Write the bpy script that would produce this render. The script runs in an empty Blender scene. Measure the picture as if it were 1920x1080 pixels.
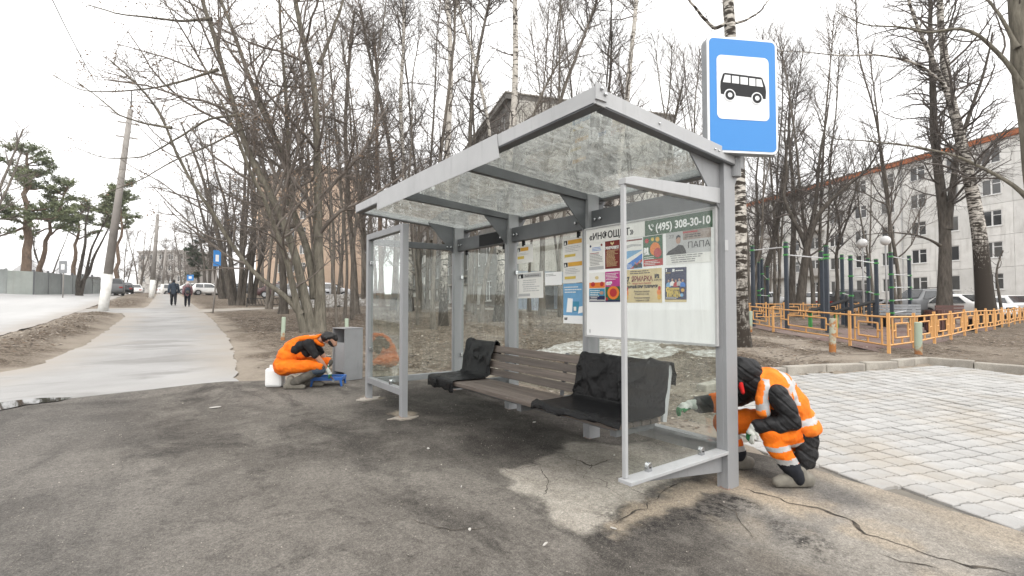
import bpy, bmesh, math, random
import numpy as np
from mathutils import Vector, Matrix, noise as mnoise
from mathutils.geometry import delaunay_2d_cdt

SC = bpy.context.scene
COL = SC.collection
# ------------------------------------------------------------------ camera
# world axes: +Y runs up the street along the bus shelter, +X away from the road, Z up
F_PX, EYE = 916.0, (-3.577, -2.105, 1.4)
FWD, RGT = (.585, .811), (.811, -.585)
PITCH = math.atan(28 / F_PX)
cam = bpy.data.cameras.new('camera'); camo = bpy.data.objects.new('camera', cam); COL.objects.link(camo)
cam.sensor_width = 36; cam.lens = F_PX / 1920 * 36; cam.clip_start = .05; cam.clip_end = 1500
camo.location = EYE
camo.rotation_euler = (math.pi / 2 + PITCH, 0, math.atan2(FWD[1], FWD[0]) - math.pi / 2)
SC.camera = camo
# ------------------------------------------------------------------ overcast daylight
W = bpy.data.worlds.new('World'); SC.world = W; W.use_nodes = True
wn, wl = W.node_tree.nodes, W.node_tree.links
sky = wn.new('ShaderNodeTexSky'); sky.sky_type = 'NISHITA'; sky.sun_disc = False
sky.sun_elevation = math.radians(50); sky.sun_rotation = math.radians(150)
sky.air_density = 1.0; sky.dust_density = 6.0
hs = wn.new('ShaderNodeHueSaturation'); hs.inputs['Saturation'].default_value = .12
cl = wn.new('ShaderNodeMix'); cl.data_type = 'RGBA'; cl.inputs[0].default_value = .75
cl.inputs[7].default_value = (9.6, 9.5, 9.4, 1)          # the even cloud deck under the sky
wl.new(sky.outputs[0], hs.inputs['Color']); wl.new(hs.outputs[0], cl.inputs[6])
bg = wn['Background']; wl.new(cl.outputs[2], bg.inputs['Color']); bg.inputs['Strength'].default_value = .11
sun = bpy.data.lights.new('sun', 'SUN'); sun.energy = .8; sun.angle = math.radians(40); sun.color = (1, .97, .92)
suno = bpy.data.objects.new('sun', sun); COL.objects.link(suno)
suno.rotation_euler = (math.radians(40), 0, math.radians(-30))
vs = SC.view_settings; vs.view_transform = 'Standard'; vs.look = 'None'; vs.gamma = 1; vs.use_curve_mapping = False
vs.exposure = 1.12
cy = SC.cycles
cy.use_denoising = True; cy.max_bounces = 8; cy.diffuse_bounces = 3; cy.glossy_bounces = 3; cy.transparent_max_bounces = 24
cy.caustics_reflective = False; cy.caustics_refractive = False; cy.sample_clamp_indirect = 4

# ------------------------------------------------------------------ small helpers
R = random.Random(7)
RN = np.random.default_rng(11)
def ray(px, py):
    x = (px - 960) / F_PX; y = -(py - 540) / F_PX
    fy = math.cos(PITCH) - y * math.sin(PITCH); fz = math.sin(PITCH) + y * math.cos(PITCH)
    return x / fy, fz / fy
def at(px, py, d):
    l, u = ray(px, py)
    return (EYE[0] + (FWD[0] + RGT[0] * l) * d, EYE[1] + (FWD[1] + RGT[1] * l) * d, EYE[2] + u * d)
def ss(x, a, b):
    t = np.clip((x - a) / (b - a), 0, 1); return t * t * (3 - 2 * t)
def gz(x, y):
    return .034 * np.clip(y, -12, 75) + .25 * ss(x, 1.5, 9) + .4 * ss(-np.asarray(x), 7, 16)
def g(x, y): return float(gz(x, y))
def hit(px, py):
    d = 1.5
    while d < 220:
        p = at(px, py, d)
        if p[2] <= g(p[0], p[1]): break
        d += .02 + d * .002
    return (p[0], p[1], g(p[0], p[1])), d
def lat(ix, iy, seed):
    h = (ix.astype(np.int64) * 374761393 + iy.astype(np.int64) * 668265263 + seed * 974711) & 0x7fffffff
    h = ((h ^ (h >> 13)) * 1274126177) & 0x7fffffff
    return ((h ^ (h >> 16)) & 0xffff) / 65535.0
def vn(x, y, s=1.0, seed=0, octs=4):
    x = np.asarray(x, float) * s; y = np.asarray(y, float) * s; out = 0; a = 1; tot = 0
    for o in range(octs):
        ix = np.floor(x); iy = np.floor(y); fx = x - ix; fy = y - iy
        fx = fx * fx * (3 - 2 * fx); fy = fy * fy * (3 - 2 * fy)
        v = (lat(ix, iy, seed + o) * (1 - fx) + lat(ix + 1, iy, seed + o) * fx) * (1 - fy) + \
            (lat(ix, iy + 1, seed + o) * (1 - fx) + lat(ix + 1, iy + 1, seed + o) * fx) * fy
        out = out + a * v; tot += a; a *= .5; x = x * 2.03 + 17; y = y * 2.03 + 5
    return out / tot
def inpoly(x, y, poly):
    x = np.asarray(x); y = np.asarray(y); c = np.zeros(x.shape, bool); n = len(poly)
    for i in range(n):
        x0, y0 = poly[i]; x1, y1 = poly[(i + 1) % n]
        if y0 == y1: continue
        m = ((y0 > y) != (y1 > y)) & (x < (x1 - x0) * (y - y0) / (y1 - y0) + x0)
        c ^= m
    return c
def dist_line(x, y, pts):
    best = np.full(np.shape(x), 1e9)
    for (x0, y0), (x1, y1) in zip(pts, pts[1:]):
        dx, dy = x1 - x0, y1 - y0; L = dx * dx + dy * dy + 1e-9
        t = np.clip(((x - x0) * dx + (y - y0) * dy) / L, 0, 1)
        best = np.minimum(best, np.hypot(x - x0 - t * dx, y - y0 - t * dy))
    return best

def link(name, me, m=None, parent=None):
    o = bpy.data.objects.new(name, me); COL.objects.link(o)
    if m is not None:
        for q in (m if isinstance(m, (list, tuple)) else [m]): me.materials.append(q)
    if parent is not None: o.parent = parent
    return o
def tag(o, label=None, cat=None, group=None, kind=None):
    if label: o['label'] = label
    if cat: o['category'] = cat
    if group: o['group'] = group
    if kind: o['kind'] = kind
    return o
def empty(name, loc, rz=0, label=None, cat=None, group=None, rot=None):
    o = bpy.data.objects.new(name, None); COL.objects.link(o); o.empty_display_size = .1
    o.location = loc; o.rotation_euler = rot or (0, 0, rz)
    return tag(o, label, cat, group)
def copy_tree(o, parent=None):
    c = o.copy(); COL.objects.link(c)
    if parent is not None: c.parent = parent
    for ch in list(o.children): copy_tree(ch, c)
    return c
class MB:
    def __init__(s): s.v = []; s.f = []; s.m = []
    def add(s, vs, fs, m=0):
        b = len(s.v); s.v += [tuple(p) for p in vs]; s.f += [tuple(i + b for i in q) for q in fs]; s.m += [m] * len(fs); return s
    def box(s, a, b, m=0, tf=None):
        x0, y0, z0 = a; x1, y1, z1 = b
        vs = [(x0,y0,z0),(x1,y0,z0),(x1,y1,z0),(x0,y1,z0),(x0,y0,z1),(x1,y0,z1),(x1,y1,z1),(x0,y1,z1)]
        if tf: vs = [tf @ Vector(p) for p in vs]
        return s.add(vs, [(0,3,2,1),(4,5,6,7),(0,1,5,4),(1,2,6,5),(2,3,7,6),(3,0,4,7)], m)
    def prism(s, poly, z0, z1, m=0, tf=None):        # poly in xy counter-clockwise
        n = len(poly); vs = [(x, y, z0) for x, y in poly] + [(x, y, z1) for x, y in poly]
        if tf: vs = [tf @ Vector(p) for p in vs]
        return s.add(vs, [tuple(range(n - 1, -1, -1)), tuple(range(n, 2 * n))] + [(i, (i + 1) % n, n + (i + 1) % n, n + i) for i in range(n)], m)
    def tube(s, pts, rad, n=8, m=0, cap=True):
        pts = [Vector(p) for p in pts]; k = len(pts)
        if not isinstance(rad, (list, tuple)): rad = [rad] * k
        t0 = (pts[-1] - pts[0]).normalized()
        ref = Vector((0, 0, 1)) if abs(t0.z) < .9 else Vector((1, 0, 0))
        vs = []
        for i, p in enumerate(pts):
            t = (pts[min(i + 1, k - 1)] - pts[max(i - 1, 0)]).normalized()
            u = t.cross(ref).normalized(); w = u.cross(t)
            vs += [p + (u * math.cos(2 * math.pi * j / n) + w * math.sin(2 * math.pi * j / n)) * rad[i] for j in range(n)]
        fs = [(i * n + j, i * n + (j + 1) % n, (i + 1) * n + (j + 1) % n, (i + 1) * n + j) for i in range(k - 1) for j in range(n)]
        if cap: fs += [tuple(range(n - 1, -1, -1)), tuple(range((k - 1) * n, k * n))]
        return s.add(vs, fs, m)
    def build(s, name, m, parent=None, smooth=False, bevel=0, loc=None, rz=0):
        me = bpy.data.meshes.new(name); me.from_pydata(s.v, [], s.f); me.update()
        o = link(name, me, m, parent)
        if any(s.m): me.polygons.foreach_set('material_index', s.m)
        bm = bmesh.new(); bm.from_mesh(me); bmesh.ops.recalc_face_normals(bm, faces=bm.faces); bm.to_mesh(me); bm.free()
        if smooth: me.polygons.foreach_set('use_smooth', [True] * len(me.polygons))
        if bevel:
            b = o.modifiers.new('edge', 'BEVEL'); b.width = bevel; b.segments = 2; b.limit_method = 'ANGLE'; b.angle_limit = .7
        if loc: o.location = loc
        if rz: o.rotation_euler.z = rz
        return o
def BX(name, a, b, m, parent=None, bevel=0, **k): return MB().box(a, b).build(name, m, parent, bevel=bevel, **k)
def npmesh(name, V, Fq, smooth=False):
    me = bpy.data.meshes.new(name); V = np.asarray(V, np.float32); Fq = np.asarray(Fq, np.int32); k = Fq.shape[1]
    me.vertices.add(len(V)); me.vertices.foreach_set('co', V.ravel())
    me.loops.add(Fq.size); me.loops.foreach_set('vertex_index', Fq.ravel())
    me.polygons.add(len(Fq)); me.polygons.foreach_set('loop_start', np.arange(0, Fq.size, k, dtype=np.int32))
    me.polygons.foreach_set('loop_total', np.full(len(Fq), k, np.int32))
    if smooth: me.polygons.foreach_set('use_smooth', np.ones(len(Fq), bool))
    me.update(calc_edges=True); return me
_ts = bpy.data.scenes.new('scratch')
def baked(o):      # mesh of an object with its modifiers, evaluated in a small scratch scene
    _ts.collection.objects.link(o); vl = _ts.view_layers[0]; vl.update(); me = bpy.data.meshes.new_from_object(o.evaluated_get(vl.depsgraph)); bpy.data.objects.remove(o); return me
def text(name, body, size, m, parent, loc, rot, width=None, bold=0, align='LEFT', depth=.0008):
    cu = bpy.data.curves.new(name, 'FONT'); cu.body = body; cu.size = size; cu.align_x = align; cu.offset = bold; cu.extrude = depth
    cu.resolution_u = 3
    me = baked(bpy.data.objects.new(name, cu)); bpy.data.curves.remove(cu)
    me.materials.clear()
    if width and len(me.vertices):
        xs = [v.co.x for v in me.vertices]; w0 = max(xs) - min(xs)
        k = width / max(w0, 1e-6)
        for v in me.vertices: v.co.x *= k
    o = link(name, me, m, parent); o.location = loc; o.rotation_euler = rot
    return o

# ------------------------------------------------------------------ materials
class NT:
    def __init__(s, name):
        s.mat = bpy.data.materials.new(name); s.mat.use_nodes = True
        s.n = s.mat.node_tree.nodes; s.l = s.mat.node_tree.links; s.b = s.n['Principled BSDF']; s.out = s.n['Material Output']
    def add(s, t, **k):
        q = s.n.new(t)
        for a, v in k.items(): setattr(q, a, v)
        return q
    def put(s, sock, v):
        if v is None: return
        if hasattr(v, 'is_output'): s.l.new(v, sock)
        else: sock.default_value = v
    def noise(s, scale, detail=4, rough=.55, vec=None, dist=0):
        q = s.add('ShaderNodeTexNoise'); q.inputs['Scale'].default_value = scale; q.inputs['Detail'].default_value = detail
        q.inputs['Roughness'].default_value = rough; q.inputs['Distortion'].default_value = dist
        s.put(q.inputs['Vector'], vec if vec is not None else s.pos()); return q.outputs['Fac']
    def voro(s, scale, vec=None, feat='F1', out='Distance'):
        q = s.add('ShaderNodeTexVoronoi', feature=feat); q.inputs['Scale'].default_value = scale
        s.put(q.inputs['Vector'], vec if vec is not None else s.pos()); return q.outputs[out]
    def pos(s):
        if not hasattr(s, '_p'): s._p = s.add('ShaderNodeTexCoord').outputs['Object']
        return s._p
    def ramp(s, fac, stops):
        q = s.add('ShaderNodeValToRGB'); e = q.color_ramp.elements
        while len(e) < len(stops): e.new(.5)
        for i, (p, c) in enumerate(stops):
            e[i].position = p; e[i].color = (c, c, c, 1) if isinstance(c, (int, float)) else (*c, 1)
        s.put(q.inputs[0], fac); return q.outputs[0]
    def mix(s, fac, a, b, mode='MIX'):
        q = s.add('ShaderNodeMix', data_type='RGBA', blend_type=mode)
        s.put(q.inputs[0], fac)
        for i, v in ((6, a), (7, b)): s.put(q.inputs[i], (*v, 1) if isinstance(v, tuple) and len(v) == 3 else v)
        return q.outputs[2]
    def math(s, op, a, b=None, clamp=False):
        q = s.add('ShaderNodeMath', operation=op, use_clamp=clamp); s.put(q.inputs[0], a); s.put(q.inputs[1], b); return q.outputs[0]
    def attr(s, name): return s.add('ShaderNodeAttribute', attribute_name=name).outputs['Fac']
    def map(s, scale=(1, 1, 1), rot=(0, 0, 0), vec=None):
        q = s.add('ShaderNodeMapping'); q.inputs['Scale'].default_value = scale; q.inputs['Rotation'].default_value = rot
        s.l.new(vec if vec is not None else s.pos(), q.inputs[0]); return q.outputs[0]
    def bump(s, h, strength=.3, dist=.01, normal=None):
        q = s.add('ShaderNodeBump'); q.inputs['Strength'].default_value = strength; q.inputs['Distance'].default_value = dist
        s.l.new(h, q.inputs['Height'])
        if normal is not None: s.l.new(normal, q.inputs['Normal'])
        s.l.new(q.outputs[0], s.b.inputs['Normal']); return q.outputs[0]
    def fin(s, col=None, rough=.7, metal=0, spec=.5):
        s.put(s.b.inputs['Base Color'], (*col, 1) if isinstance(col, tuple) and len(col) == 3 else col)
        s.put(s.b.inputs['Roughness'], rough); s.put(s.b.inputs['Metallic'], metal); s.put(s.b.inputs['Specular IOR Level'], spec)
        return s.mat
def surf(name, c1, c2=None, scale=6, rough=.7, metal=0, bump=0, bscale=60, bdist=.005, spec=.4, lo=.35, hi=.65, rnd=0, fine=0):
    t = NT(name)
    c2 = c2 or tuple(v * .8 for v in c1)
    c = t.mix(t.ramp(t.noise(scale, 5), [(lo, 0.), (hi, 1.)]), c1, c2)
    if fine: c = t.mix(fine, c, t.ramp(t.noise(scale * 25, 3), [(.3, .3), (.7, 1.)]), 'MULTIPLY')
    if rnd:
        rr = t.add('ShaderNodeObjectInfo').outputs['Random']
        c = t.mix(1., c, t.ramp(rr, [(0., 1 - rnd), (1., 1 + rnd * .3)]), 'MULTIPLY')
    if bump: t.bump(t.noise(bscale, 4), bump, bdist)
    return t.fin(c, rough, metal, spec)
M = {}
def worn_steel(name, c1, c2, rough):
    t = NT(name); c = t.mix(t.ramp(t.noise(2.5, 5), [(.35, 0.), (.65, 1.)]), c1, c2)
    c = t.mix(t.ramp(t.noise(1., 6, .7, t.map((14, 14, 1.6))), [(.55, 0.), (.75, .45)]), c, tuple(v * .55 for v in c1))
    c = t.mix(t.ramp(t.noise(38, 5, .75), [(.70, 0.), (.74, .8)]), c, (.12, .09, .07))
    t.bump(t.noise(90, 3), .08, .003); return t.fin(c, t.math('ADD', t.math('MULTIPLY', t.noise(8, 4), .25), rough - .1), 0, .5)
M['steel'] = worn_steel('grey painted steel', (.255, .26, .267), (.215, .22, .226), .42)
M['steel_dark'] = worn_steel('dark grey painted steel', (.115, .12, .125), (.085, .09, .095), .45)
M['fascia'] = worn_steel('light grey fascia paint', (.40, .405, .41), (.35, .355, .36), .4)
def rusty(name, c1, c2, rc=(.19, .07, .025), thr=.58, scale=7, rough=.65, low=None):
    t = NT(name); c = t.mix(t.noise(4, 4), c1, c2)
    k = t.ramp(t.noise(scale, 6, .65), [(thr - .04, 0.), (thr + .05, 1.)])
    if low is not None:      # rust creeping up from the foot
        z = t.add('ShaderNodeSeparateXYZ'); t.l.new(t.pos(), z.inputs[0])
        zz = t.math('ADD', t.math('MULTIPLY', z.outputs[2], 1 / low), t.math('MULTIPLY', t.noise(9, 4), 1.2))
        k2 = t.ramp(zz, [(.75, 1.), (1.25, 0.)]); k = t.math('MAXIMUM', k, k2)
    c = t.mix(k, c, t.mix(t.noise(20, 4), rc, tuple(v * 2.1 for v in rc)))
    t.bump(t.noise(40, 4), .15, .004); return t.fin(c, rough)
M['post_paint'] = rusty('post paint rusting at the foot', (.27, .275, .283), (.235, .24, .247), thr=.84, low=.10, rough=.45)
M['rubber'] = surf('black rubber', (.010, .010, .011), rough=.6, spec=.2)
M['chrome'] = surf('bright bolt metal', (.55, .56, .57), rough=.25, metal=1)
M['wood'] = NT('weathered brown slat')
t = M['wood']; v = t.map((60, 2.0, 60)); c = t.mix(t.ramp(t.noise(1., 5, .6, v), [(.3, 0.), (.7, 1.)]), (.052, .041, .034), (.128, .104, .088))
c = t.mix(t.ramp(t.noise(22, 5, .7), [(.68, 0.), (.74, 1.)]), c, (.36, .33, .30))
oi = t.add('ShaderNodeObjectInfo').outputs['Random']; c = t.mix(1., c, t.ramp(oi, [(0., .75), (1., 1.2)]), 'MULTIPLY')
t.bump(t.noise(1., 5, .6, v), .35, .004); M['wood'] = t.fin(c, .62)
def plastic_mat():
    t = NT('black polythene film'); k = t.ramp(t.noise(40, 5, .7), [(.68, 0.), (.80, 1.)])
    c = t.mix(k, (.005, .005, .0055), (.03, .03, .03))
    v = t.map((3, 9, 6)); h = t.math('ADD', t.noise(1.6, 6, .62, v, 1.2), t.math('MULTIPLY', t.math('ABSOLUTE', t.math('SUBTRACT', t.noise(9, 4, .55, None, 1.5), .5)), 1.6))
    t.bump(h, .55, .02); return t.fin(c, .24, 0, .17)
M['poly'] = plastic_mat()
def glass_mat(name, tint=(.93, .965, .945), dirt=.05, dirtcol=(.32, .32, .29), dscale=5, boost=1.0, dirtmax=.35, streak=(1, 1, 1)):
    t = NT(name); t.n.remove(t.b)
    tr = t.add('ShaderNodeBsdfTransparent'); tr.inputs[0].default_value = (*tint, 1)
    gl = t.add('ShaderNodeBsdfGlossy'); gl.inputs['Roughness'].default_value = .02; gl.inputs[0].default_value = (1, 1, 1, 1)
    ge = t.add('ShaderNodeNewGeometry').outputs['Backfacing']
    ior = t.math('SUBTRACT', 1.5, t.math('MULTIPLY', ge, 1.5 - 1 / 1.5))
    fr = t.add('ShaderNodeFresnel'); t.l.new(ior, fr.inputs[0])
    m1 = t.add('ShaderNodeMixShader'); t.l.new(t.math('MULTIPLY', fr.outputs[0], boost, True), m1.inputs[0])
    t.l.new(tr.outputs[0], m1.inputs[1]); t.l.new(gl.outputs[0], m1.inputs[2])
    df = t.add('ShaderNodeBsdfDiffuse'); df.inputs[0].default_value = (*dirtcol, 1)
    tl = t.add('ShaderNodeBsdfTranslucent'); tl.inputs[0].default_value = (*dirtcol, 1)
    dd = t.add('ShaderNodeMixShader'); dd.inputs[0].default_value = .62; t.l.new(df.outputs[0], dd.inputs[1]); t.l.new(tl.outputs[0], dd.inputs[2])
    v = t.map(streak); k = t.ramp(t.noise(dscale, 7, .68, v, .6), [(.35, dirt * .25), (.5, dirt), (.75, dirtmax)])
    m2 = t.add('ShaderNodeMixShader'); t.l.new(k, m2.inputs[0]); t.l.new(m1.outputs[0], m2.inputs[1]); t.l.new(dd.outputs[0], m2.inputs[2])
    t.l.new(m2.outputs[0], t.out.inputs[0]); return t.mat
M['glass'] = glass_mat('shelter glass', (.95, .975, .962), dirt=.022, dirtmax=.16, boost=.75, dscale=4, streak=(3, 3, .5)); M['screenglass'] = glass_mat('clean screen glass', (.972, .987, .979), dirt=.008, dirtmax=.06, boost=.42, dscale=4, streak=(3, 3, .5))
M['roofglass'] = glass_mat('dusty roof glass', (.90, .925, .91), dirt=.19, dirtcol=(.50, .505, .485), dscale=7.0, dirtmax=.85, boost=1.2, streak=(1, 3.2, 1))
M['white'] = surf('white board', (.84, .84, .83), (.80, .80, .80), scale=2, rough=.45)
M['paper'] = surf('paper', (.74, .73, .70), (.69, .68, .65), scale=5, rough=.7)
def flat(name, c, rough=.6, spec=.3): return surf(name, c, tuple(v * .88 for v in c), scale=12, rough=rough, spec=spec)
for nm, c in dict(ink=(.02, .02, .022), greytext=(.22, .22, .22), green=(.045, .10, .055), blue=(.02, .17, .55), navy=(.012, .02, .07), red=(.42, .03, .03), dred=(.17, .022, .018),
                  yel=(.62, .46, .10), cream=(.62, .50, .27), orange=(.72, .20, .03), pink=(.45, .05, .24), teal=(.05, .25, .38), lblue=(.16, .36, .58), lgrey=(.45, .45, .45), amber=(.66, .36, .05),
                  brownred=(.13, .035, .028), skin=(.42, .25, .18), dgreen=(.03, .11, .05)).items(): M[nm] = flat(nm + ' print', c)
M['signblue'] = surf('blue sign sheeting', (.032, .215, .56), (.036, .225, .58), scale=2, rough=.28, spec=.5)
M['signwhite'] = surf('white sign sheeting', (.80, .81, .82), (.78, .79, .80), scale=2, rough=.28)
M['plate'] = surf('galvanised back plate', (.30, .31, .32), rough=.45, metal=.5)
def cloth(name, c1, c2, rough=.85, bs=70, bump=.25, sc=10): return surf(name, c1, c2, scale=sc, rough=rough, bump=bump, bscale=bs, bdist=.004, spec=.2)
M['hiviz'] = surf('bright orange workwear', (.80, .185, .010), (.66, .115, .006), scale=7, rough=.8, bump=.55, bscale=13, bdist=.03, spec=.2, lo=.3, hi=.7)
M['hiviz_vest'] = surf('orange vest mesh', (.82, .22, .025), (.70, .145, .014), scale=7, rough=.8, bump=.55, bscale=13, bdist=.03, spec=.2, lo=.3, hi=.7)
M['blackcloth'] = cloth('black cotton', (.010, .010, .011), (.018, .018, .019))
t = NT('black quilted nylon'); wv = t.add('ShaderNodeTexWave', bands_direction='Z'); wv.inputs['Scale'].default_value = 4.2; wv.inputs['Distortion'].default_value = 3.0; wv.inputs['Detail'].default_value = 2; t.l.new(t.map((1, 1, 1), (.35, .6, 0)), wv.inputs['Vector'])
c = t.mix(t.noise(8, 4), (.009, .009, .010), (.020, .020, .021)); c = t.mix(t.ramp(t.noise(75, 3, .6), [(.72, 0.), (.76, .7)]), c, (.35, .35, .34)); t.bump(t.math('ADD', t.ramp(wv.outputs['Fac'], [(0., 0.), (.35, 1.)]), t.math('MULTIPLY', t.noise(16, 4), 1.2)), .45, .02); M['puffer'] = t.fin(c, .5, 0, .2)
M['reflect'] = surf('silver reflective tape', (.42, .42, .42), (.34, .34, .34), scale=20, rough=.4)
M['boot'] = surf('grey felt boot', (.20, .185, .155), (.14, .13, .11), scale=12, rough=.85, bump=.2)
M['greycloth'] = cloth('dark grey trousers', (.12, .11, .095), (.075, .07, .06))
M['skinm'] = surf('skin', (.42, .24, .165), (.36, .19, .13), scale=9, rough=.5)
M['hair'] = surf('black hair', (.008, .007, .007), rough=.55, bump=.5, bscale=80)
M['glove'] = surf('white knitted glove', (.58, .60, .56), (.48, .50, .46), scale=14, rough=.9, bump=.4, bscale=150)
M['glovegreen'] = surf('green rubber palm', (.03, .20, .07), rough=.6)
M['redcloth'] = cloth('red cap fabric', (.55, .02, .02), (.45, .015, .015))
M['trayblue'] = surf('blue plastic tray', (.03, .13, .42), (.03, .11, .36), scale=9, rough=.4)
M['greypaint'] = surf('wet grey paint', (.16, .175, .18), (.22, .24, .24), scale=15, rough=.25)
M['canister'] = surf('white plastic canister', (.74, .75, .74), (.68, .69, .68), scale=6, rough=.4)
M['navyjacket'] = cloth('navy blue jacket', (.03, .042, .06), (.045, .06, .08))
M['darkjean'] = cloth('dark trousers', (.012, .013, .017), (.02, .022, .028))
M['mauve'] = cloth('mauve jacket', (.16, .09, .10), (.22, .13, .14))
M['knit'] = cloth('pale knitted hat', (.55, .48, .46), (.45, .38, .37))
M['concrete'] = surf('pale kerb concrete', (.42, .39, .34), (.30, .275, .24), scale=5, rough=.9, bump=.4, bscale=50, bdist=.006, fine=.5)
M['polewhite'] = surf('whitewash', (.78, .78, .76), (.60, .59, .55), scale=3, rough=.85)
M['poleconc'] = surf('grey concrete pole', (.30, .28, .26), (.22, .205, .19), scale=1.5, rough=.9)
M['wire'] = flat('cable black', (.03, .03, .03))
def bark(name, c1, c2, sc=(14, 14, 2.5)):
    t = NT(name); v = t.map(sc); n = t.noise(1., 6, .65, v)
    c = t.mix(t.ramp(n, [(.32, 0.), (.68, 1.)]), c1, c2); c = t.mix(.6, c, t.ramp(t.noise(1.3, 3), [(.3, .55), (.7, 1.)]), 'MULTIPLY')
    t.bump(n, .8, .02); return t.fin(c, .9, 0, .2)
M['bark'] = bark('grey brown bark', (.085, .073, .06), (.235, .21, .18))
M['bark2'] = bark('olive grey bark', (.085, .077, .06), (.23, .21, .17))
M['barkdark'] = bark('dark bark', (.05, .043, .036), (.145, .127, .108))
M['twig'] = surf('twig', (.11, .093, .08), (.18, .155, .135), scale=2, rough=.9)
M['twigdark'] = surf('dark twig', (.072, .062, .055), (.12, .103, .092), scale=2, rough=.9)
M['barkpine'] = bark('orange pine bark', (.12, .09, .07), (.26, .185, .135), (8, 8, 3))
M['needle'] = surf('pine needles', (.10, .125, .065), (.20, .225, .12), scale=.6, rough=.8)
M['needled'] = surf('spruce needles', (.02, .04, .02), (.045, .07, .035), scale=.6, rough=.8)
def birch(name='birch bark', a=.53, b=.60, f0=.60, f1=.86):
    t = NT(name); v = t.map((3.2, 3.2, 13)); n = t.noise(1., 5, .62, v)
    k = t.ramp(n, [(a, 0.), (b, 1.)]); k2 = t.ramp(t.noise(2.2, 5, .6, t.map((1.5, 1.5, .8))), [(.60, 0.), (.66, 1.)])
    z = t.add('ShaderNodeSeparateXYZ'); t.l.new(t.add('ShaderNodeNewGeometry').outputs['Position'], z.inputs[0])
    zz = t.math('MULTIPLY', t.math('ADD', z.outputs[2], t.math('MULTIPLY', t.noise(7, 5, .7, t.map((2.4, 2.4, 1))), 7.0)), .12)
    foot = t.ramp(zz, [(f0, 1.), (f1, 0.)])
    c = t.mix(t.noise(3, 5), (.60, .57, .52), (.38, .35, .31))
    c = t.mix(t.math('MAXIMUM', t.math('MAXIMUM', k, k2), foot), c, (.035, .028, .022))
    t.bump(n, .4, .01); return t.fin(c, .8, 0, .2)
M['birch'] = birch(); M['birchold'] = birch('old birch bark', .46, .54, .85, 1.5); M['birchspeck'] = birch('flecked birch bark', .46, .53, .50, .80)
# ------------------------------------------------------------------ ground, in sheets
def P2(px, py): p, d = hit(px, py); return (p[0], p[1])
FORE = [(-14, -7), (.93, -7), (.90, -1.0), (.95, .2), (.75, .9), (.42, 1.5), (.40, 5.0), (-.6, 5.75), (-1.3, 5.85), (-2.0, 6.05), (-2.75, 6.45), (-3.6, 6.3), (-5.0, 6.0), (-7, 5.6), (-14, 4.6)]
WALK = [(-14, 4.3), (-7, 5.4), (-5, 5.8), (-3.6, 6.1), (-2.65, 6.3), (-2.5, 7.2), (-2.35, 9), (-2.05, 13), (-1.85, 19), (-1.75, 27), (-1.7, 40), (-1.6, 60), (-1.5, 95), (-3.7, 95), (-3.95, 60), (-4.15, 36), (-4.3, 33.0), (-6.9, 32.2), (-7.2, 28.5), (-5.0, 27.2), (-4.75, 24), (-4.85, 17), (-4.95, 13), (-5.3, 9.4), (-6.2, 8.0), (-9, 7.2), (-14, 6.2)]
ROAD = [(-40, -7), (-14.3, -7), (-14.2, 6), (-8.2, 8.6), (-7.2, 12), (-6.75, 20), (-6.7, 60), (-6.6, 95), (-15.2, 95), (-15.4, 60), (-15.6, 30), (-16.5, 10), (-40, 8)]
PAVE = [(.96, -6), (.93, -.9), (1.0, .25), (1.35, .75), (2.2, 1.35), (3.3, 1.95), (4.6, 2.1), (5.1, 1.86), (5.86, 1.58), (7.17, .96), (8.25, .72), (8.10, -.5), (7.95, -6)]
PATH = [(-1.9, 27.0), (1.0, 29.6), (3.9, 30.6), (8.1, 28.6), (9.8, 24.2), (12.0, 21.6), (14.5, 19.8), (16.6, 17.6), (26, 12.2), (27, 14), (17.6, 19.4), (15.4, 21.8), (12.8, 23.9), (10.8, 26.6), (8.8, 31.2), (3.9, 33.0), (1.0, 32.0), (-1.8, 30.4)]
LOT = [(27, 16), (60, -14), (75, 10), (60, 40), (34, 60), (28, 40)]
OVER = [FORE, WALK, ROAD, PAVE, PATH]

def leafmat():
    t = NT('trampled dirt and old leaves')
    c = t.mix(t.ramp(t.noise(.35, 5, .6), [(.35, 0.), (.65, 1.)]), (.125, .104, .082), (.22, .186, .15))
    c = t.mix(t.ramp(t.noise(5, 6, .7), [(.40, 0.), (.58, 1.)]), c, (.068, .050, .036))
    c = t.mix(t.ramp(t.noise(24, 5, .75), [(.52, 0.), (.66, 1.)]), c, (.36, .30, .235))
    c = t.mix(t.ramp(t.noise(31, 4, .75, t.map((1, 1, 1), (0, 0, 1))), [(.54, 0.), (.66, 1.)]), c, (.045, .033, .025))
    pl = t.mix(t.noise(6, 6, .7), (.34, .30, .25), (.25, .213, .172)); c = t.mix(t.attr('pale'), c, pl)
    h = t.math('ADD', t.noise(9, 6, .7), t.math('MULTIPLY', t.noise(45, 4, .7), .5))
    t.bump(h, .8, .05); return t.fin(c, .95, 0, .15)
M['dirt'] = leafmat()
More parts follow.
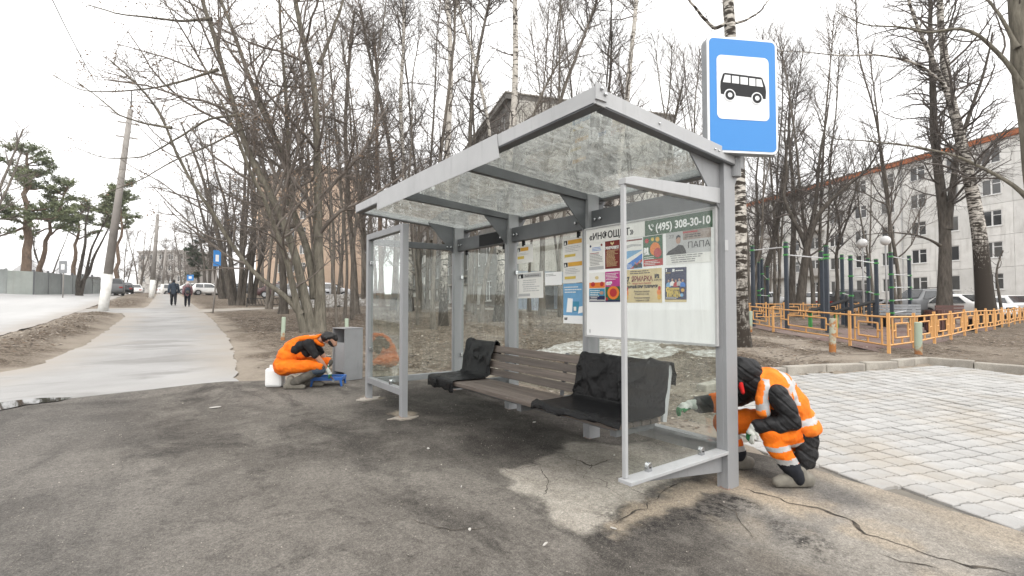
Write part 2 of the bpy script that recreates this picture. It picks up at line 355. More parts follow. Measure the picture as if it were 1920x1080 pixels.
def asphalt_mat():
    t = NT('old damp asphalt')
    c = t.mix(t.ramp(t.noise(.55, 5, .6, None, .4), [(.40, 0.), (.60, 1.)]), (.060, .054, .048), (.150, .137, .122))
    c = t.mix(t.ramp(t.noise(2.3, 6, .7), [(.48, 0.), (.68, .55)]), c, (.19, .175, .155))
    c = t.mix(t.ramp(t.noise(3.6, 6, .72), [(.30, .75), (.46, 0.)]), c, (.036, .033, .030))
    c = t.mix(t.ramp(t.noise(1.4, 6, .7, t.map((1, .45, 1), (0, 0, .5)), .8), [(.34, .85), (.50, 0.)]), c, (.036, .033, .030))
    c = t.mix(t.attr('lane'), c, (.135, .128, .12))
    old = t.mix(t.ramp(t.noise(7, 6, .65), [(.3, 0.), (.7, 1.)]), (.40, .37, .325), (.27, .245, .21))
    c = t.mix(t.attr('old'), c, old)
    c = t.mix(t.math('MULTIPLY', t.attr('damp_shade'), t.ramp(t.noise(5, 6, .7), [(.25, .55), (.6, 1.)])), c, (.017, .015, .0135))  # damp patches plus the shade below the bench, painted dark
    tar = t.ramp(t.noise(16, 6, .75), [(.45, 0.), (.6, 1.)])
    c = t.mix(t.math('MULTIPLY', t.attr('tar'), tar), c, (.018, .017, .017))
    snd = t.mix(t.noise(25, 5, .7), (.40, .335, .255), (.27, .228, .175))
    c = t.mix(t.attr('sand'), c, snd)
    gr = t.math('ADD', t.noise(85, 3, .8), t.math('MULTIPLY', t.noise(31, 3, .7), .6)); c = t.mix(1., c, t.ramp(t.math('MULTIPLY', gr, .62), [(.33, .52), (.50, 1.), (.66, 1.55)]), 'MULTIPLY')
    # aggregate: pale and dark grit
    a = t.voro(240, None, 'F1', 'Color'); sp = t.add('ShaderNodeSeparateColor'); t.l.new(a, sp.inputs[0])
    c = t.mix(t.ramp(sp.outputs[0], [(.0, .35), (.22, 0.), (.23, 0.)]), c, (.025, .024, .023))
    c = t.mix(t.ramp(sp.outputs[1], [(.80, 0.), (1., .35)]), c, (.30, .27, .235))
    d = t.voro(28, None, 'F1', 'Distance'); dc = t.add('ShaderNodeSeparateColor'); t.l.new(t.voro(28, None, 'F1', 'Color'), dc.inputs[0])
    gs = t.math('MULTIPLY', t.ramp(d, [(.10, 1.), (.17, 0.)]), t.ramp(dc.outputs[2], [(.93, 0.), (.95, .7)]))
    c = t.mix(gs, c, (.36, .32, .27))
    h = t.math('ADD', t.noise(130, 4, .7), t.math('MULTIPLY', t.noise(6, 5, .6), 1.6)); t.bump(h, .5, .012)
    return t.fin(c, .9, 0, .12)
M['asphalt'] = asphalt_mat()
def walk_mat():
    t = NT('worn pale pavement')
    c = t.mix(t.ramp(t.noise(.5, 5, .6), [(.35, 0.), (.65, 1.)]), (.24, .236, .23), (.33, .326, .32))
    c = t.mix(t.ramp(t.noise(.7, 6, .65, t.map((.6, 1.5, 1))), [(.52, 0.), (.62, .7)]), c, (.175, .17, .162))
    c = t.mix(t.attr('edge'), c, (.30, .27, .235)); c = t.mix(t.ramp(t.noise(60, 4, .7), [(.3, .25), (.5, 0.)]), c, (.2, .19, .17))
    t.bump(t.noise(60, 4), .3, .008); return t.fin(c, .75, 0, .35)
M['walk'] = walk_mat()
def road_mat():
    t = NT('pale dry road'); c = t.mix(t.ramp(t.noise(.4, 5, .6, t.map((1, .12, 1))), [(.35, 0.), (.65, 1.)]), (.34, .338, .335), (.43, .427, .422))
    c = t.mix(t.attr('edge'), c, (.31, .28, .25)); t.bump(t.noise(50, 4), .3, .008); return t.fin(c, .7, 0, .35)
M['road'] = road_mat()
M['path'] = surf('trodden pale path', (.40, .37, .33), (.30, .265, .225), scale=1.2, rough=.9, fine=.4)

def rough_outline(poly, step, amp, seed, sc=1.2):
    out = []
    for i in range(len(poly)):
        a = Vector(poly[i]); b = Vector(poly[(i + 1) % len(poly)]); n = max(1, int((b - a).length / step))
        nrm = Vector((-(b - a).y, (b - a).x)).normalized()
        for k in range(n):
            p = a.lerp(b, k / n); q = float(vn(np.array([p.x]), np.array([p.y]), sc * 2.2, seed, 5)[0]) - .5
            out.append(tuple(p + nrm * (q * 2 * amp)))
    return out
def sheet(name, poly, grid, off, m, edge=.2, amp=.06, seed=1, relief=.0, attrs=None, kind='structure', fine=None):
    ol = rough_outline(poly, edge, amp, seed)
    xs = [p[0] for p in ol]; ys = [p[1] for p in ol]
    def lattice(x0, x1, y0, y1, s):
        X, Y = np.meshgrid(np.arange(x0, x1, s), np.arange(y0, y1, s))
        X = X + (RN.random(X.shape) - .5) * s * .3; Y = Y + (RN.random(X.shape) - .5) * s * .3
        return X.ravel(), Y.ravel()
    X, Y = lattice(min(xs), max(xs), min(ys), max(ys), grid)
    if fine:
        x0, x1, y0, y1, s = fine; k = ~((X > x0) & (X < x1) & (Y > y0) & (Y < y1))
        X2, Y2 = lattice(x0, x1, y0, y1, s); X = np.r_[X[k], X2]; Y = np.r_[Y[k], Y2]
    k = inpoly(X, Y, ol); X = X[k]; Y = Y[k]
    n = len(ol); vin = [Vector(p) for p in ol] + [Vector(p) for p in zip(X, Y)]
    vo, eo, fo = delaunay_2d_cdt(vin, [(i, (i + 1) % n) for i in range(n)], [], 1, 1e-5)[:3]
    V = np.array([(v.x, v.y) for v in vo]); z = gz(V[:, 0], V[:, 1]) + off
    if relief: z = z + (vn(V[:, 0], V[:, 1], 1.1, seed + 40, 4) - .5) * relief
    F_ = [tuple(f) if (V[f[1]][0]-V[f[0]][0])*(V[f[2]][1]-V[f[0]][1])-(V[f[1]][1]-V[f[0]][1])*(V[f[2]][0]-V[f[0]][0]) > 0 else tuple(f)[::-1] for f in fo]
    me = npmesh(name, np.c_[V, z], F_, True); o = link(name, me, m); tag(o, kind=kind)
    d = dist_line(V[:, 0], V[:, 1], ol + [ol[0]])
    for nm, fn in (attrs or {}).items():
        a = me.attributes.new(nm, 'FLOAT', 'POINT'); a.data.foreach_set('value', np.clip(fn(V[:, 0], V[:, 1], d), 0, 1).astype(np.float32))
    return o
# base terrain
def axis(lo, hi, c0, c1, s0, gr):
    a = list(np.arange(c0, c1, s0)); s = s0; x = c1
    while x < hi: a.append(x); s *= gr; x += s
    a.append(hi); s = s0; x = c0
    while x > lo: s *= gr; x -= s; a.insert(0, x)
    return np.array(a)
tx = axis(-420, 420, -8, 14, .14, 1.07); ty = axis(-60, 620, -1, 20, .14, 1.06)
X, Y = np.meshgrid(tx, ty); ins = np.zeros(X.shape, bool)
for p in OVER: ins |= inpoly(X, Y, p)
bump = (vn(X, Y, .8, 3, 4) - .42) * .14 + (vn(X, Y, 3.5, 9, 2) - .5) * .025
soft = np.ones(X.shape)
for p in OVER: soft = np.minimum(soft, ss(dist_line(X, Y, p + [p[0]]), .05, .9))
verge = ((X > -7.2) & (X < -4.6) & (Y > 7) & (Y < 80) & ~ins) * .10 * soft
Z = gz(X, Y) + np.where(ins, -.05, -.004 + bump * soft + .02 * soft + verge)
far = ss(np.hypot(X, Y - 30), 90, 200); Z = Z - far * 0.0
n0, n1 = X.shape; I = np.arange(n0 * n1).reshape(n0, n1)
Fq = np.stack([I[:-1, :-1], I[:-1, 1:], I[1:, 1:], I[1:, :-1]], -1).reshape(-1, 4)
ground = link('ground', npmesh('ground', np.c_[X.ravel(), Y.ravel(), Z.ravel()], Fq, True), M['dirt']); tag(ground, kind='structure')
dw = np.full(X.shape, 9.)
for p in (WALK, ROAD, PAVE, FORE, PATH): dw = np.minimum(dw, dist_line(X, Y, p + [p[0]]))
pale = (1 - ss(dw + (vn(X, Y, 1.1, 301, 5) - .5) * 1.3, .0, .75)) * .85
pale = np.maximum(pale, (1 - ss(dist_line(X, Y, [(7.2, 3.4), (6.6, 2.4), (7.3, 1.6), (8.4, 1.9), (8.6, 2.9), (10.5, 5.2)]) + (vn(X, Y, 1.5, 311, 5) - .5) * 1.2, .1, .7)) * .8)
pale = np.maximum(pale, ss(vn(X, Y, .32, 321, 5), .58, .74) * .35)
a = ground.data.attributes.new('pale', 'FLOAT', 'POINT'); a.data.foreach_set('value', np.clip(pale, 0, 1).ravel().astype(np.float32))
from mathutils.bvhtree import BVHTree
_ter = BVHTree.FromPolygons([tuple(v) for v in np.c_[X.ravel(), Y.ravel(), Z.ravel()]], [tuple(f) for f in Fq])
def tz(x, y):
    h = _ter.ray_cast(Vector((x, y, 60)), Vector((0, 0, -1)))[0]; return h.z if h else g(x, y)

# forecourt asphalt with its stains and the painted bench shade as masks
seam = [P2(1145, 985), P2(1290, 893), P2(1345, 868)]
oldp = [P2(*q) for q in ((1000, 870), (930, 880), (960, 915), (1010, 935), (1040, 1000), (1085, 1005), (1145, 985), (1210, 930), (1290, 890), (1330, 850), (1290, 815), (1170, 835), (1080, 830))]
def m_old(x, y, d):
    k = inpoly(x, y, oldp); e = dist_line(x, y, oldp + [oldp[0]]); s = np.where(k, e, -e) + (vn(x, y, 5, 21, 5) - .5) * .22
    r = ss(x + (vn(x, y, 1.6, 73, 4) - .5) * .8, -.75, -.1) * (1 - ss(y + (vn(x, y, 2, 75, 4) - .5) * .6, -.5, .25)) * ss(vn(x, y, 1.8, 77, 5), .30, .55) * .62
    return np.maximum(ss(s, -.02, .04) * .93, r)
def m_damp_shade(x, y, d):  # real damp stains, mixed with shade painted in under the bench
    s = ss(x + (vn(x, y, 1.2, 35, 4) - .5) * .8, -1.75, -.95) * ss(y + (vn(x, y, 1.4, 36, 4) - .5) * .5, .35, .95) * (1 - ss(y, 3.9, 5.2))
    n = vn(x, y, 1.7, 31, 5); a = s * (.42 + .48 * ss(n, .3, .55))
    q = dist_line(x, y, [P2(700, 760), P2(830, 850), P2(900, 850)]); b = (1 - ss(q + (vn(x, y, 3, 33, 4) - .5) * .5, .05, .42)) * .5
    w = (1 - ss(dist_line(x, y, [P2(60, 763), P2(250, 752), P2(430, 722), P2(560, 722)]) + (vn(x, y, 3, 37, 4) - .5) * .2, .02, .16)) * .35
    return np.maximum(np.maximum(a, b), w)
def m_sand(x, y, d):
    q = dist_line(x, y, [P2(1365, 905), P2(1430, 925), P2(1480, 950)]); a = 1 - ss(q + (vn(x, y, 5, 41, 5) - .5) * .42, .02, .30)
    r = dist_line(x, y, [P2(1340, 905), P2(1200, 960), P2(1160, 990)]); b = (1 - ss(r + (vn(x, y, 8, 43, 5) - .5) * .35, .0, .12)) * .8
    c = (1 - ss(dist_line(x, y, [P2(1540, 880), P2(1700, 940), P2(1900, 1010)]) + (vn(x, y, 3, 47, 5) - .5) * .5, .0, .35)) * .55
    e = (1 - ss(dist_line(x, y, [P2(690, 745), P2(700, 747)]) + (vn(x, y, 7, 49, 4) - .5) * .2, .03, .13)) * .55 + (1 - ss(dist_line(x, y, [P2(755, 775), P2(765, 778)]) + (vn(x, y, 7, 50, 4) - .5) * .2, .04, .15)) * .6
    h = ss(vn(x, y, 2.2, 51, 5), .60, .74) * ss(x, -1.2, .2) * (1 - ss(y, -.1, .4)) * .7
    return np.maximum.reduce([a, b, c, e, h])
def m_tar(x, y, d):
    q = dist_line(x, y, [P2(1170, 1000), P2(1290, 960), P2(1380, 940)]); a = 1 - ss(q + (vn(x, y, 5, 61, 5) - .5) * .4, .03, .28)
    r = dist_line(x, y, [P2(1440, 980), P2(1560, 1040)]); return np.maximum(a, (1 - ss(r + (vn(x, y, 4, 63, 5) - .5) * .35, .02, .22)) * .8)
def m_lane(x, y, d):
    k = ss(-x + (vn(x, y, .6, 71, 4) - .5) * 1.6, 2.9, 4.4) * .45
    r = ss(x + (vn(x, y, 1.6, 73, 4) - .5) * .8, -.75, -.1) * (1 - ss(y + (vn(x, y, 2, 75, 4) - .5) * .6, -.5, .25)); return np.maximum(k, r * .95)
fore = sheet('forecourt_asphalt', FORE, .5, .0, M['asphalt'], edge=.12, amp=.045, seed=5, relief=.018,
             attrs=dict(old=m_old, damp_shade=m_damp_shade, sand=m_sand, tar=m_tar, lane=m_lane), fine=(-5.3, 1.0, -1.9, 6.6, .042))
def m_edge(x, y, d): return (1 - ss(d + (vn(x, y, 1.3, 81, 5) - .5) * 1.1, -.15, 1.15)) * .9
walk = sheet('pavement', WALK, 1.0, -.006, M['walk'], edge=.08, amp=.09, seed=15, attrs=dict(edge=lambda x, y, d: m_edge(x, y, d) * ss(y, 6.2, 8)), fine=(-5.5, -2, 6.2, 24, .16))
road = sheet('road', ROAD, 2.0, .002, M['road'], edge=.6, amp=.12, seed=25, attrs=dict(edge=m_edge), fine=(-9, -6.6, 8, 40, .3))
sheet('dirt_path', PATH, .8, .004, M['path'], edge=.35, amp=.2, seed=35, attrs=dict(edge=m_edge))
def crack(pts, w, seed, name='asphalt_crack'):
    P = []
    for a, b in zip(pts, pts[1:]):
        n = max(2, int(math.dist(a, b) / .035)); P += [(a[0] + (b[0] - a[0]) * i / n, a[1] + (b[1] - a[1]) * i / n) for i in range(n)]
    P.append(pts[-1]); P = np.array(P); j = np.c_[vn(P[:, 0], P[:, 1], 9, seed, 3), vn(P[:, 0], P[:, 1], 9, seed + 50, 3)] - .5
    P = P + j * .14; t = np.gradient(P, axis=0); nn = np.c_[-t[:, 1], t[:, 0]] / (np.hypot(t[:, 0], t[:, 1])[:, None] + 1e-9)
    k = np.linspace(0, 1, len(P)); ww = w * np.clip((vn(P[:, 0], P[:, 1], 7, seed + 9, 4) - .30) * 4.2, .3, 2.2) * np.minimum(1, np.minimum(k, 1 - k) * 8 + .15)
    L = P + nn * ww[:, None]; Rr = P - nn * ww[:, None]
    z = lambda q: gz(q[:, 0], q[:, 1]) + (vn(q[:, 0], q[:, 1], 1.1, 45, 4) - .5) * .018 + .0035
    V = np.r_[np.c_[L, z(L)], np.c_[Rr, z(Rr)]]; n = len(P); i = np.arange(n - 1)
    o = link(name, npmesh(name, V, np.c_[i, n + i, n + i + 1, i + 1], False), M['crackdark']); return tag(o, kind='structure')
M['crackdark'] = surf('crack shadow dirt', (.03, .025, .02), (.10, .085, .068), scale=9, rough=1, lo=.45, hi=.6)
C2 = lambda *q: [P2(*p) for p in q]
crack(C2((1145, 988), (1210, 948), (1290, 895), (1345, 868)), .005, 1)
crack(C2((1390, 915), (1440, 930), (1500, 950), (1570, 965), (1650, 1010), (1720, 1040), (1820, 1068), (1900, 1078)), .013, 2)
crack(C2((1660, 1040), (1700, 1058), (1760, 1066)), .006, 3)
crack(C2((1040, 850), (1080, 862), (1110, 872), (1160, 862)), .006, 4)
for i, q in enumerate((((1000, 868), (1030, 900), (1020, 930), (980, 940)), ((1030, 905), (1080, 890), (1130, 905), (1180, 940)), ((1080, 862), (1070, 890)), ((1110, 872), (1100, 900), (1125, 912)),
                       ((960, 880), (1005, 872), (1060, 878)), ((1130, 905), (1200, 925), (1235, 928)), ((940, 880), (985, 900)), ((1320, 940), (1380, 960), (1420, 1010)), ((930, 985), (850, 1000), (760, 975), (690, 985)))):
    crack(C2(*q), .0022, 10 + i)
# puddle by the pavement edge
pm = NT('puddle water'); pm.fin((.035, .032, .028), .03, 0, .6); M['water'] = pm.mat
sheet('puddle', C2((-60, 768), (20, 753), (70, 749), (140, 746), (110, 754), (50, 760), (-20, 775)), .2, .010, M['water'], edge=.06, amp=.03, seed=51)
# dirty snow left behind the shelter and under the trees
sm = NT('dirty snow'); c = sm.mix(sm.ramp(sm.noise(7, 6, .7), [(.34, 0.), (.58, 1.)]), (.50, .495, .48), (.19, .17, .145)); sm.bump(sm.noise(18, 5), .6, .03); M['snow'] = sm.fin(c, .8)
def snow(cx, cy, rx, ry, h, seed, thr=.42, n=70):
    u = np.linspace(-1, 1, n); A, B = np.meshgrid(u, u); x = cx + A * rx; y = cy + B * ry
    v = (1 - A * A - B * B) * .9 + (vn(x, y, 2.6, seed, 5) - .5) * 1.5 + (vn(x, y, 9, seed + 3, 3) - .5) * .35
    zt = ground_z(x, y); z = zt + np.clip(v, -.2, 1) * h - .012
    I = np.arange(n * n).reshape(n, n); q = np.stack([I[:-1, :-1], I[:-1, 1:], I[1:, 1:], I[1:, :-1]], -1).reshape(-1, 4)
    q = q[(v.ravel()[q] > -.05).any(1)]
    if len(q) == 0: return
    use = np.unique(q); mp = np.zeros(n * n, int); mp[use] = np.arange(len(use))
    o = link('snow', npmesh('snow', np.c_[x.ravel(), y.ravel(), z.ravel()][use], mp[q], True), M['snow']); tag(o, kind='stuff'); return o
def ground_z(x, y):
    x = np.asarray(x, float); y = np.asarray(y, float); i = np.clip(np.searchsorted(tx, x) - 1, 0, len(tx) - 2); j = np.clip(np.searchsorted(ty, y) - 1, 0, len(ty) - 2)
    a = (x - tx[i]) / (tx[i + 1] - tx[i]); b = (y - ty[j]) / (ty[j + 1] - ty[j])
    return (Z[j, i] * (1 - a) + Z[j, i + 1] * a) * (1 - b) + (Z[j + 1, i] * (1 - a) + Z[j + 1, i + 1] * a) * b
p = P2(1120, 652); snow(p[0], p[1], 1.9, 1.0, .10, 3); p = P2(1190, 665); snow(p[0], p[1], 1.3, .8, .10, 8)
p = P2(1270, 640); snow(p[0] , p[1], 1.5, .8, .07, 12); p = P2(1330, 665); snow(p[0], p[1], .6, .5, .05, 14)
p = P2(615, 574); snow(p[0], p[1], 3.0, 2.0, .8, 19, n=80)

# ------------------------------------------------------------------ kerb and paving blocks
kl = [(2.9, 2.12), (3.9, 2.22), (4.6, 2.20), (5.1, 1.98), (5.9, 1.69), (6.6, 1.33), (7.25, 1.06), (8.30, .86), (8.28, .84), (8.24, -.5), (8.12, -3.4), (8.05, -6.2)]
kerb = empty('kerb', (0, 0, 0)); tag(kerb, kind='structure')
pts = [Vector(p) for p in kl]; acc = []; step = .62
for a, b in zip(pts, pts[1:]):
    n = max(1, round((b - a).length / step)) if (b - a).length > .1 else 0
    for k in range(n): acc.append((a.lerp(b, k / n), a.lerp(b, (k + 1) / n)))
for i, (a, b) in enumerate(acc):
    d = (b - a); L = d.length - .012; m = (a + b) / 2; rz = math.atan2(d.y, d.x) + R.uniform(-.015, .015)
    mb = MB().prism([(-L/2, -.075), (L/2, -.075), (L/2, .075), (-L/2, .075)], -.15, .115)
    o = mb.build('kerb_stone', M['concrete'], kerb, bevel=.016); o.location = (m.x, m.y, g(m.x, m.y) + R.uniform(-.015, .01)); o.rotation_euler = (R.uniform(-.03, .03), R.uniform(-.015, .015), rz)
def paver_mat():
    t = NT('pale concrete paver'); c = t.mix(t.ramp(t.noise(3, 5, .6), [(.35, 0.), (.65, 1.)]), (.41, .405, .395), (.34, .335, .325))
    w = t.add('ShaderNodeNewGeometry').outputs['Position']
    c = t.mix(t.ramp(t.noise(.75, 6, .65, w), [(.47, 0.), (.66, .6)]), c, (.34, .30, .245))
    rr = t.math('ADD', t.add('ShaderNodeObjectInfo').outputs['Random'], t.attr('tone')); c = t.mix(1., c, t.ramp(t.math('FRACT', rr), [(0., .86), (1., 1.04)]), 'MULTIPLY')
    c = t.mix(t.ramp(t.noise(70, 4, .7, w), [(.3, .35), (.5, 0.)]), c, (.25, .22, .19))
    t.bump(t.noise(90, 4, .6, w), .25, .004); return t.fin(c, .8)
M['paver'] = paver_mat()
sandm = surf('joint sand', (.20, .185, .16), (.14, .127, .108), scale=4, rough=1, bump=.4)
pv = sheet('paved_bay', PAVE, .5, -.035, sandm, edge=.3, amp=.0, seed=61)
BL, BW, GAP = .175, .225, .009      # along the street, away from it
wave = [(-.5, 0), (-.20, .0), (-.12, .085), (.28, .085), (.36, 0), (.5, 0)]
def block_outline():
    w = BW - GAP; top = [(x * w, BL / 2 - GAP / 2 + (y - .06) * BL * .9) for x, y in wave]; bot = [(x * w, -BL / 2 + GAP / 2 + (y - .06) * BL * .9) for x, y in wave]
    return bot + top[::-1]
bo = block_outline()
mbk = MB(); nb = len(bo); ins_ = [(x * .93, y * .955) for x, y in bo]
mbk.add([(x, y, -.05) for x, y in bo] + [(x, y, -.006) for x, y in bo] + [(x, y, 0) for x, y in ins_], [(i, (i + 1) % nb, nb + (i + 1) % nb, nb + i) for i in range(nb)] + [(nb + i, nb + (i + 1) % nb, 2 * nb + (i + 1) % nb, 2 * nb + i) for i in range(nb)] + [tuple(range(2 * nb, 3 * nb))])
spots = []
PR = math.radians(-20)
for i in range(-20, int(10 / BW)):
    for j in range(-20, int(13 / BL)):
        u, v = (i + .5) * BW, -6.4 + (j + .5) * BL; x = .96 + u * math.cos(PR) - v * math.sin(PR); y = u * math.sin(PR) + v * math.cos(PR)
        if inpoly(np.array([x]), np.array([y]), PAVE)[0] and dist_line(np.array([x]), np.array([y]), PAVE + [PAVE[0]])[0] > .015 + (.12 * R.random() if x < 2.2 else 0): spots.append((x, y))
def vis(x, y):
    dx, dy = x - EYE[0], y - EYE[1]; d = dx * FWD[0] + dy * FWD[1]; l = dx * RGT[0] + dy * RGT[1]; return d > 1 and l / d < 1.04
spots.sort(key=lambda s: math.hypot(s[0] - EYE[0], s[1] - EYE[1]) + (0 if vis(*s) else 100))
pz = lambda x, y: g(x, y) + (float(vn(np.array([x]), np.array([y]), .7, 91, 3)[0]) - .5) * .02 - .014
first = None; FAR_ = MB(); tone = []
for k, (x, y) in enumerate(spots):
    tl = Matrix.Translation((x, y, pz(x, y) + R.uniform(-.003, .003))) @ Matrix.Rotation(PR + R.uniform(-.012, .012), 4, 'Z') @ Matrix.Rotation(R.uniform(-.012, .012), 4, 'X') @ Matrix.Rotation(R.uniform(-.012, .012), 4, 'Y')
    if k < 300:
        if first is None: o = first = mbk.build('paving_block', M['paver'], pv)
        else: o = first.copy(); COL.objects.link(o)
        o.matrix_world = tl
    else:
        FAR_.add([tl @ Vector(v) for v in mbk.v], mbk.f); tone += [R.random()] * len(mbk.v)
fb = FAR_.build('block_paving', M['paver'], pv); tag(fb, kind='stuff')
a = fb.data.attributes.new('tone', 'FLOAT', 'POINT'); a.data.foreach_set('value', np.array(tone, np.float32))
# ------------------------------------------------------------------ the bus shelter
ST, SD, FA = M['steel'], M['steel_dark'], M['fascia']
sh = empty('bus_shelter', (0, 0, 0), 0, 'grey steel and glass bus shelter with a sloping glass roof over a wooden bench', 'bus shelter')
PT = [0, 1.46, 2.84, 4.2]
RX0, RX1, RY0, RY1 = -1.50, .16, -.07, 4.30
def roofz(x): return 2.535 + (-x + .1) / 1.6 * .125
for y in PT:
    z0 = g(0, y) - .04
    mb = MB().box((-.09, -.045, 0), (.06, .045, 2.50 - z0)); mb.box((-.094, -.015, .02), (-.0895, .015, 2.3 - z0))
    o = mb.build('post', M['post_paint'], sh, bevel=.006); o.location = (0, y, z0)
    # triangular gusset plates carry the roof on both sides of the post
    zt = 2.49
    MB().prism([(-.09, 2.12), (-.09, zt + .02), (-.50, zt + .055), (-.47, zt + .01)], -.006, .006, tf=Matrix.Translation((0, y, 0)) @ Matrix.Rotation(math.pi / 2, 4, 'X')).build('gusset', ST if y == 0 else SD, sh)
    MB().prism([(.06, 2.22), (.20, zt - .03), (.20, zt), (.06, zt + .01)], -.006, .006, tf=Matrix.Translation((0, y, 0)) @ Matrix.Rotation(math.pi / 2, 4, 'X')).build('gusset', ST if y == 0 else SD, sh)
    f = MB()
    for a, b in ((-.50, -.09), (.06, .2)):
        f.box((a, y - .035, 0), (b, y + .035, .008))
    # roof beam under the glass
    e = .045
    yy = min(max(y, RY0 + .02), RY1 - .02)
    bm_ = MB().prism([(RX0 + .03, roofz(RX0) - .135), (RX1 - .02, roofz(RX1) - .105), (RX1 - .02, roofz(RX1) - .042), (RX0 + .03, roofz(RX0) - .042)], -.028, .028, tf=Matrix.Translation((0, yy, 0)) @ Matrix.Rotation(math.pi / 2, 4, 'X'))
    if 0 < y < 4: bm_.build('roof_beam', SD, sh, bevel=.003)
# roof frame: angle profiles along the four edges
def slab(x0, x1, y0, y1, zlo, zhi): # sloped box following the roof pitch
    return [(x0, y0, roofz(x0) + zlo), (x1, y0, roofz(x1) + zlo), (x1, y1, roofz(x1) + zlo), (x0, y1, roofz(x0) + zlo), (x0, y0, roofz(x0) + zhi), (x1, y0, roofz(x1) + zhi), (x1, y1, roofz(x1) + zhi), (x0, y1, roofz(x0) + zhi)]
BF = [(0,3,2,1),(4,5,6,7),(0,1,5,4),(1,2,6,5),(2,3,7,6),(3,0,4,7)]
for nm, a in (('roof_edge', (RX0, RX0 + .012, RY0, RY1, -.075, .03)), ('roof_edge', (RX1 - .012, RX1, RY0, RY1, -.075, .03)),
              ('roof_edge', (RX0 + .013, RX1 - .013, RY0, RY0 + .012, -.075, .03)), ('roof_edge', (RX0 + .013, RX1 - .013, RY1 - .012, RY1, -.075, .03))):
    mb = MB().add(slab(*a), BF)
    x0, x1, y0, y1 = a[:4]
    fl = .075
    if x1 - x0 < .1: b = (x0 if x0 < 0 else x1 - fl, x0 + fl if x0 < 0 else x1, y0 + .013, y1 - .013, -.078, -.066)
    else: b = (x0 + fl, x1 - fl, y0 if y0 < 1 else y1 - fl, y0 + fl if y0 < 1 else y1, -.0785, -.0665)
    o = mb.build(nm, FA, sh, bevel=.002); MB().add(slab(*b), BF).build('flange', SD, o)
MB().add([(RX0 - .008, .93, 2.50), (RX0 - .0035, .93, 2.50), (RX0 - .0035, 3.5, 2.50), (RX0 - .008, 3.5, 2.50), (RX0 - .008, .97, roofz(RX0) + .035), (RX0 - .0035, .97, roofz(RX0) + .035), (RX0 - .0035, 3.5, roofz(RX0) + .035), (RX0 - .008, 3.5, roofz(RX0) + .035)], BF).build('fascia_plate', FA, sh)
MB().add([(RX0 - .006, RY0 - .012, roofz(RX0) - .05), (RX0 + .09, RY0 - .012, roofz(RX0) - .05), (RX0 + .09, RY0 - .002, roofz(RX0) - .05), (RX0 - .006, RY0 - .002, roofz(RX0) - .05), (RX0 - .006, RY0 - .012, roofz(RX0) + .05), (RX0 + .09, RY0 - .012, roofz(RX0) + .04), (RX0 + .09, RY0 - .002, roofz(RX0) + .04), (RX0 - .006, RY0 - .002, roofz(RX0) + .05)], BF).build('corner_plate', FA, sh)
BOLT = MB().tube([(0, 0, 0), (0, 0, .012), (0, 0, .016)], [.011, .011, .006], 8)
_b = None
def bolt(p, rot, par, s=1.0):
    global _b
    if _b is None: o = _b = BOLT.build('bolt', M['chrome'], par)
    else: o = _b.copy(); COL.objects.link(o); o.parent = par
    o.location = p; o.rotation_euler = rot; o.scale = (s, s, s); return o
for x in (-1.46, -1.43): bolt((x, RY0 - .012, roofz(x) + .02 - (x + 1.46) * .8), (math.pi / 2, 0, 0), sh)
for x in (-.9, -.25, -.2, .02): bolt((x, RY0, roofz(x) - .02), (math.pi / 2, 0, 0), sh, .7)
ys = [RY0 + .02, 1.46, 2.84, RY1 - .02]
for i in range(3): MB().add(slab(RX0 + .014, RX1 - .014, ys[i] + (.004 if i else 0), ys[i + 1] - (.004 if i < 2 else 0), -.040, -.030), BF).build('roof_pane', M['roofglass'], sh)
# top beam of the back wall, with clamps and a dark unpainted stretch
for i in range(3):
    a, b = PT[i] + .047, PT[i + 1] - .047
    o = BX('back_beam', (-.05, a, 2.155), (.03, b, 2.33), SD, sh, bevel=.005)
    for y in (a + .06, b - .06):
        for dz in (0,): bolt((-.05, y, 2.235), (0, -math.pi / 2, 0), o, 1.5); bolt((-.05, y + (.07 if y < (a + b) / 2 else -.07), 2.235), (0, -math.pi / 2, 0), o, 1.5)
    # pane and bottom rail
    BX('back_pane', (.012, a + .02, .42), (.020, b - .02, 2.13), M['glass'], sh)
    BX('bottom_rail', (-.045, a, .30), (.045, b, .325), ST, sh, bevel=.002); BX('rail_web', (-.004, a, .20), (.004, b, .2995), ST, sh)
    for y in (a + .16, b - .16): MB().box((-.002, y - .014, 2.09), (.034, y + .014, 2.154)).build('clamp', M['rubber'], sh, bevel=.004)
    for z in (.62, 1.75):
        for y in (a + .012, b - .012): MB().box((-.004, y - .014, z), (.036, y + .014, z + .05)).build('clamp', M['chrome'], sh, bevel=.004)
o = BX('unpainted_patch', (-.0525, 2.97, 2.165), (-.0505, 3.55, 2.322), M['rubber'], sh); o['label'] = 'black unpainted stretch of the top beam'
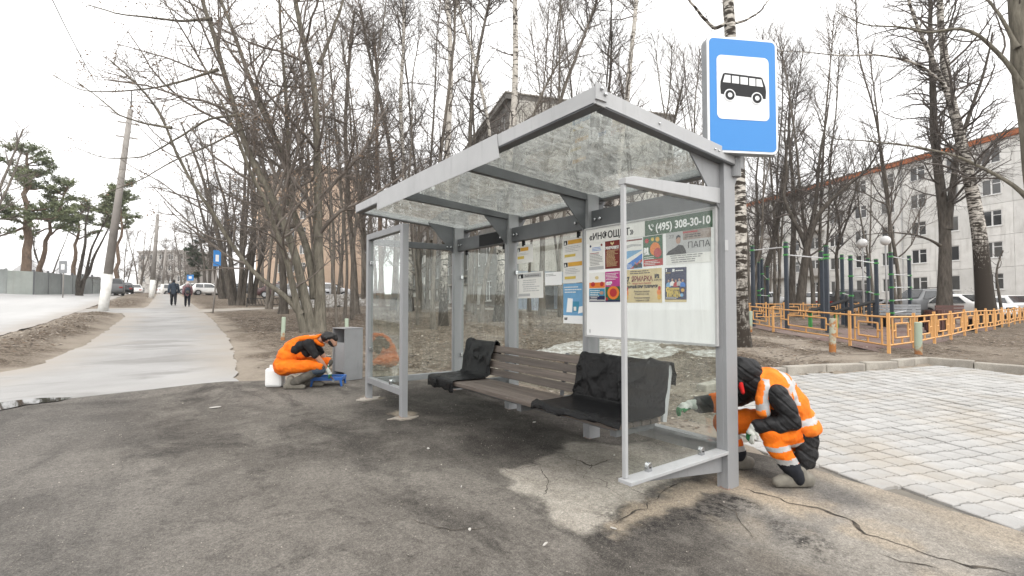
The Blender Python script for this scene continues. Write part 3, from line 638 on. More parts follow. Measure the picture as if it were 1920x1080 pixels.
# near end screen, cantilevered off the first post
yN, xF = .02, -1.17
MB().prism([(xF, 2.165), (-.091, 2.165), (-.091, 2.285), (xF + .08, 2.225), (xF, 2.205)], -.032, .032, tf=Matrix.Translation((0, yN, 0)) @ Matrix.Rotation(math.pi / 2, 4, 'X')).build('screen_top_rail', FA, sh, bevel=.004)
BX('screen_bar', (xF, yN - .016, .288), (xF + .026, yN + .016, 2.1635), FA, sh, bevel=.004)
BX('screen_bottom_rail', (xF - .02, yN - .075, .262), (-.091, yN + .03, .286), FA, sh, bevel=.003)
MB().prism([(xF + .05, .250), (-.091, .115), (-.091, .2605), (xF + .05, .2605)], -.018, .018, tf=Matrix.Translation((0, yN, 0)) @ Matrix.Rotation(math.pi / 2, 4, 'X')).build('rail_bracket', ST, sh, bevel=.003)
BX('screen_pane', (xF + .04, yN - .004, .305), (-.135, yN + .004, 2.15), M['screenglass'], sh)
def clip(x, y, z, par, rz=0):
    mb = MB().tube([(0, -.016, 0), (0, .016, 0)], [.021, .021], 14); mb.box((-.021, -.016, -.05), (.021, .016, -.006))
    o = mb.build('glass_clip', M['chrome'], par, bevel=.003); o.location = (x, y, z); o.rotation_euler.z = rz; return o
for x in (-.93, -.33): clip(x, yN, .325, sh)
for z in (2.0,): MB().box((-.094, yN - .068, z - .2), (-.05, yN - .066 + .001, z - .12)).build('clamp', FA, sh, bevel=.004)
# far end: corner post, end wall rails and glass, then the short front screen
xL, yL = -1.33, 4.22
zL = g(xL, yL)
def hollow_post(x, y, ztop, w=.075):
    z0 = g(x, y) - .02; o = BX('post', (-w / 2, -w / 2, 0), (w / 2, w / 2, ztop - z0), M['post_paint'], sh, bevel=.005); o.location = (x, y, z0); return o
hollow_post(xL, yL, 2.30); hollow_post(xL, 3.10, 2.30)
BX('screen_top_rail', (xL - .037, 3.138, 2.225), (xL + .037, yL - .038, 2.2995), ST, sh, bevel=.004)
BX('screen_bottom_rail', (xL - .037, 3.138, .36), (xL + .037, yL - .038, .435), ST, sh, bevel=.004)
BX('screen_pane', (xL - .004, 3.16, .45), (xL + .004, yL - .06, 2.21), M['glass'], sh)
for y in (3.45, ): clip(xL - .012, y, .475, sh, math.pi / 2)
for z in (.78, 1.9): MB().box((xL - .02, yL - .07, z), (xL + .02, yL - .0385, z + .045)).build('clamp', M['chrome'], sh, bevel=.004)
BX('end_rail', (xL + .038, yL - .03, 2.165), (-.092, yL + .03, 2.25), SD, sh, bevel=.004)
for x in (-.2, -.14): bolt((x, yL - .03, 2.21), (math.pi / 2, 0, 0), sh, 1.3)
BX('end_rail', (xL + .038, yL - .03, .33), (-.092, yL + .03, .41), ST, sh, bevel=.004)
BX('end_pane', (xL + .06, yL - .004, .42), (-.12, yL + .004, 2.15), M['glass'], sh)
# thin stone shims under the left posts
for k, (x, y) in enumerate(((xL, yL), (xL, 3.10))):
    q = [(x + (.055 + .10 * R.random()) * math.cos(a) * 1.3, y + (.06 + .07 * R.random()) * math.sin(a)) for a in [i * .42 for i in range(15)]]
    MB().prism(q, g(x, y) - .02, g(x, y) + .013).build('concrete_footing', M['path'], sh, bevel=.004)

# ------------------------------------------------------------------ bench
be = empty('bench', (-.7, 1.7, g(-.7, 1.7)), 0, 'long brown slatted bench inside the shelter, partly wrapped in black plastic', 'bench')
bz = g(-.7, 1.7); Y0, Y1 = .27, 3.14
def bx(nm, a, b, m, bev=.004):
    return MB().box((a[0] + .7, a[1] - 1.7, a[2] - bz), (b[0] + .7, b[1] - 1.7, b[2] - bz)).build(nm, m, be, bevel=bev)
for k in range(5):
    x0 = -.965 + k * .096; bx('seat_slat', (x0, Y0 + R.uniform(0, .008), .500 + k * -.002), (x0 + .088, Y1, .540 + k * -.002), M['wood'])
for k in range(4):
    z0 = .575 + k * .086; x0 = -.478 + k * .018
    tl = Matrix.Translation((x0 + .7, 0, z0 - bz)) @ Matrix.Rotation(math.radians(11), 4, 'Y')
    MB().box((0, Y0 + .02 - 1.7, 0), (.035, Y1 + .02 - 1.7, .077), tf=tl).build('back_slat', M['wood'], be, bevel=.004)
for y in (1.46, 2.84):      # carried on arms from the shelter posts
    bx('support_arm', (-.93, y - .032, .425), (-.095, y + .032, .497), SD, .003)
    tl = Matrix.Translation((-.43 + .7, y - 1.7, .46 - bz)) @ Matrix.Rotation(math.radians(11), 4, 'Y')
    MB().box((0, -.025, 0), (.012, .025, .46), tf=tl).build('back_bracket', SD, be, bevel=.003)
bx('support_arm', (-.93, .30, .445), (-.50, .36, .497), SD, .003); bx('support_arm', (-.93, 2.98, .445), (-.50, 3.04, .497), SD, .003)
bx('long_beam', (-.70, Y0 + .3, .40), (-.64, Y1 - .2, .454), SD)
tl = Matrix.Translation((-.475 + .7, Y0 - .012 - 1.7, .50 - bz)) @ Matrix.Rotation(math.radians(11), 4, 'Y')
MB().box((0, -.011, 0), (.05, .011, .43), tf=tl).build('end_bracket', FA, be, bevel=.003)
def drape(name, y0, y1, label, seed, fall, slant):
    # profile over seat and back: hangs over the front edge, runs over seat, up the back and over its top
    prof = [(-.985, .545 - fall), (-.983, .51), (-.975, .549), (-.93, .556), (-.80, .550), (-.66, .552), (-.54, .556), (-.495, .575), (-.488, .62), (-.470, .72), (-.448, .83), (-.425, .92), (-.40, .945), (-.375, .935), (-.362, .86), (-.352, .76)]
    prof = np.array(prof); s = np.r_[0, np.cumsum(np.hypot(*np.diff(prof, axis=0).T))]; nu, nv = 90, 80
    su = np.linspace(0, s[-1], nu); px_ = np.interp(su, s, prof[:, 0]); pz_ = np.interp(su, s, prof[:, 1])
    v = np.linspace(0, 1, nv); U, Vv = np.meshgrid(np.arange(nu), v)
    sU = su[U.astype(int)]
    yy = y0 + (y1 - y0) * Vv + slant * (1 - sU / s[-1]) * (1 - Vv) + (vn(sU, Vv * 3, 4, seed, 3) - .5) * .05
    rid = np.abs(vn(sU * .55 + Vv * .5, Vv * (y1 - y0) * .9 - sU * .55, 4.5, seed + 5, 2) - .5) * 2; rid2 = vn(sU, yy, 13, seed + 8, 4) - .5
    nx = np.gradient(pz_); nz = -np.gradient(px_); L = np.hypot(nx, nz) + 1e-9; nx, nz = -nx / L, -nz / L
    crease = (1 - rid) ** 10 * .022 + rid2 * .007 + .006
    flat_ = np.where((sU > .1) & (sU < .55), .35, 1.0)
    off = np.maximum(crease * flat_, .004)
    x = px_[U.astype(int)] + nx[U.astype(int)] * off; z = pz_[U.astype(int)] + nz[U.astype(int)] * off
    e = (vn(yy, yy * 0, 7, seed + 11, 3) - .5) * .07
    x = x; z = z + np.where(sU < .03, e, 0) + np.where(sU > s[-1] - .04, e, 0)
    lp = ((sU > .3) & (sU < .55)) * 0
    I = np.arange(nu * nv).reshape(nv, nu); q = np.stack([I[:-1, :-1], I[:-1, 1:], I[1:, 1:], I[1:, :-1]], -1).reshape(-1, 4)
    o = link(name, npmesh(name, np.c_[x.ravel(), yy.ravel(), z.ravel()], q, True), M['poly']); tag(o, label, 'plastic sheet', 'black plastic sheets over the bench')
    sm = o.modifiers.new('thickness', 'SOLIDIFY'); sm.thickness = .0015; return o
drape('plastic_sheet', 2.60, 3.20, 'black plastic sheet wrapped over the far left end of the bench', 7, .10, -.02)
drape('plastic_sheet', .22, 1.20, 'black plastic sheet draped over the near right end of the bench, trailing over its end', 23, .03, .0)
# corner of the near sheet hanging free behind the back rest

# ------------------------------------------------------------------ notice board
bd = empty('notice_board', (-.06, .78, 1.07), 0, 'white notice board with a grey and green header, full of posters', 'notice board')
XB = -.108
YM = lambda y: .9778 * y - .0463
ZM = lambda z: 1.4 + (z - 1.4) * .978
def bb(nm, y0, y1, z0, z1, x0, x1, m, par=None, bev=0):
    y0, y1, z0, z1 = YM(y0), YM(y1), ZM(z0), ZM(z1)
    return MB().box((x0 + .06, y0 - .78, z0 - 1.07), (x1 + .06, y1 - .78, z1 - 1.07)).build(nm, m, par or bd, bevel=bev)
bb('backing_panel', .075, 1.505, 1.075, 2.145, XB - .004, XB + .012, M['white'], bev=.002)
for a in ((.055, .0745, 1.06, 2.16), (1.5055, 1.525, 1.06, 2.16)): bb('frame_strip', *a, XB - .014, XB + .012, M['lgrey'], bev=.002)
for a in ((.075, 1.505, 1.055, 1.0745), (.075, 1.505, 2.1455, 2.163)): bb('frame_strip', *a, XB - .014, XB + .012, M['lgrey'], bev=.002)
bb('header_strip', .756, 1.49, 2.003, 2.137, XB - .008, XB - .0045, M['paper']); bb('phone_strip', .09, .752, 2.003, 2.137, XB - .008, XB - .0045, M['green'])
RT = (math.pi / 2, 0, -math.pi / 2)      # text facing the road, reading away from the camera's left
def tx_(par, s, y, z, size, m, width=None, bold=0, x=XB - .0085, o=(-.06, .78, 1.07), name='lettering'):
    y, z = YM(y), ZM(z)
    return text(name, s, size, m, par, (x - o[0], y - o[1], z - o[2]), RT, width, bold)
tx_(bd, '«ИНФОЩИТ»', 1.455, 2.035, .090, M['ink'], .56, .002)
tx_(bd, '(495) 308-30-10', .635, 2.035, .090, M['white'], .515, .0022)
ph = MB(); cyy, czz = YM(.685), ZM(2.07)
ph.tube([(XB - .009 + .06, cyy + .018 - .78, czz + .026 - 1.07), (XB - .009 + .06, cyy + .012 - .78, czz - .004 - 1.07), (XB - .009 + .06, cyy - .014 - .78, czz - .026 - 1.07)], [.009, .006, .009], 6)
for rr in (.014, .024): ph.tube([(XB - .009 + .06, cyy - .005 - rr * math.cos(a) - .78, czz + .005 + rr * math.sin(a) - 1.07) for a in (.0, .4, .8, 1.2, 1.55)], .0025, 4)
ph.build('phone_mark', M['white'], bd)
tx_(bd, '1', 1.465, 1.10, .05, M['ink'])
class Poster:
    def __init__(s, y0, y1, z0, z1, m, label, x=XB - .0046, th=.0012, group='posters on the notice board'):
        if x < -.05: y0, y1, z0, z1 = YM(y0), YM(y1), ZM(z0), ZM(z1)
        s.x, s.y0, s.z0, s.w, s.h = x, y0, z0, y0 - y1, z1 - z0; s.k = 0   # y0 is the left edge
        s.loc = (x, y0, z0)
        s.o = MB().box((-th, -s.w, 0), (0, 0, s.h)).build('poster', m); s.o.location = s.loc; s.o.rotation_euler = (R.uniform(-.012, .012), 0, 0); tag(s.o, label, 'poster', group); s.th = th
    def rect(s, u0, u1, v0, v1, m, nm='picture'):
        s.k += 1; d = s.th + .0004 + .00025 * s.k
        return MB().box((-d, -u1 * s.w, v0 * s.h), (-s.th * .5, -u0 * s.w, v1 * s.h)).build(nm, m, s.o)
    def poly(s, pts, m, nm='picture'):
        s.k += 1; d = s.th + .0004 + .00025 * s.k
        return MB().prism([(-u * s.w, v * s.h) for u, v in pts], 0, d, tf=Matrix(((0, 0, -1, 0), (1, 0, 0, 0), (0, 1, 0, 0), (0, 0, 0, 1)))).build(nm, m, s.o)
    def disc(s, u, v, ru, rv, m, nm='picture', n=14): return s.poly([(u + ru * math.cos(2 * math.pi * i / n), v + rv * math.sin(2 * math.pi * i / n)) for i in range(n)][::-1], m, nm)
    def txt(s, body, u, v, h, m, width=None, bold=0):
        s.k += 1; return text('lettering', body, h * s.h * 1.38, m, s.o, (-(s.th + .0006 + .00025 * s.k), -u * s.w, v * s.h), RT, width * s.w if width else None, bold, 'LEFT', .0003)
    def lines(s, u0, u1, v0, v1, n, m, nm='small_print'):
        s.k += 1; d = s.th + .0004 + .00025 * s.k; mb = MB(); st = (v1 - v0) / n
        for i in range(n):
            a = u0 + R.uniform(0, .06) * (u1 - u0); b = u1 - R.uniform(0, .35) * (u1 - u0); v = v0 + (i + .2) * st
            while a < b - .01:
                e = min(b, a + R.uniform(.05, .16) * (u1 - u0) + .02); mb.box((-d, -e * s.w, v * s.h), (-s.th * .5, -a * s.w, (v + st * .38) * s.h)); a = e + .018
        return mb.build(nm, m, s.o)
    def person(s, u, v, sc, coat, skin):
        s.poly([(u - .5 * sc, v), (u + .5 * sc, v), (u + .45 * sc, v + .55 * sc * s.w / s.h), (u + .18 * sc, v + .78 * sc * s.w / s.h), (u - .18 * sc, v + .78 * sc * s.w / s.h), (u - .45 * sc, v + .55 * sc * s.w / s.h)][::-1], coat, 'figure')
        s.disc(u, v + 1.02 * sc * s.w / s.h, .17 * sc, .24 * sc * s.w / s.h, skin, 'figure')
p = Poster(1.462, 1.262, 1.732, 2.000, M['paper'], 'white notice with rows of small blue print and a grey foot band'); p.rect(0, 1, 0, .12, M['lgrey']); p.disc(.12, .90, .06, .045, M['navy']); p.disc(.88, .90, .06, .045, M['dred']); p.lines(.2, .95, .70, .86, 3, M['blue']); p.lines(.05, .95, .16, .66, 9, M['greytext']); p.lines(.1, .9, .60, .64, 1, M['red'])
p = Poster(1.243, 1.052, 1.732, 2.008, M['dred'], 'dark red poster with a gold emblem and pale headline'); p.poly([(.38, .88), (.47, .84), (.5, .80), (.53, .84), (.62, .88), (.60, .95), (.52, .90), (.48, .90), (.40, .95)][::-1], M['cream'], 'emblem'); p.txt('РОСГВАРДИЯ', .05, .70, .075, M['paper'], .9, .004); p.lines(.08, .92, .08, .66, 14, M['cream'])
p = Poster(.990, .788, 1.716, 1.996, M['lblue'], 'pale blue recruiting poster with a white tricolour diagonal and two dark figures'); p.rect(0, 1, .60, 1, M['paper']); p.rect(0, 1, .92, .97, M['dred']); p.poly([(.0, .68), (.5, .74), (.95, .72), (.95, .78), (.4, .82), (0, .78)][::-1], M['lgrey']); p.poly([(0, .30), (1, .58), (1, .48), (0, .12)][::-1], M['paper']); p.poly([(0, .12), (1, .48), (1, .30), (.3, 0), (0, 0)][::-1], M['blue']); p.poly([(.3, 0), (1, .30), (1, .22), (.5, 0)][::-1], M['red']); p.person(.62, .02, .22, M['ink'], M['skin']); p.person(.86, .03, .26, M['ink'], M['skin']); p.lines(.08, .5, .02, .18, 4, M['paper'])
p = Poster(.774, .563, 1.728, 1.996, M['red'], 'red and green children\'s show poster with the date 31 March'); p.rect(0, 1, .22, 1, M['dgreen']); p.disc(.62, .55, .26, .22, M['orange']); p.disc(.75, .42, .20, .16, M['red']); p.disc(.2, .85, .1, .08, M['red']); p.disc(.75, .86, .1, .08, M['amber']); p.disc(.5, .88, .08, .06, M['yel']); p.txt('31', .05, .48, .13, M['white'], .25, .006); p.txt('МАРТА', .04, .38, .065, M['white'], .3, .003); p.lines(.06, .94, .03, .18, 3, M['paper']); p.lines(.05, .6, .22, .34, 2, M['paper'])
p = Poster(.530, .105, 1.728, 2.002, M['lgrey'], 'wide grey theatre poster with a seated man in a dark coat'); p.rect(.0, 1, .0, .30, M['paper']); p.rect(.40, 1, .72, 1, surf('dull brown print', (.22, .16, .13), (.32, .27, .24), scale=30)); p.poly([(.0, .30), (.06, .42), (.22, .52), (.30, .60), (.40, .56), (.46, .40), (.47, .30)][::-1], M['ink'], 'figure'); p.disc(.29, .74, .055, .12, M['skin'], 'figure'); p.poly([(.235, .76), (.25, .87), (.30, .90), (.345, .85), (.34, .80), (.29, .83)][::-1], M['ink'], 'figure'); p.txt('ПАПА', .50, .46, .19, M['ink'], .47); p.txt('22', .07, .82, .11, M['greytext'], .12); p.rect(.40, .72, .925, .97, M['red']); p.lines(.44, .96, .78, .90, 2, M['ink']); p.lines(.10, .95, .04, .30, 4, M['greytext'])
p = Poster(1.462, 1.248, 1.412, 1.704, M['paper'], 'poster with a red sunset scene above a dark blue text block'); p.rect(0, 1, 0, .45, M['navy']); p.rect(0, 1, .20, .45, M['teal']); p.rect(0, 1, .47, .66, M['orange']); p.disc(.25, .60, .14, .08, M['red']); p.disc(.82, .60, .12, .08, M['red']); p.disc(.5, .82, .12, .06, M['cream']); p.lines(.06, .7, .05, .42, 6, M['paper']); p.disc(.80, .30, .13, .06, M['skin']); p.rect(0, 1, .03, .07, M['lgrey'])
p = Poster(1.240, 1.052, 1.410, 1.704, M['pink'], 'purple and green price poster with a round orange splash'); p.rect(0, 1, 0, .50, M['dgreen']); p.disc(.55, .30, .40, .22, M['orange']); p.disc(.55, .30, .25, .14, M['red']); p.lines(.05, .95, .72, .96, 5, M['paper']); p.txt('400Р', .06, .57, .085, M['white'], .45, .005); p.rect(0, 1, .0, .06, M['navy']); p.disc(.1, .1, .09, .05, M['red'])
p = Poster(.990, .576, 1.402, 1.706, M['cream'], 'wide yellow fair poster with orange trim and dates'); p.txt('ЯРМАРКА', .19, .64, .155, M['dred'], .58, .002); p.txt('27', .02, .66, .13, M['ink'], .12, .004); p.txt('МАРТА', .01, .57, .06, M['ink'], .14); p.txt('№2', .82, .72, .10, M['ink'], .12, .004); p.txt('АПРЕЛЯ', .80, .63, .055, M['ink'], .19); p.txt('ГЛАВНЫЙ ПРИЗ ТЕЛЕВИЗОР', .03, .44, .075, M['ink'], .87, .002); p.txt('РОЗЫГРЫШ ПРИЗОВ', .22, .55, .05, M['red'], .5); p.lines(.14, .80, .86, .98, 2, M['ink']); p.txt('Розыгрыш лотереи', .26, .31, .06, M['ink'], .42); p.txt('29 марта в 15.00', .28, .23, .06, M['ink'], .38); p.txt('Розыгрыш лотереи', .26, .12, .06, M['ink'], .42); p.txt('1 апреля в 15.00', .28, .04, .06, M['ink'], .38)
for u in (.05, .93): p.disc(u, .30, .05, .10, M['orange'], n=9); p.disc(u, .16, .045, .08, M['amber'], n=8); p.disc(u + .01, .42, .035, .06, M['red'], n=7)
p = Poster(.546, .333, 1.409, 1.702, M['navy'], 'dark navy concert poster with a row of performers and yellow lettering'); p.rect(.0, 1., .0, .07, M['cream']); p.txt('7', .05, .89, .07, M['white'], .07, .004); p.txt('ДК', .35, .89, .06, M['white'], .13, .002); p.lines(.5, .95, .88, .95, 1, M['paper']); p.txt('АПРЕЛЯ', .05, .83, .035, M['yel'], .22)
for i, u in enumerate((.18, .36, .52, .68, .84)): p.person(u, .44 + .03 * (i % 2), .23, (M['lblue'], M['paper'], M['red'], M['lgrey'], M['blue'])[i], M['skin'])
p.txt('Синяя', .08, .30, .12, M['yel'], .62, .006); p.txt('ПТИЦА', .12, .17, .12, M['yel'], .64, .006); p.lines(.05, .6, .09, .15, 2, M['paper']); p.disc(.84, .34, .07, .05, M['amber']); p.disc(.80, .20, .07, .05, M['lblue'])
# sheets taped to the inside of the back glass
GX = .0105; GG = 'notices taped inside the back glass'
p = Poster(2.76, 2.44, 1.885, 2.10, M['paper'], 'short white notice with an orange title bar, taped high on the middle pane', GX, group=GG); p.rect(.04, .20, .66, .88, M['ink']); p.txt('А', .07, .69, .13, M['white'], .09, .004); p.rect(.22, .72, .68, .88, M['amber']); p.lines(.05, .8, .46, .60, 2, M['lgrey']); p.rect(.05, .45, .24, .40, M['yel'])
p = Poster(2.75, 2.25, 1.455, 1.765, M['paper'], 'wide white notice with a grey title bar, taped low on the middle pane', GX, group=GG); p.rect(.04, .24, .78, .95, M['ink']); p.txt('А', .08, .80, .11, M['white'], .08, .004); p.rect(.25, .93, .79, .95, M['lgrey']); p.txt('Библиотека', .32, .83, .075, M['ink'], .52); p.lines(.2, .95, .25, .74, 6, M['lgrey']); p.rect(.05, .50, .08, .18, M['lgrey']); p.rect(.03, .06, .05, .7, M['lgrey'])
p = Poster(1.905, 1.575, 1.612, 2.10, M['paper'], 'tall white timetable with two orange title bars beside the notice board', GX, group=GG)
for v in (.55, .06): p.rect(.05, .22, v + .30, v + .40, M['ink']); p.txt('А', .08, v + .315, .06, M['white'], .09, .003); p.rect(.25, .90, v + .31, v + .40, M['amber']); p.lines(.08, .85, v + .14, v + .28, 4, M['lgrey']); p.rect(.08, .60, v + .03, v + .09, M['yel'])
p = Poster(1.906, 1.575, 1.18, 1.608, M['lblue'], 'blue advertisement sheet with a white phone picture beside the notice board', GX, group=GG); p.rect(0, 1, 0, .20, M['white']); p.txt('МАХ', .05, .09, .05, M['ink'], .16, .003); p.lines(.05, .85, .76, .95, 3, M['paper']); p.poly([(.15, .28), (.42, .28), (.46, .62), (.22, .64)][::-1], M['white']); p.rect(.46, .75, .30, .55, M['teal']); p.rect(.50, .62, .32, .42, M['paper']); p.poly([(.7, .25), (1, .30), (1, .45), (.75, .42)][::-1], M['white'])
p = Poster(2.215, 1.93, 1.60, 1.745, M['white'], 'small plain white sheet between the two columns of notices', GX, group=GG); p.lines(.03, .75, .70, .92, 2, M['greytext'])

# ------------------------------------------------------------------ bus stop sign on the near post
ang = math.atan2(-.276, .528)
sc_ = at(1390, 175, 3.70)
sg = empty('bus_stop_sign', (sc_[0], sc_[1], 2.535), ang + math.pi * 0, 'blue bus stop sign with a black bus on white, mounted above the shelter roof', 'bus stop sign')
def rr(w, h, r, n=6, cx=0, cz=0):
    o = []
    for sx, sz, a0 in ((1, 1, 0), (-1, 1, 90), (-1, -1, 180), (1, -1, 270)):
        for i in range(n + 1): a = math.radians(a0 + 90 * i / n); o.append((cx + sx * (w / 2 - r) + r * math.cos(a), cz + sz * (h / 2 - r) + r * math.sin(a)))
    return o
TF = Matrix(((1, 0, 0, 0), (0, 0, -1, 0), (0, 1, 0, 0), (0, 0, 0, 1)))     # xy profile stands up, extruded towards the viewer
SW, SH = .585, .895
def plate(nm, poly, d0, d1, m, par=sg, bev=0): return MB().prism(poly, d0, d1, tf=Matrix.Translation((0, 0, SH / 2)) @ TF).build(nm, m, par, bevel=bev)
plate('light_box', rr(SW, SH, .05), -.06, .012, M['plate'], bev=.006); plate('white_border', rr(SW - .004, SH - .004, .05), .0125, .0185, M['signwhite'], bev=.003)
fc = plate('blue_face', rr(SW - .04, SH - .04, .036), .019, .0215, M['signblue']); wp = plate('white_panel', rr(SW - .155, .49, .04, cz=.055), .022, .0235, M['signwhite'])
def bus(poly, d0, d1, m): return plate('bus_symbol', [(x, z + .055) for x, z in poly], d0, d1, m)
bus([(-.185, -.055), (.185, -.075), (.19, -.02), (.185, .02), (.16, .085), (.145, .092), (-.15, .108), (-.165, .10), (-.185, .04), (-.188, .0)], .024, .0255, M['ink'])
for a, b, c, e in ((-.155, -.105, .092, .035), (-.093, -.035, .088, .032), (-.023, .038, .084, .028), (.05, .10, .08, .022), (.109, .150, .076, .02)):
    sl = .02 if a < -.15 else 0; sr = .014 if b > .14 else 0
    bus([(a - sl * .6, e), (b + sr, e - .002), (b, c - .002), (a + sl * .2, c)], .026, .027, M['signwhite'])
for cx, cz in ((-.112, -.062), (.112, -.074)):
    for r_, d, m in ((.047, .0275, M['signwhite']), (.038, .0288, M['ink']), (.018, .0301, M['signwhite'])):
        bus([(cx + r_ * math.cos(i * math.pi / 9), cz + r_ * math.sin(i * math.pi / 9)) for i in range(18)], .026, d, m)
MB().tube([(0, .10, -.15), (0, .10, .86)], .046, 18).build('mast', ST, sg, smooth=False); MB().box((-.09, .06, .2), (.09, .085, .24)).box((-.09, .06, .62), (.09, .085, .66)).build('mast_bracket', ST, sg)
ml = Vector((sc_[0], sc_[1], 0)) + Matrix.Rotation(ang, 3, 'Z') @ Vector((0, .10, 0))
bk = MB().box((.061, -.03, 2.39), (.075, .03, 2.50)); bk.tube([(.076, 0, 2.445), (ml.x - .02, ml.y, 2.445)], .028, 6)
o = bk.build('arm', ST, sg); o.matrix_parent_inverse = Matrix.Rotation(-ang, 4, 'Z') @ Matrix.Translation((-sc_[0], -sc_[1], -2.535))
# ------------------------------------------------------------------ trees
class Tubes:
    def __init__(s): s.g = {}
    def add(s, pts, rad, n): s.g.setdefault((len(pts), n), []).append((pts, rad))
    def mesh(s, name):
        V = []; Fq = []; base = 0
        for (k, n), L in s.g.items():
            P = np.array([a for a, _ in L], float); Rd = np.array([b for _, b in L], float); m = len(L)
            T = np.gradient(P, axis=1); T /= np.linalg.norm(T, axis=2, keepdims=True) + 1e-9
            mt = T.mean(1); ref = np.where((np.abs(mt[:, 2]) < .9)[:, None], np.array([0, 0, 1.]), np.array([1., 0, 0]))[:, None, :]
            U = np.cross(T, np.broadcast_to(ref, T.shape)); U /= np.linalg.norm(U, axis=2, keepdims=True) + 1e-9; Wv = np.cross(U, T)
            a = 2 * np.pi * np.arange(n) / n
            ring = P[:, :, None, :] + Rd[:, :, None, None] * (U[:, :, None, :] * np.cos(a)[None, None, :, None] + Wv[:, :, None, :] * np.sin(a)[None, None, :, None])
            V.append(ring.reshape(-1, 3))
            i = np.arange(m)[:, None, None] * k * n + np.arange(k - 1)[None, :, None] * n; j = np.arange(n)[None, None, :]; j1 = (j + 1) % n
            Fq.append(np.stack([i + j, i + j1, i + n + j1, i + n + j], -1).reshape(-1, 4) + base); base += m * k * n
        if not V: return None
        return npmesh(name, np.concatenate(V), np.concatenate(Fq), True)
def unit(v):
    l = math.sqrt(v[0] ** 2 + v[1] ** 2 + v[2] ** 2) + 1e-9; return (v[0] / l, v[1] / l, v[2] / l)
def spline(pts, n):
    pts = np.array(pts, float); s = np.r_[0, np.cumsum(np.linalg.norm(np.diff(pts, axis=0), axis=1))]; u = np.linspace(0, s[-1], n)
    P = np.c_[np.interp(u, s, pts[:, 0]), np.interp(u, s, pts[:, 1]), np.interp(u, s, pts[:, 2])]
    for _ in range(max(1, n // (2 * len(pts)))): P[1:-1] = (P[:-2] + 2 * P[1:-1] + P[2:]) / 4
    return P
def branch(rng, p, d, L, r0, k, up, jit, r1=.3):
    pts = [p]; st = L / (k - 1)
    for i in range(k - 1):
        d = unit((d[0] + rng.gauss(0, jit), d[1] + rng.gauss(0, jit), d[2] + rng.gauss(0, jit) + up)); p = (p[0] + d[0] * st, p[1] + d[1] * st, p[2] + d[2] * st); pts.append(p)
    return pts, [r0 * (1 - (1 - r1) * i / (k - 1)) for i in range(k)]
def side(rng, t, ang, pref=None):
    while True:
        v = unit((rng.gauss(0, 1), rng.gauss(0, 1), rng.gauss(0, .7)))
        c = t[0] * v[0] + t[1] * v[1] + t[2] * v[2]; v = (v[0] - c * t[0], v[1] - c * t[1], v[2] - c * t[2])
        l = math.sqrt(v[0] ** 2 + v[1] ** 2 + v[2] ** 2)
        if l > .2: v = (v[0] / l, v[1] / l, v[2] / l); break
    ca, sa = math.cos(ang), math.sin(ang); return unit((t[0] * ca + v[0] * sa, t[1] * ca + v[1] * sa, t[2] * ca + v[2] * sa))
def children(rng, tb, pts, rad, L, level, cfg, tips):
    n = cfg['n'][level - 1]; n = max(1, int(n * L / cfg['ref'][level - 1] + rng.random()))
    k = len(pts)
    for i in range(n):
        u = cfg['u0'] + (1 - cfg['u0']) * (i + rng.random()) / n; q = min(u, .999) * (k - 1); a = int(q); f = q - a
        p = tuple(pts[a][c] * (1 - f) + pts[a + 1][c] * f for c in range(3)); t = unit(tuple(pts[a + 1][c] - pts[a][c] for c in range(3)))
        r = rad[a] * (1 - f) + rad[a + 1] * f
        l = L * cfg['len'][level - 1] * rng.uniform(.55, 1.15) * (1 - .45 * u); r_ = max(cfg['rmin'], min(r * .62, l * cfg['thick']))
        d = side(rng, t, math.radians(rng.uniform(*cfg['ang']))); kk = (6, 5, 4, 3)[min(level, 3)]
        bp, br = branch(rng, p, d, l, r_, kk, cfg['up'][min(level, 2)], cfg['jit'], .3 if level < 3 else .5)
        tb.add(bp, br, 5 if level == 1 and r_ > .03 else (4 if level == 1 else 3))
        if level < cfg['depth']: children(rng, tb, bp, br, l, level + 1, cfg, tips)
        else: tips.append(bp[-1])
DEF = dict(n=(11, 7, 4, 3), ref=(1., 1.6, .8, .4), len=(.36, .52, .55, .5), ang=(28, 58), up=(.05, .10, .06), jit=.16, rmin=.0035, thick=.016, u0=.25, depth=3)
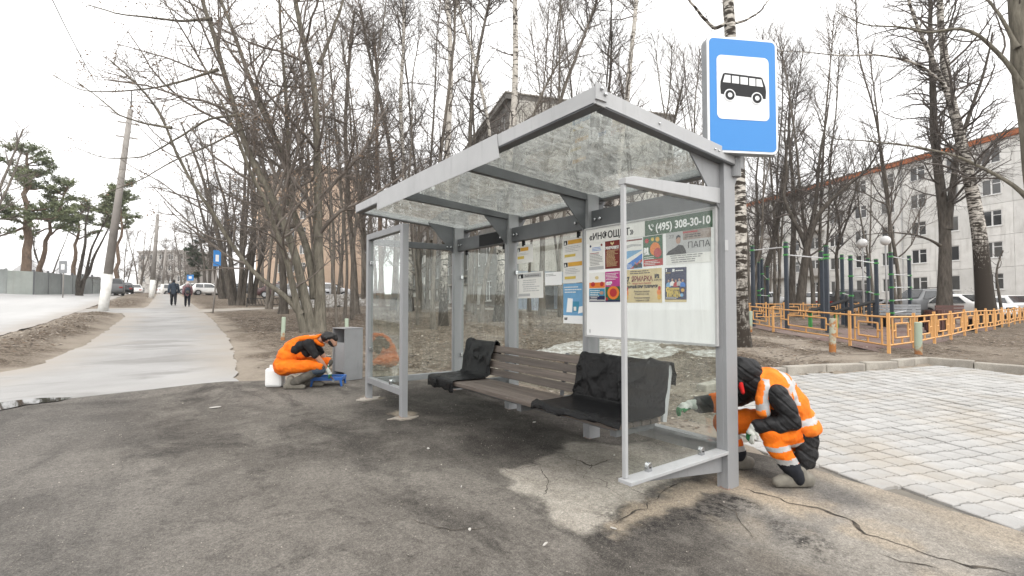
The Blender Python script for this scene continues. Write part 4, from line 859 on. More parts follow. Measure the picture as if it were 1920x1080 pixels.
def tree(name, label, stems, seed, cfg=None, bark='bark', twig='twig', cat='tree', group=None, origin=None, crownmat=None, tipfn=None):
    """stems: list of (points, r0, r1, first bare fraction, limbs per metre)"""
    c = dict(DEF); c.update(cfg or {}); rng = random.Random(seed); tb = Tubes(); tk = Tubes(); tips = []
    o0 = Vector(origin or stems[0][0][0])
    for st in stems:
        pts, r0, r1, bare, dens = st[:5]; lim = st[5] if len(st) > 5 else None
        n = 26; P = spline(pts, n); P[1:, :2] += np.cumsum(np.array([[rng.gauss(0, .012), rng.gauss(0, .012)] for _ in range(n - 1)]), axis=0) * (np.linspace(0, 1, n - 1)[:, None])
        k = np.linspace(0, 1, n); rad = r0 + (r1 - r0) * k ** .85; fl = 1 + .45 * np.exp(-k * n / 1.1) if bare > .05 else 1; rad = rad * fl
        P = P - np.array(o0); tk.add(P.tolist(), rad.tolist(), 10 if r0 > .06 else 7)
        L = float(np.linalg.norm(np.diff(P, axis=0), axis=1).sum()); nl = int(L * (1 - bare) * dens * 1.35 + .5); Pl = P.tolist()
        for i in range(nl):
            u = bare + (1 - bare) * (i + rng.random()) / max(nl, 1); q = min(u, .995) * (n - 1); a = int(q); f = q - a
            p = tuple(Pl[a][j] * (1 - f) + Pl[a + 1][j] * f for j in range(3)); t = unit(tuple(Pl[a + 1][j] - Pl[a][j] for j in range(3)))
            l = (lim or L * c['len'][0]) * rng.uniform(.5, 1.2) * (1 - .55 * max(0, u - bare) / (1 - bare)); rr = rad[a]
            r_ = max(c['rmin'] * 1.5, min(rr * .5, l * c['thick'] * 1.1)); d = side(rng, t, math.radians(rng.uniform(c['ang'][0] + 8, c['ang'][1] + 12)))
            if d[2] < -.1: d = unit((d[0], d[1], abs(d[2]) * .5))
            bp, br = branch(rng, p, d, l, r_, 8, c['up'][0], c['jit']); tb.add(bp, br, 6 if r_ > .03 else 4)
            children(rng, tb, bp, br, l, 1, c, tips) if False else children(rng, tb, bp, br, l, 2, c, tips)
        children(rng, tb, Pl[-6:], rad[-6:].tolist(), L * .3, 2, c, tips)
    root = empty(name, o0, 0, label, cat, group)
    link('trunk', tk.mesh('trunk'), M[bark], root)
    if tipfn: cr = tipfn(root, tips, rng, tb)
    else: link('crown', tb.mesh('crown'), M[twig], root)
    return root
def S(px, d0, r0, r1, bare=.2, dens=2.2, drift=0., lim=None, base=None):
    """stem given by where it is seen at distance d0, wandering towards or away from the viewer by drift metres"""
    n = len(px); pts = []
    for i, (x, y) in enumerate(px): pts.append(at(x, y, d0 + drift * (i / (n - 1)) ** 1.4))
    if base is not False:
        b = pts[0]; pts[0] = (b[0], b[1], tz(b[0], b[1]) - .08)
    return (pts, r0, r1, bare, dens, lim)
MAPLE = dict(up=(.06, .10, .06), ang=(30, 60), jit=.15, n=(10, 6, 5, 3), rmin=.004, len=(.36, .55, .55, .5))
def leafbits(root, tips, rng, tb):
    link('crown', tb.mesh('crown'), M['twig'], root)
    V = []; Fq = []
    for t in tips:
        if rng.random() < .42 and t[2] > 3.2:
            for _ in range(rng.randint(1, 4)):
                c = (t[0] + rng.gauss(0, .06), t[1] + rng.gauss(0, .06), t[2] - rng.uniform(.02, .16)); s = rng.uniform(.012, .028)
                a = unit((rng.gauss(0, 1), rng.gauss(0, 1), rng.gauss(0, 1))); b = side(rng, a, math.pi / 2); i = len(V)
                for sa, sb in ((-1, -.6), (1, -.6), (1, .6), (-1, .6)): V.append(tuple(c[q] + s * (a[q] * sa + b[q] * sb) for q in range(3)))
                Fq.append((i, i + 1, i + 2, i + 3))
    if V: tag(link('seed_clusters', npmesh('seed_clusters', V, Fq), M['seed'], root), kind='stuff')
M['seed'] = surf('dry tan seeds', (.25, .175, .115), (.14, .095, .065), scale=3, rough=.9)
d = 15.2
tree('maple_tree', 'many stemmed bare maple rising behind the crouching worker, limbs reaching over the pavement', [
    S([(598, 622), (601, 560), (597, 470), (596, 380), (594, 222), (589, 148), (570, 74), (553, 0), (540, -90)], d, .165, .06, .22, 1.8, .8),
    S([(586, 620), (572, 560), (555, 480), (528, 405), (500, 350), (463, 281), (444, 207), (418, 122), (400, 48), (381, 0), (355, -100)], d - .1, .15, .04, .22, 2., -1.2),
    S([(592, 560), (578, 470), (560, 420), (545, 395), (537, 296), (500, 230), (467, 148), (444, 81), (411, 0), (380, -90)], d + .1, .12, .04, .15, 2., 1.5, base=False),
    S([(572, 622), (556, 570), (545, 520), (534, 470), (515, 425), (495, 370), (470, 320), (450, 260), (420, 190)], d - .25, .11, .03, .2, 2.0, -2.2),
    S([(565, 590), (545, 562), (520, 545), (484, 519), (451, 481), (418, 430), (404, 400), (370, 352), (340, 296), (322, 240), (309, 212), (270, 160), (225, 120)], d - .3, .085, .018, .2, 2.0, -2.0, base=False),
    S([(598, 120), (608, 100), (622, 60), (640, 10), (650, -60)], d + .5, .06, .03, .1, 2.2, .6, base=False),
    S([(543, 385), (541, 289), (539, 222), (530, 93), (524, 0), (520, -80)], d + .5, .075, .03, .1, 2.2, 1.0, base=False),
    S([(322, 240), (270, 232), (220, 215), (180, 180), (140, 150)], d - 2.1, .035, .01, .1, 2.6, -.6, 1.1, base=False),
    S([(455, 215), (390, 222), (330, 262), (270, 296), (190, 298), (135, 275)], d - 1.1, .04, .008, .1, 2.4, -1.2, 1.2, base=False),
    S([(410, 130), (350, 150), (290, 165), (215, 172), (150, 172), (90, 140)], d - 1.2, .04, .008, .1, 2.4, -1.0, 1.2, base=False),
    S([(398, 35), (340, 40), (280, 32), (220, 25), (165, 8)], d - 1.3, .045, .012, .1, 2.4, -1.0, 1.2, base=False),
    S([(455, 240), (400, 270), (330, 300), (260, 340), (190, 365), (160, 372)], d - 1., .03, .008, .1, 2.2, -1.0, 1.0, base=False),
], 101, MAPLE, 'bark2', 'twig', tipfn=leafbits)
tree('birch_tree', 'white birch with black flecks standing right behind the sign mast and crouching worker', [
    S([(1391, 652), (1388, 540), (1387, 400), (1384, 300), (1377, 150), (1370, 20), (1362, -140)], 11.3, .165, .12, .55, 1.0, .3, 1.5),
    S([(1368, 40), (1340, 55), (1318, 30), (1300, 5), (1270, -30)], 11.5, .05, .02, .2, 2.5, -.4, base=False),
    S([(1370, 45), (1395, 40), (1425, 22), (1450, -10)], 11.5, .035, .012, .2, 2.5, .4, base=False)], 102, dict(MAPLE, thick=.012), 'birchspeck', 'twigdark')
tree('birch_tree', 'leaning old birch with a dark cracked foot beside the orange fence, white car behind it', [
    S([(1851, 590), (1843, 520), (1838, 450), (1826, 373), (1807, 290), (1797, 237), (1781, 185), (1767, 74), (1763, 0), (1757, -120)], 21.5, .34, .08, .35, 2.8, .5, 3.6),
    S([(1797, 237), (1770, 159), (1745, 100), (1726, 63), (1704, 0), (1690, -70)], 21.8, .12, .04, .1, 3.0, -1.0, 3.2, base=False),
    S([(1770, 159), (1737, 129), (1700, 112), (1640, 102), (1590, 105), (1540, 100), (1460, 93)], 21.4, .06, .012, .05, 1.8, -1.8, 1.6, base=False)], 103, dict(MAPLE, up=(.0, .04, .02)), 'birchold', 'twigdark')
tree('bare_tree', 'thick dark trunk forking into two upright stems, left of the leaning birch', [
    S([(1770, 582), (1771, 520), (1773, 450), (1771, 410), (1765, 360), (1757, 296), (1752, 240), (1750, 150), (1745, 60), (1742, -60)], 22.5, .30, .06, .30, 2.6, .8, 4.0),
    S([(1775, 430), (1784, 370), (1790, 320), (1800, 270), (1815, 220), (1840, 150), (1860, 60)], 22.6, .17, .03, .1, 1.9, -1.0, 3.0, base=False),
    S([(1762, 460), (1745, 450), (1715, 440), (1670, 435), (1620, 440)], 22.3, .06, .012, .1, 1.5, -1.4, 1.3, base=False)], 104, dict(MAPLE, jit=.2), 'barkdark', 'twigdark')
tree('bare_tree', 'forked dark tree behind the workout posts, branching low to the left', [
    S([(1499, 585), (1503, 540), (1510, 490), (1514, 462), (1522, 430), (1535, 400), (1560, 372), (1590, 345), (1625, 320), (1650, 270)], 27, .30, .02, .25, 2.0, -1.5, 3.2),
    S([(1513, 462), (1498, 430), (1480, 400), (1468, 370), (1475, 320), (1470, 250), (1478, 190)], 27, .14, .02, .1, 2.0, .8, 3.0, base=False),
    S([(1520, 435), (1530, 380), (1534, 330), (1540, 280), (1555, 210), (1560, 150)], 27, .13, .015, .1, 2.0, .9, 3.0, base=False)], 105, dict(MAPLE, jit=.22, up=(.02, .05, .03)), 'barkdark', 'twigdark')
tree('bare_tree', 'slim straight dark trunk left of the forked tree, behind the tallest workout post', [S([(1484, 585), (1486, 480), (1489, 400), (1485, 330), (1478, 240), (1484, 130)], 30, .22, .02, .35, 2.0, 1., 3.)], 106, MAPLE, 'barkdark', 'twigdark')
tree('bare_tree', 'thin crooked tree in front of the white flats, between two lamp globes', [S([(1567, 570), (1571, 530), (1567, 480), (1576, 440), (1572, 400), (1560, 360), (1552, 310), (1560, 250)], 29, .13, .015, .3, 2.2, .5, 2.6), S([(1573, 455), (1590, 410), (1600, 370), (1618, 320), (1630, 270)], 29, .07, .012, .1, 2.2, .5, 2.2, base=False)], 107, MAPLE, 'barkdark', 'twigdark')
tree('bare_tree', 'dark twin tree close right of the speckled birch, behind the first orange fence panel', [S([(1430, 585), (1432, 520), (1446, 470), (1462, 400), (1468, 330), (1478, 240), (1490, 150)], 31, .22, .02, .3, 2., 1., 3.2), S([(1418, 585), (1416, 500), (1420, 420), (1416, 340), (1424, 240)], 31.4, .18, .03, .3, 1.8, 1., 2.8)], 108, MAPLE, 'barkdark', 'twigdark')
tree('bare_tree', 'young crooked tree in front of the rightmost windows', [S([(1880, 590), (1875, 560), (1869, 520), (1873, 490), (1880, 470)], 26, .09, .03, .4, 2.5, .3, 1.4)], 109, dict(MAPLE, jit=.25), 'barkdark', 'twigdark')
tree('poplar_tree', 'mossy grey trunk at the right picture edge sending long branches over the playground', [
    S([(1975, 640), (1962, 500), (1945, 360), (1930, 250), (1915, 150), (1905, 60), (1898, -60)], 8.6, .19, .13, .95, .2, .3),
    S([(1918, 165), (1893, 122), (1865, 92), (1837, 67), (1815, 54), (1789, 52), (1737, 63), (1690, 50), (1640, 50), (1607, 46), (1560, 20)], 8.7, .045, .006, .15, 3.8, 1.0, 1.3, base=False),
    S([(1940, 385), (1907, 352), (1880, 335), (1855, 322), (1800, 296), (1744, 281), (1690, 272), (1615, 263), (1560, 262), (1530, 240)], 8.7, .04, .005, .15, 4.0, 1.4, 1.2, base=False),
    S([(1908, 90), (1880, 40), (1850, 0), (1800, -40)], 8.7, .04, .012, .1, 2.4, .6, 1.2, base=False)], 110, dict(MAPLE, up=(.02, .05, .03), jit=.2, rmin=.0028), 'bark2', 'twigdark')
# slender trees between the shelter and the flats
k = 0
for lab, px, dd, r0, r1, bk_, ex in (
    ('slender grey trunk seen through the left end pane, nearest the far corner post', [(812, 612), (811, 540), (816, 440), (822, 330), (838, 200), (852, 80), (860, -40)], 16.5, .085, .035, 'bark', {}),
    ('paler straight trunk just right of the slender one behind the left end pane', [(831, 606), (832, 520), (836, 430), (838, 300), (846, 160), (845, 60), (838, -60)], 17.5, .15, .07, 'birch', {}),
    ('thick double trunk behind the glass left of the second post', [(936, 604), (938, 540), (942, 470), (948, 400), (956, 300), (966, 200), (969, 100), (967, 0), (972, -80)], 19, .20, .085, 'birch', {}),
    ('thin leaning tree behind the second bay of glass', [(902, 604), (906, 540), (918, 480), (934, 430), (948, 380), (965, 320), (990, 240), (1020, 170), (1060, 90)], 18.5, .10, .03, 'bark', {}),
    ('smooth trunk seen between the taped notices on the middle pane', [(1017, 590), (1016, 520), (1018, 440), (1012, 380), (1030, 260), (1060, 160), (1100, 60), (1130, -30)], 23, .15, .05, 'bark', {}),
    ('white stemmed birch rising behind the roof midway to the sign', [(1150, 600), (1152, 450), (1162, 300), (1170, 230), (1176, 187), (1184, 90), (1192, 20), (1196, -60)], 24, .17, .09, 'birch', {}),
    ('pale limbed young birch leaning left above the fascia plate', [(945, 600), (930, 420), (922, 300), (918, 245), (900, 155), (880, 78), (853, 0), (840, -60)], 20.5, .10, .05, 'birch', {}),
    ('straight grey tree left of the shelter, right of the bin', [(668, 588), (664, 500), (657, 420), (651, 330), (648, 240), (655, 130), (668, 20)], 24, .15, .06, 'bark', {}),
    ('thin twin sapling just left of the grey bin', [(632, 615), (628, 540), (618, 460), (622, 370), (612, 280), (618, 200)], 15.5, .045, .015, 'bark', {}),
    ('dark stump like trunk left of the maple, with a leaning head', [(531, 590), (532, 540), (528, 480), (520, 410), (500, 330), (470, 240)], 24.5, .2, .06, 'barkdark', {}),
    ('thin birch with a dark broken crown above the far roof corner', [(770, 590), (768, 480), (762, 380), (756, 280), (752, 180), (760, 80), (758, -30)], 26, .15, .07, 'birch', {}),
    ('grey tree spreading above the far roof corner', [(738, 590), (742, 500), (744, 400), (735, 300), (715, 200), (690, 100), (672, 10)], 27, .17, .06, 'bark', {}),
    ('reddish pine trunk seen between the birches left of the roof corner', [(716, 592), (714, 480), (712, 380), (706, 280), (708, 160), (702, 60)], 30, .16, .08, 'barkpine', {}),
    ('wiry sapling behind the far end screen', [(783, 606), (782, 540), (776, 470), (775, 400), (770, 320)], 18, .05, .02, 'bark', {}),
    ('bare tree spreading over the middle of the roof', [(880, 600), (884, 480), (888, 360), (880, 260), (888, 150), (905, 60), (930, -40)], 25, .17, .06, 'bark', {}),
    ('bare tree whose crown shows left of the sign', [(1235, 600), (1240, 450), (1250, 330), (1262, 240), (1280, 160)], 27, .17, .05, 'bark', {}),
    ('leaning dark tree behind the notice board, crown right of the roof peak', [(1080, 600), (1092, 470), (1110, 350), (1130, 240), (1145, 160), (1150, 60)], 26, .17, .05, 'barkdark', {})):
    tree('birch_tree' if bk_ == 'birch' else ('pine_tree' if bk_ == 'barkpine' else 'bare_tree'), lab, [S(px, dd, r0, r1, .3, 2.5, R.uniform(-1.5, 1.5), dd * .105)], 200 + k, dict(MAPLE, n=(10, 9, 6, 3), rmin=.006, **ex), bk_, 'twig' if k % 2 else 'twigdark'); k += 1
# the clump of dark stems by the pavement farther up
def clump(label, px, py, dd, n, h, spread, seed, r=.17, bark='barkdark', lean=(0, 0), twig='twigdark', name='bare_tree', dens=1.0, cfg=None, group=None):
    rng = random.Random(seed); b = at(px, py, dd); bz_ = tz(b[0], b[1]); st = []
    for i in range(n):
        a = rng.uniform(0, 6.28); rr = rng.uniform(.05, .3) * (n > 1); p = [(b[0] + rr * math.cos(a), b[1] + rr * math.sin(a), bz_ - .1)]; hh = h * rng.uniform(.8, 1.1)
        ox, oy = math.cos(a) * spread + lean[0], math.sin(a) * spread + lean[1]
        for q in (.15, .35, .6, .8, 1): p.append((p[0][0] + ox * hh * q ** 1.25 + rng.gauss(0, .12), p[0][1] + oy * hh * q ** 1.25 + rng.gauss(0, .12), bz_ + hh * q))
        st.append((p, r * rng.uniform(.7, 1.1), r * .22, .22, dens, h * .24))
    return tree(name, label, st, seed, dict(MAPLE, **dict(dict(n=(9, 6, 4, 2), rmin=.004 + dd * .00012), **(cfg or {}))), bark, twig, group=group)
clump('dense clump of dark stems behind the blue plate sign, nearest of the roadside clumps', 445, 556, 33, 5, 13, .20, 301, .2, lean=(-.08, 0))
clump('dark many stemmed tree just right of the blue plate sign', 470, 556, 37, 4, 13, .18, 302, .2)
clump('tall leaning roadside tree left of the blue plate sign, behind the couple', 418, 556, 47, 4, 14, .18, 303, .2, lean=(-.10, 0))
clump('roadside tree farthest up the pavement, over the parked cars', 392, 556, 62, 4, 14, .16, 304, .2, lean=(-.05, 0))
clump('slight tree in the lawn between the stump like trunk and the clump', 500, 580, 29, 2, 11, .12, 305, .12, 'bark', twig='twig')
clump('bare bush beside the snow heap, in front of the beige tower', 560, 575, 34, 5, 7, .25, 306, .08, 'bark', twig='twig')
clump('tall bare tree in front of the beige tower, right half', 628, 560, 45, 2, 15, .1, 307, .2, 'bark')
clump('tall bare tree in front of the beige tower, left half', 490, 560, 52, 3, 15, .12, 308, .2, 'bark')
clump('bare tree right of the beige tower, above the bin', 680, 570, 40, 2, 15, .1, 309, .2, 'bark')
clump('large bare tree at the left picture edge beyond the road', -60, 545, 34, 3, 13, .25, 310, .2, 'bark', twig='twig')
clump('leaning dark bush tree behind the grey fence', 150, 535, 46, 3, 7.5, .35, 311, .2, 'barkdark', lean=(.2, -.2))
clump('thin bare tree behind the grey fence left of the leaning one', 85, 535, 48, 3, 8, .2, 312, .1, 'barkdark')
for i, (x, dd, h, lb) in enumerate(((260, 80, 11, 'distant pale tree right of the whitewashed pole'), (320, 105, 12, 'hazy far tree at the end of the road, left of the couple'), (345, 95, 13, 'hazy far tree above the head of the man'),
    (375, 85, 14, 'hazy far tree above the parked cars'), (290, 115, 13, 'hazy far tree over the distant flats'), (410, 90, 16, 'pale tall tree behind the roadside clumps'), (230, 95, 12, 'hazy far tree behind the whitewashed pole'))):
    clump(lb, x, 540, dd, 3, h, .16, 330 + i, .16, 'bark', twig='twig', dens=1.6)
for i, (px, dd, n, h, r, tw, lb) in enumerate(((655, 21, 2, 15, .09, 'twig', 'young many stemmed tree just right of the bin, twigs over the far roof corner'), (705, 24, 2, 17, .09, 'twig', 'wiry young tree behind the far end screen, tallest over the roof corner'), (745, 20, 1, 15, .08, 'twigdark', 'dark twiggy young tree behind the far corner post'),
    (800, 27, 2, 19, .11, 'twig', 'tall twiggy tree above the left half of the fascia plate'), (890, 23, 1, 17, .09, 'twigdark', 'dark twiggy tree behind the second post, over the right half of the fascia plate'), (985, 26, 2, 19, .10, 'twig', 'spreading twiggy tree behind the middle pane and roof peak'), (1060, 22, 2, 16, .09, 'twig', 'twiggy young tree behind the tall timetable'),
    (1110, 28, 2, 19, .11, 'twigdark', 'tall dark twiggy tree behind the left edge of the notice board'), (1215, 25, 3, 15, .09, 'twig', 'twiggy tree behind the notice board, crown left of the birch stem'), (1290, 24, 4, 13, .08, 'twigdark', 'low twiggy tree behind the board, crown just left of the sign'), (1330, 30, 3, 16, .10, 'twig', 'tall twiggy tree rising behind the sign'), (1412, 27, 4, 12, .08, 'twigdark', 'low twiggy tree right below the sign'), (1455, 36, 3, 19, .12, 'twigdark', 'dark twiggy tree against the left end of the white flats'), (600, 26, 2, 16, .10, 'twig', 'twiggy young tree right behind the maple'), (1535, 30, 3, 19, .12, 'twig', 'tall fine twigged tree between the forked dark tree and the globe lamps'), (1690, 27, 2, 18, .11, 'twig', 'tall fine twigged tree left of the thick dark trunk'), (1640, 33, 2, 12, .10, 'twigdark', 'thin twiggy tree behind the globe lamps'))):
    clump(lb, px, 580, dd, n, h, .10, 380 + i, r, 'bark', twig=tw, dens=1.15, cfg=dict(n=(9, 6, 4, 2), rmin=.006, up=(.12, .14, .08), ang=(22, 48)))
# conifers
def pine(label, px, py, dd, h, seed, r=.3, lean=0, crown0=.5, name='pine_tree', mat='needle', bark='barkpine', spread=.22):
    rng = random.Random(seed); b = at(px, py, dd); bz_ = tz(b[0], b[1]); tk = Tubes(); tb = Tubes(); root = empty(name, (b[0], b[1], bz_ - .1), 0, label, 'tree')
    n = 14; P = [(rng.gauss(0, .06) * i * .3 + lean * h * (i / n) ** 1.3 * RGT[0], rng.gauss(0, .06) * i * .3 + lean * h * (i / n) ** 1.3 * RGT[1], h * i / (n - 1)) for i in range(n)]
    tk.add(P, [r * (1 - .82 * i / (n - 1)) for i in range(n)], 9); V = []; Fq = []
    for i in range(int(h * 2.4)):
        u = crown0 + (1 - crown0) * rng.random() ** .85; q = min(u, .99) * (n - 1); a = int(q); p = tuple(P[a][c] + (P[a + 1][c] - P[a][c]) * (q - a) for c in range(3))
        L = h * spread * rng.uniform(.5, 1.1) * (1.05 - .75 * (u - crown0) / (1 - crown0)); az = rng.uniform(0, 6.28)
        bp, br = branch(rng, p, unit((math.cos(az), math.sin(az), rng.uniform(-.1, .45))), L, .05 * L ** .7, 7, .06, .2); tb.add(bp, br, 4)
        for t in range(int(8 + L * 5)):
            f = rng.uniform(.3, 1) * 5.99; aa = int(f); c = tuple(bp[aa][w] + (bp[aa + 1][w] - bp[aa][w]) * (f - aa) for w in range(3))
            sd = branch(rng, c, unit((math.cos(az) + rng.gauss(0, .9), math.sin(az) + rng.gauss(0, .9), rng.uniform(0, .7))), rng.uniform(.3, .8), .012, 3, .1, .2); tb.add(*sd, 3)
            for e in sd[0][1:]:
                for _ in range(12):
                    dv = unit((rng.gauss(0, 1), rng.gauss(0, 1), rng.gauss(.35, .8))); ln = rng.uniform(.10, .24); w_ = side(rng, dv, math.pi / 2); j = len(V)
                    o_ = tuple(e[w] + rng.gauss(0, .07) for w in range(3)); tp = tuple(o_[w] + dv[w] * ln for w in range(3)); ww = .026 + dd * .0006
                    V += [tuple(o_[w] - w_[w] * ww for w in range(3)), tuple(o_[w] + w_[w] * ww for w in range(3)), tp]; Fq.append((j, j + 1, j + 2))
    link('trunk', tk.mesh('trunk'), M[bark], root); link('limbs', tb.mesh('limbs'), M[bark], root); link('crown', npmesh('crown', V, Fq), M[mat], root); return root
pine('large spreading pine behind the grey fence, nearest to the left edge', 48, 520, 42, 12.5, 401, .42, .0, .42, spread=.30)
pine('pine leaning right, over the pale concrete end of the fence', 66, 520, 44, 10.5, 402, .25, .30, .5, spread=.26)
pine('slim orange trunked pine right behind the whitewashed pole', 218, 530, 52, 12, 403, .22, .04, .6, spread=.2)
pine('slim pine beside the orange trunked one, left of it', 206, 530, 56, 11.5, 404, .2, .06, .6, spread=.2)
pine('pine with a high flat crown behind the fence, between the spreading pine and the pole', 135, 530, 50, 9.5, 405, .25, .1, .55, spread=.28)
pine('dark green spruce behind the far blue sign', 371, 540, 66, 8, 406, .2, 0, .08, 'spruce_tree', 'needled', 'barkdark', .26)
# background wood between the flats: individual bare trees sharing three patterns
protos = []
for q, (px, dd) in enumerate(((705, 46), (760, 52), (820, 44))):
    protos.append(clump(('bare tree in the thicket behind the far end of the shelter', 'bare tree in the thicket behind the end pane', 'bare tree in the thicket behind the far roof corner')[q], px, 570, dd, 2, 15, .10, 350 + q, .16, 'bark', twig=('twig', 'twigdark', 'twig')[q], dens=1.5, group='bare trees in the thicket behind the shelter'))
for i, (px, dd) in enumerate(((690, 60), (745, 62), (785, 50), (640, 64), (1290, 44), (1265, 52), (1405, 56), (1440, 62), (1355, 62))):
    r_ = copy_tree(protos[i % 3]); b = at(px, 570, dd); r_.location = (b[0], b[1], tz(b[0], b[1]) - .1); r_.rotation_euler.z = R.uniform(0, 6.28); s = R.uniform(.8, 1.15); r_.scale = (s, s, s)
    r_['label'] = 'bare tree in the thicket behind the shelter' if px < 1000 else 'bare tree beyond the shelter roof, towards the white flats'
    r_['group'] = 'bare trees in the thicket behind the shelter' if px < 1000 else 'bare trees towards the white flats'
for p_ in protos: p_['label'] = 'bare tree in the thicket behind the shelter'
# ------------------------------------------------------------------ buildings
def facade_mat(name, c1, c2, streak=.5, spec_=False, sc=1.2):
    t = NT(name); w = t.add('ShaderNodeNewGeometry').outputs['Position']; c = t.mix(t.ramp(t.noise(sc, 5, .6, w), [(.35, 0.), (.65, 1.)]), c1, c2)
    rr = t.add('ShaderNodeObjectInfo').outputs['Random']; c = t.mix(1., c, t.ramp(rr, [(0., .9), (1., 1.05)]), 'MULTIPLY')
    c = t.mix(t.ramp(t.noise(1., 5, .65, t.map((3, 3, .35), vec=w)), [(.52, 0.), (.8, streak)]), c, (.22, .20, .17))
    if spec_:
        d = t.voro(9, w); c = t.mix(t.ramp(d, [(.16, 1.), (.22, 0.)]), c, (.16, .12, .08))
    return t.fin(c, .85)
M['panelw'] = facade_mat('whitewashed panel', (.76, .75, .725), (.66, .65, .62)); M['panelspeck'] = facade_mat('speckled tile panel', (.62, .60, .55), (.52, .50, .45), spec_=True)
M['panelbeige'] = facade_mat('beige panel', (.60, .45, .33), (.54, .40, .30), .25); M['panelgrey'] = facade_mat('grey side panel', (.20, .19, .175), (.15, .145, .135))
M['panelpale'] = facade_mat('pale far panel', (.50, .48, .45), (.42, .40, .38)); M['panelblue'] = facade_mat('pale blue painted wall', (.50, .56, .64), (.42, .48, .56))
M['joint'] = flat('panel joint', (.24, .22, .20)); M['roofrust'] = surf('rust orange roof edge', (.50, .15, .045), (.36, .11, .04), scale=.8, rough=.7)
M['pinkplinth'] = surf('faded pink plinth', (.50, .30, .26), (.40, .25, .22), scale=1, rough=.9)
M['winframe'] = flat('white window frame', (.74, .74, .73)); M['bronze'] = flat('old brown window frame', (.18, .12, .085))
def winglass():
    t = NT('window pane'); rr = t.add('ShaderNodeObjectInfo').outputs['Random']; c = t.mix(rr, (.025, .027, .03), (.11, .11, .105)); return t.fin(c, .06, 0, .6)
M['winglass'] = winglass(); M['curtain'] = flat('curtain', (.38, .36, .33))
_wc = {}
def window_mesh(w, h, split):
    k = (round(w, 2), round(h, 2), split)
    if k in _wc: return _wc[k]
    f = MB(); t = .075
    f.box((-w/2, -.05, 0), (w/2, .03, t)); f.box((-w/2, -.05, h - t), (w/2, .03, h)); f.box((-w/2, -.05, t), (-w/2 + t, .03, h - t)); f.box((w/2 - t, -.05, t), (w/2, .03, h - t))
    for i in range(1, split):
        x = -w/2 + w * i / split; f.box((x - .06, -.05, t), (x + .06, .03, h - t))
    if split > 1: f.box((w * (.5 - 1 / split) + .06, -.04, h * .66), (w/2 - t, .02, h * .66 + .06))
    f.box((-w/2 - .06, -.16, -.05), (w/2 + .06, -.02, -.004))
    p = MB().box((-w/2 + t, -.012, t), (w/2 - t, .0, h - t)); _wc[k] = (f, p, [None, None]); return _wc[k]
def put_window(par, x, y, z, w, h, split, fm='winframe'):
    f, p, c = window_mesh(w, h, split)
    if c[0] is None:
        c[0] = f.build('window', M[fm], None); c[1] = p.build('pane', M['winglass'], None); a, b = c[0], c[1]
    else: a = c[0].copy(); b = c[1].copy(); COL.objects.link(a); COL.objects.link(b)
    b.parent = a; a.parent = par; a.location = (x, y, z); return a
_pc = {}
def put_panel(par, x, z, w, h, win, m, y=0):
    k = (round(w, 2), round(h, 2), win, m)
    if k not in _pc:
        mb = MB(); g_ = .012; a, b, z0, z1 = -w/2 + g_, w/2 - g_, g_, h - g_
        if win:
            ww, wh, wz = win; xs = [a, -ww/2, ww/2, b]; zs = [z0, wz, wz + wh, z1]
            for i in range(3):
                for j in range(3):
                    if i == 1 and j == 1: continue
                    mb.box((xs[i], 0, zs[j]), (xs[i + 1], .3, zs[j + 1]))
        else: mb.box((a, 0, z0), (b, .3, z1))
        o = mb.build('wall_panel', M[m], par); _pc[k] = o
    else: o = _pc[k].copy(); COL.objects.link(o); o.parent = par
    o.location = (x, y, z); return o
def block(name, label, p0, dirv, length, depth, floors, fh, pl, panel, pw, winf, zb, roof=None, plinth='concrete', end_mat=None, fm='winframe', top_band=.45, balc=None, sides=True):
    ang = math.atan2(dirv[1], dirv[0]); root = empty(name, (p0[0], p0[1], zb), ang, label, 'building')
    n = round(length / pw); pw = length / n; H = pl + floors * fh
    BX('core', (.02, .32, -1), (length - .02, depth, H), M['joint'] if not end_mat else M[end_mat], root)
    BX('plinth', (-.04, -.03, -1.5), (length + .04, .315, pl - .01), M[plinth], root)
    for j in range(floors):
        for i in range(n):
            w = winf(i, j); put_panel(root, (i + .5) * pw, pl + j * fh, pw, fh, w[:3] if w else None, panel)
            if w: put_window(root, (i + .5) * pw, .10, pl + j * fh + w[2], w[0], w[1], w[3], fm)
            if balc and balc(i, j):
                o = BX('balcony', ((i + .5) * pw - 1.5, -.95, pl + j * fh + .1), ((i + .5) * pw + 1.5, -.002, pl + j * fh + .25), M['concrete'], root)
                BX('parapet', ((i + .5) * pw - 1.48, -.94, pl + j * fh + .255), ((i + .5) * pw + 1.48, -.88, pl + j * fh + 1.15), M[balc(i, j)], o)
    if name == 'apartment_building' and roof == 'roofrust':
        for q in range(3, n, 5): MB().tube([(q * pw, -.09, .3), (q * pw, -.09, H - .02)], .055, 8).build('drainpipe', M['lgrey'], root)
    if roof: BX('roof_edge', (-.25, -.28, H + .003), (length + .25, depth + .25, H + top_band), M[roof], root); BX('roof_lip', (-.3, -.33, H + top_band + .003), (length + .3, depth + .3, H + top_band + .09), M['concrete'], root)
    return root
c2w = lambda lx, d: (EYE[0] + RGT[0] * lx + FWD[0] * d, EYE[1] + RGT[1] * lx + FWD[1] * d)
def dirw(lx, d): v = (RGT[0] * lx + FWD[0] * d, RGT[1] * lx + FWD[1] * d); l = math.hypot(*v); return (v[0] / l, v[1] / l)
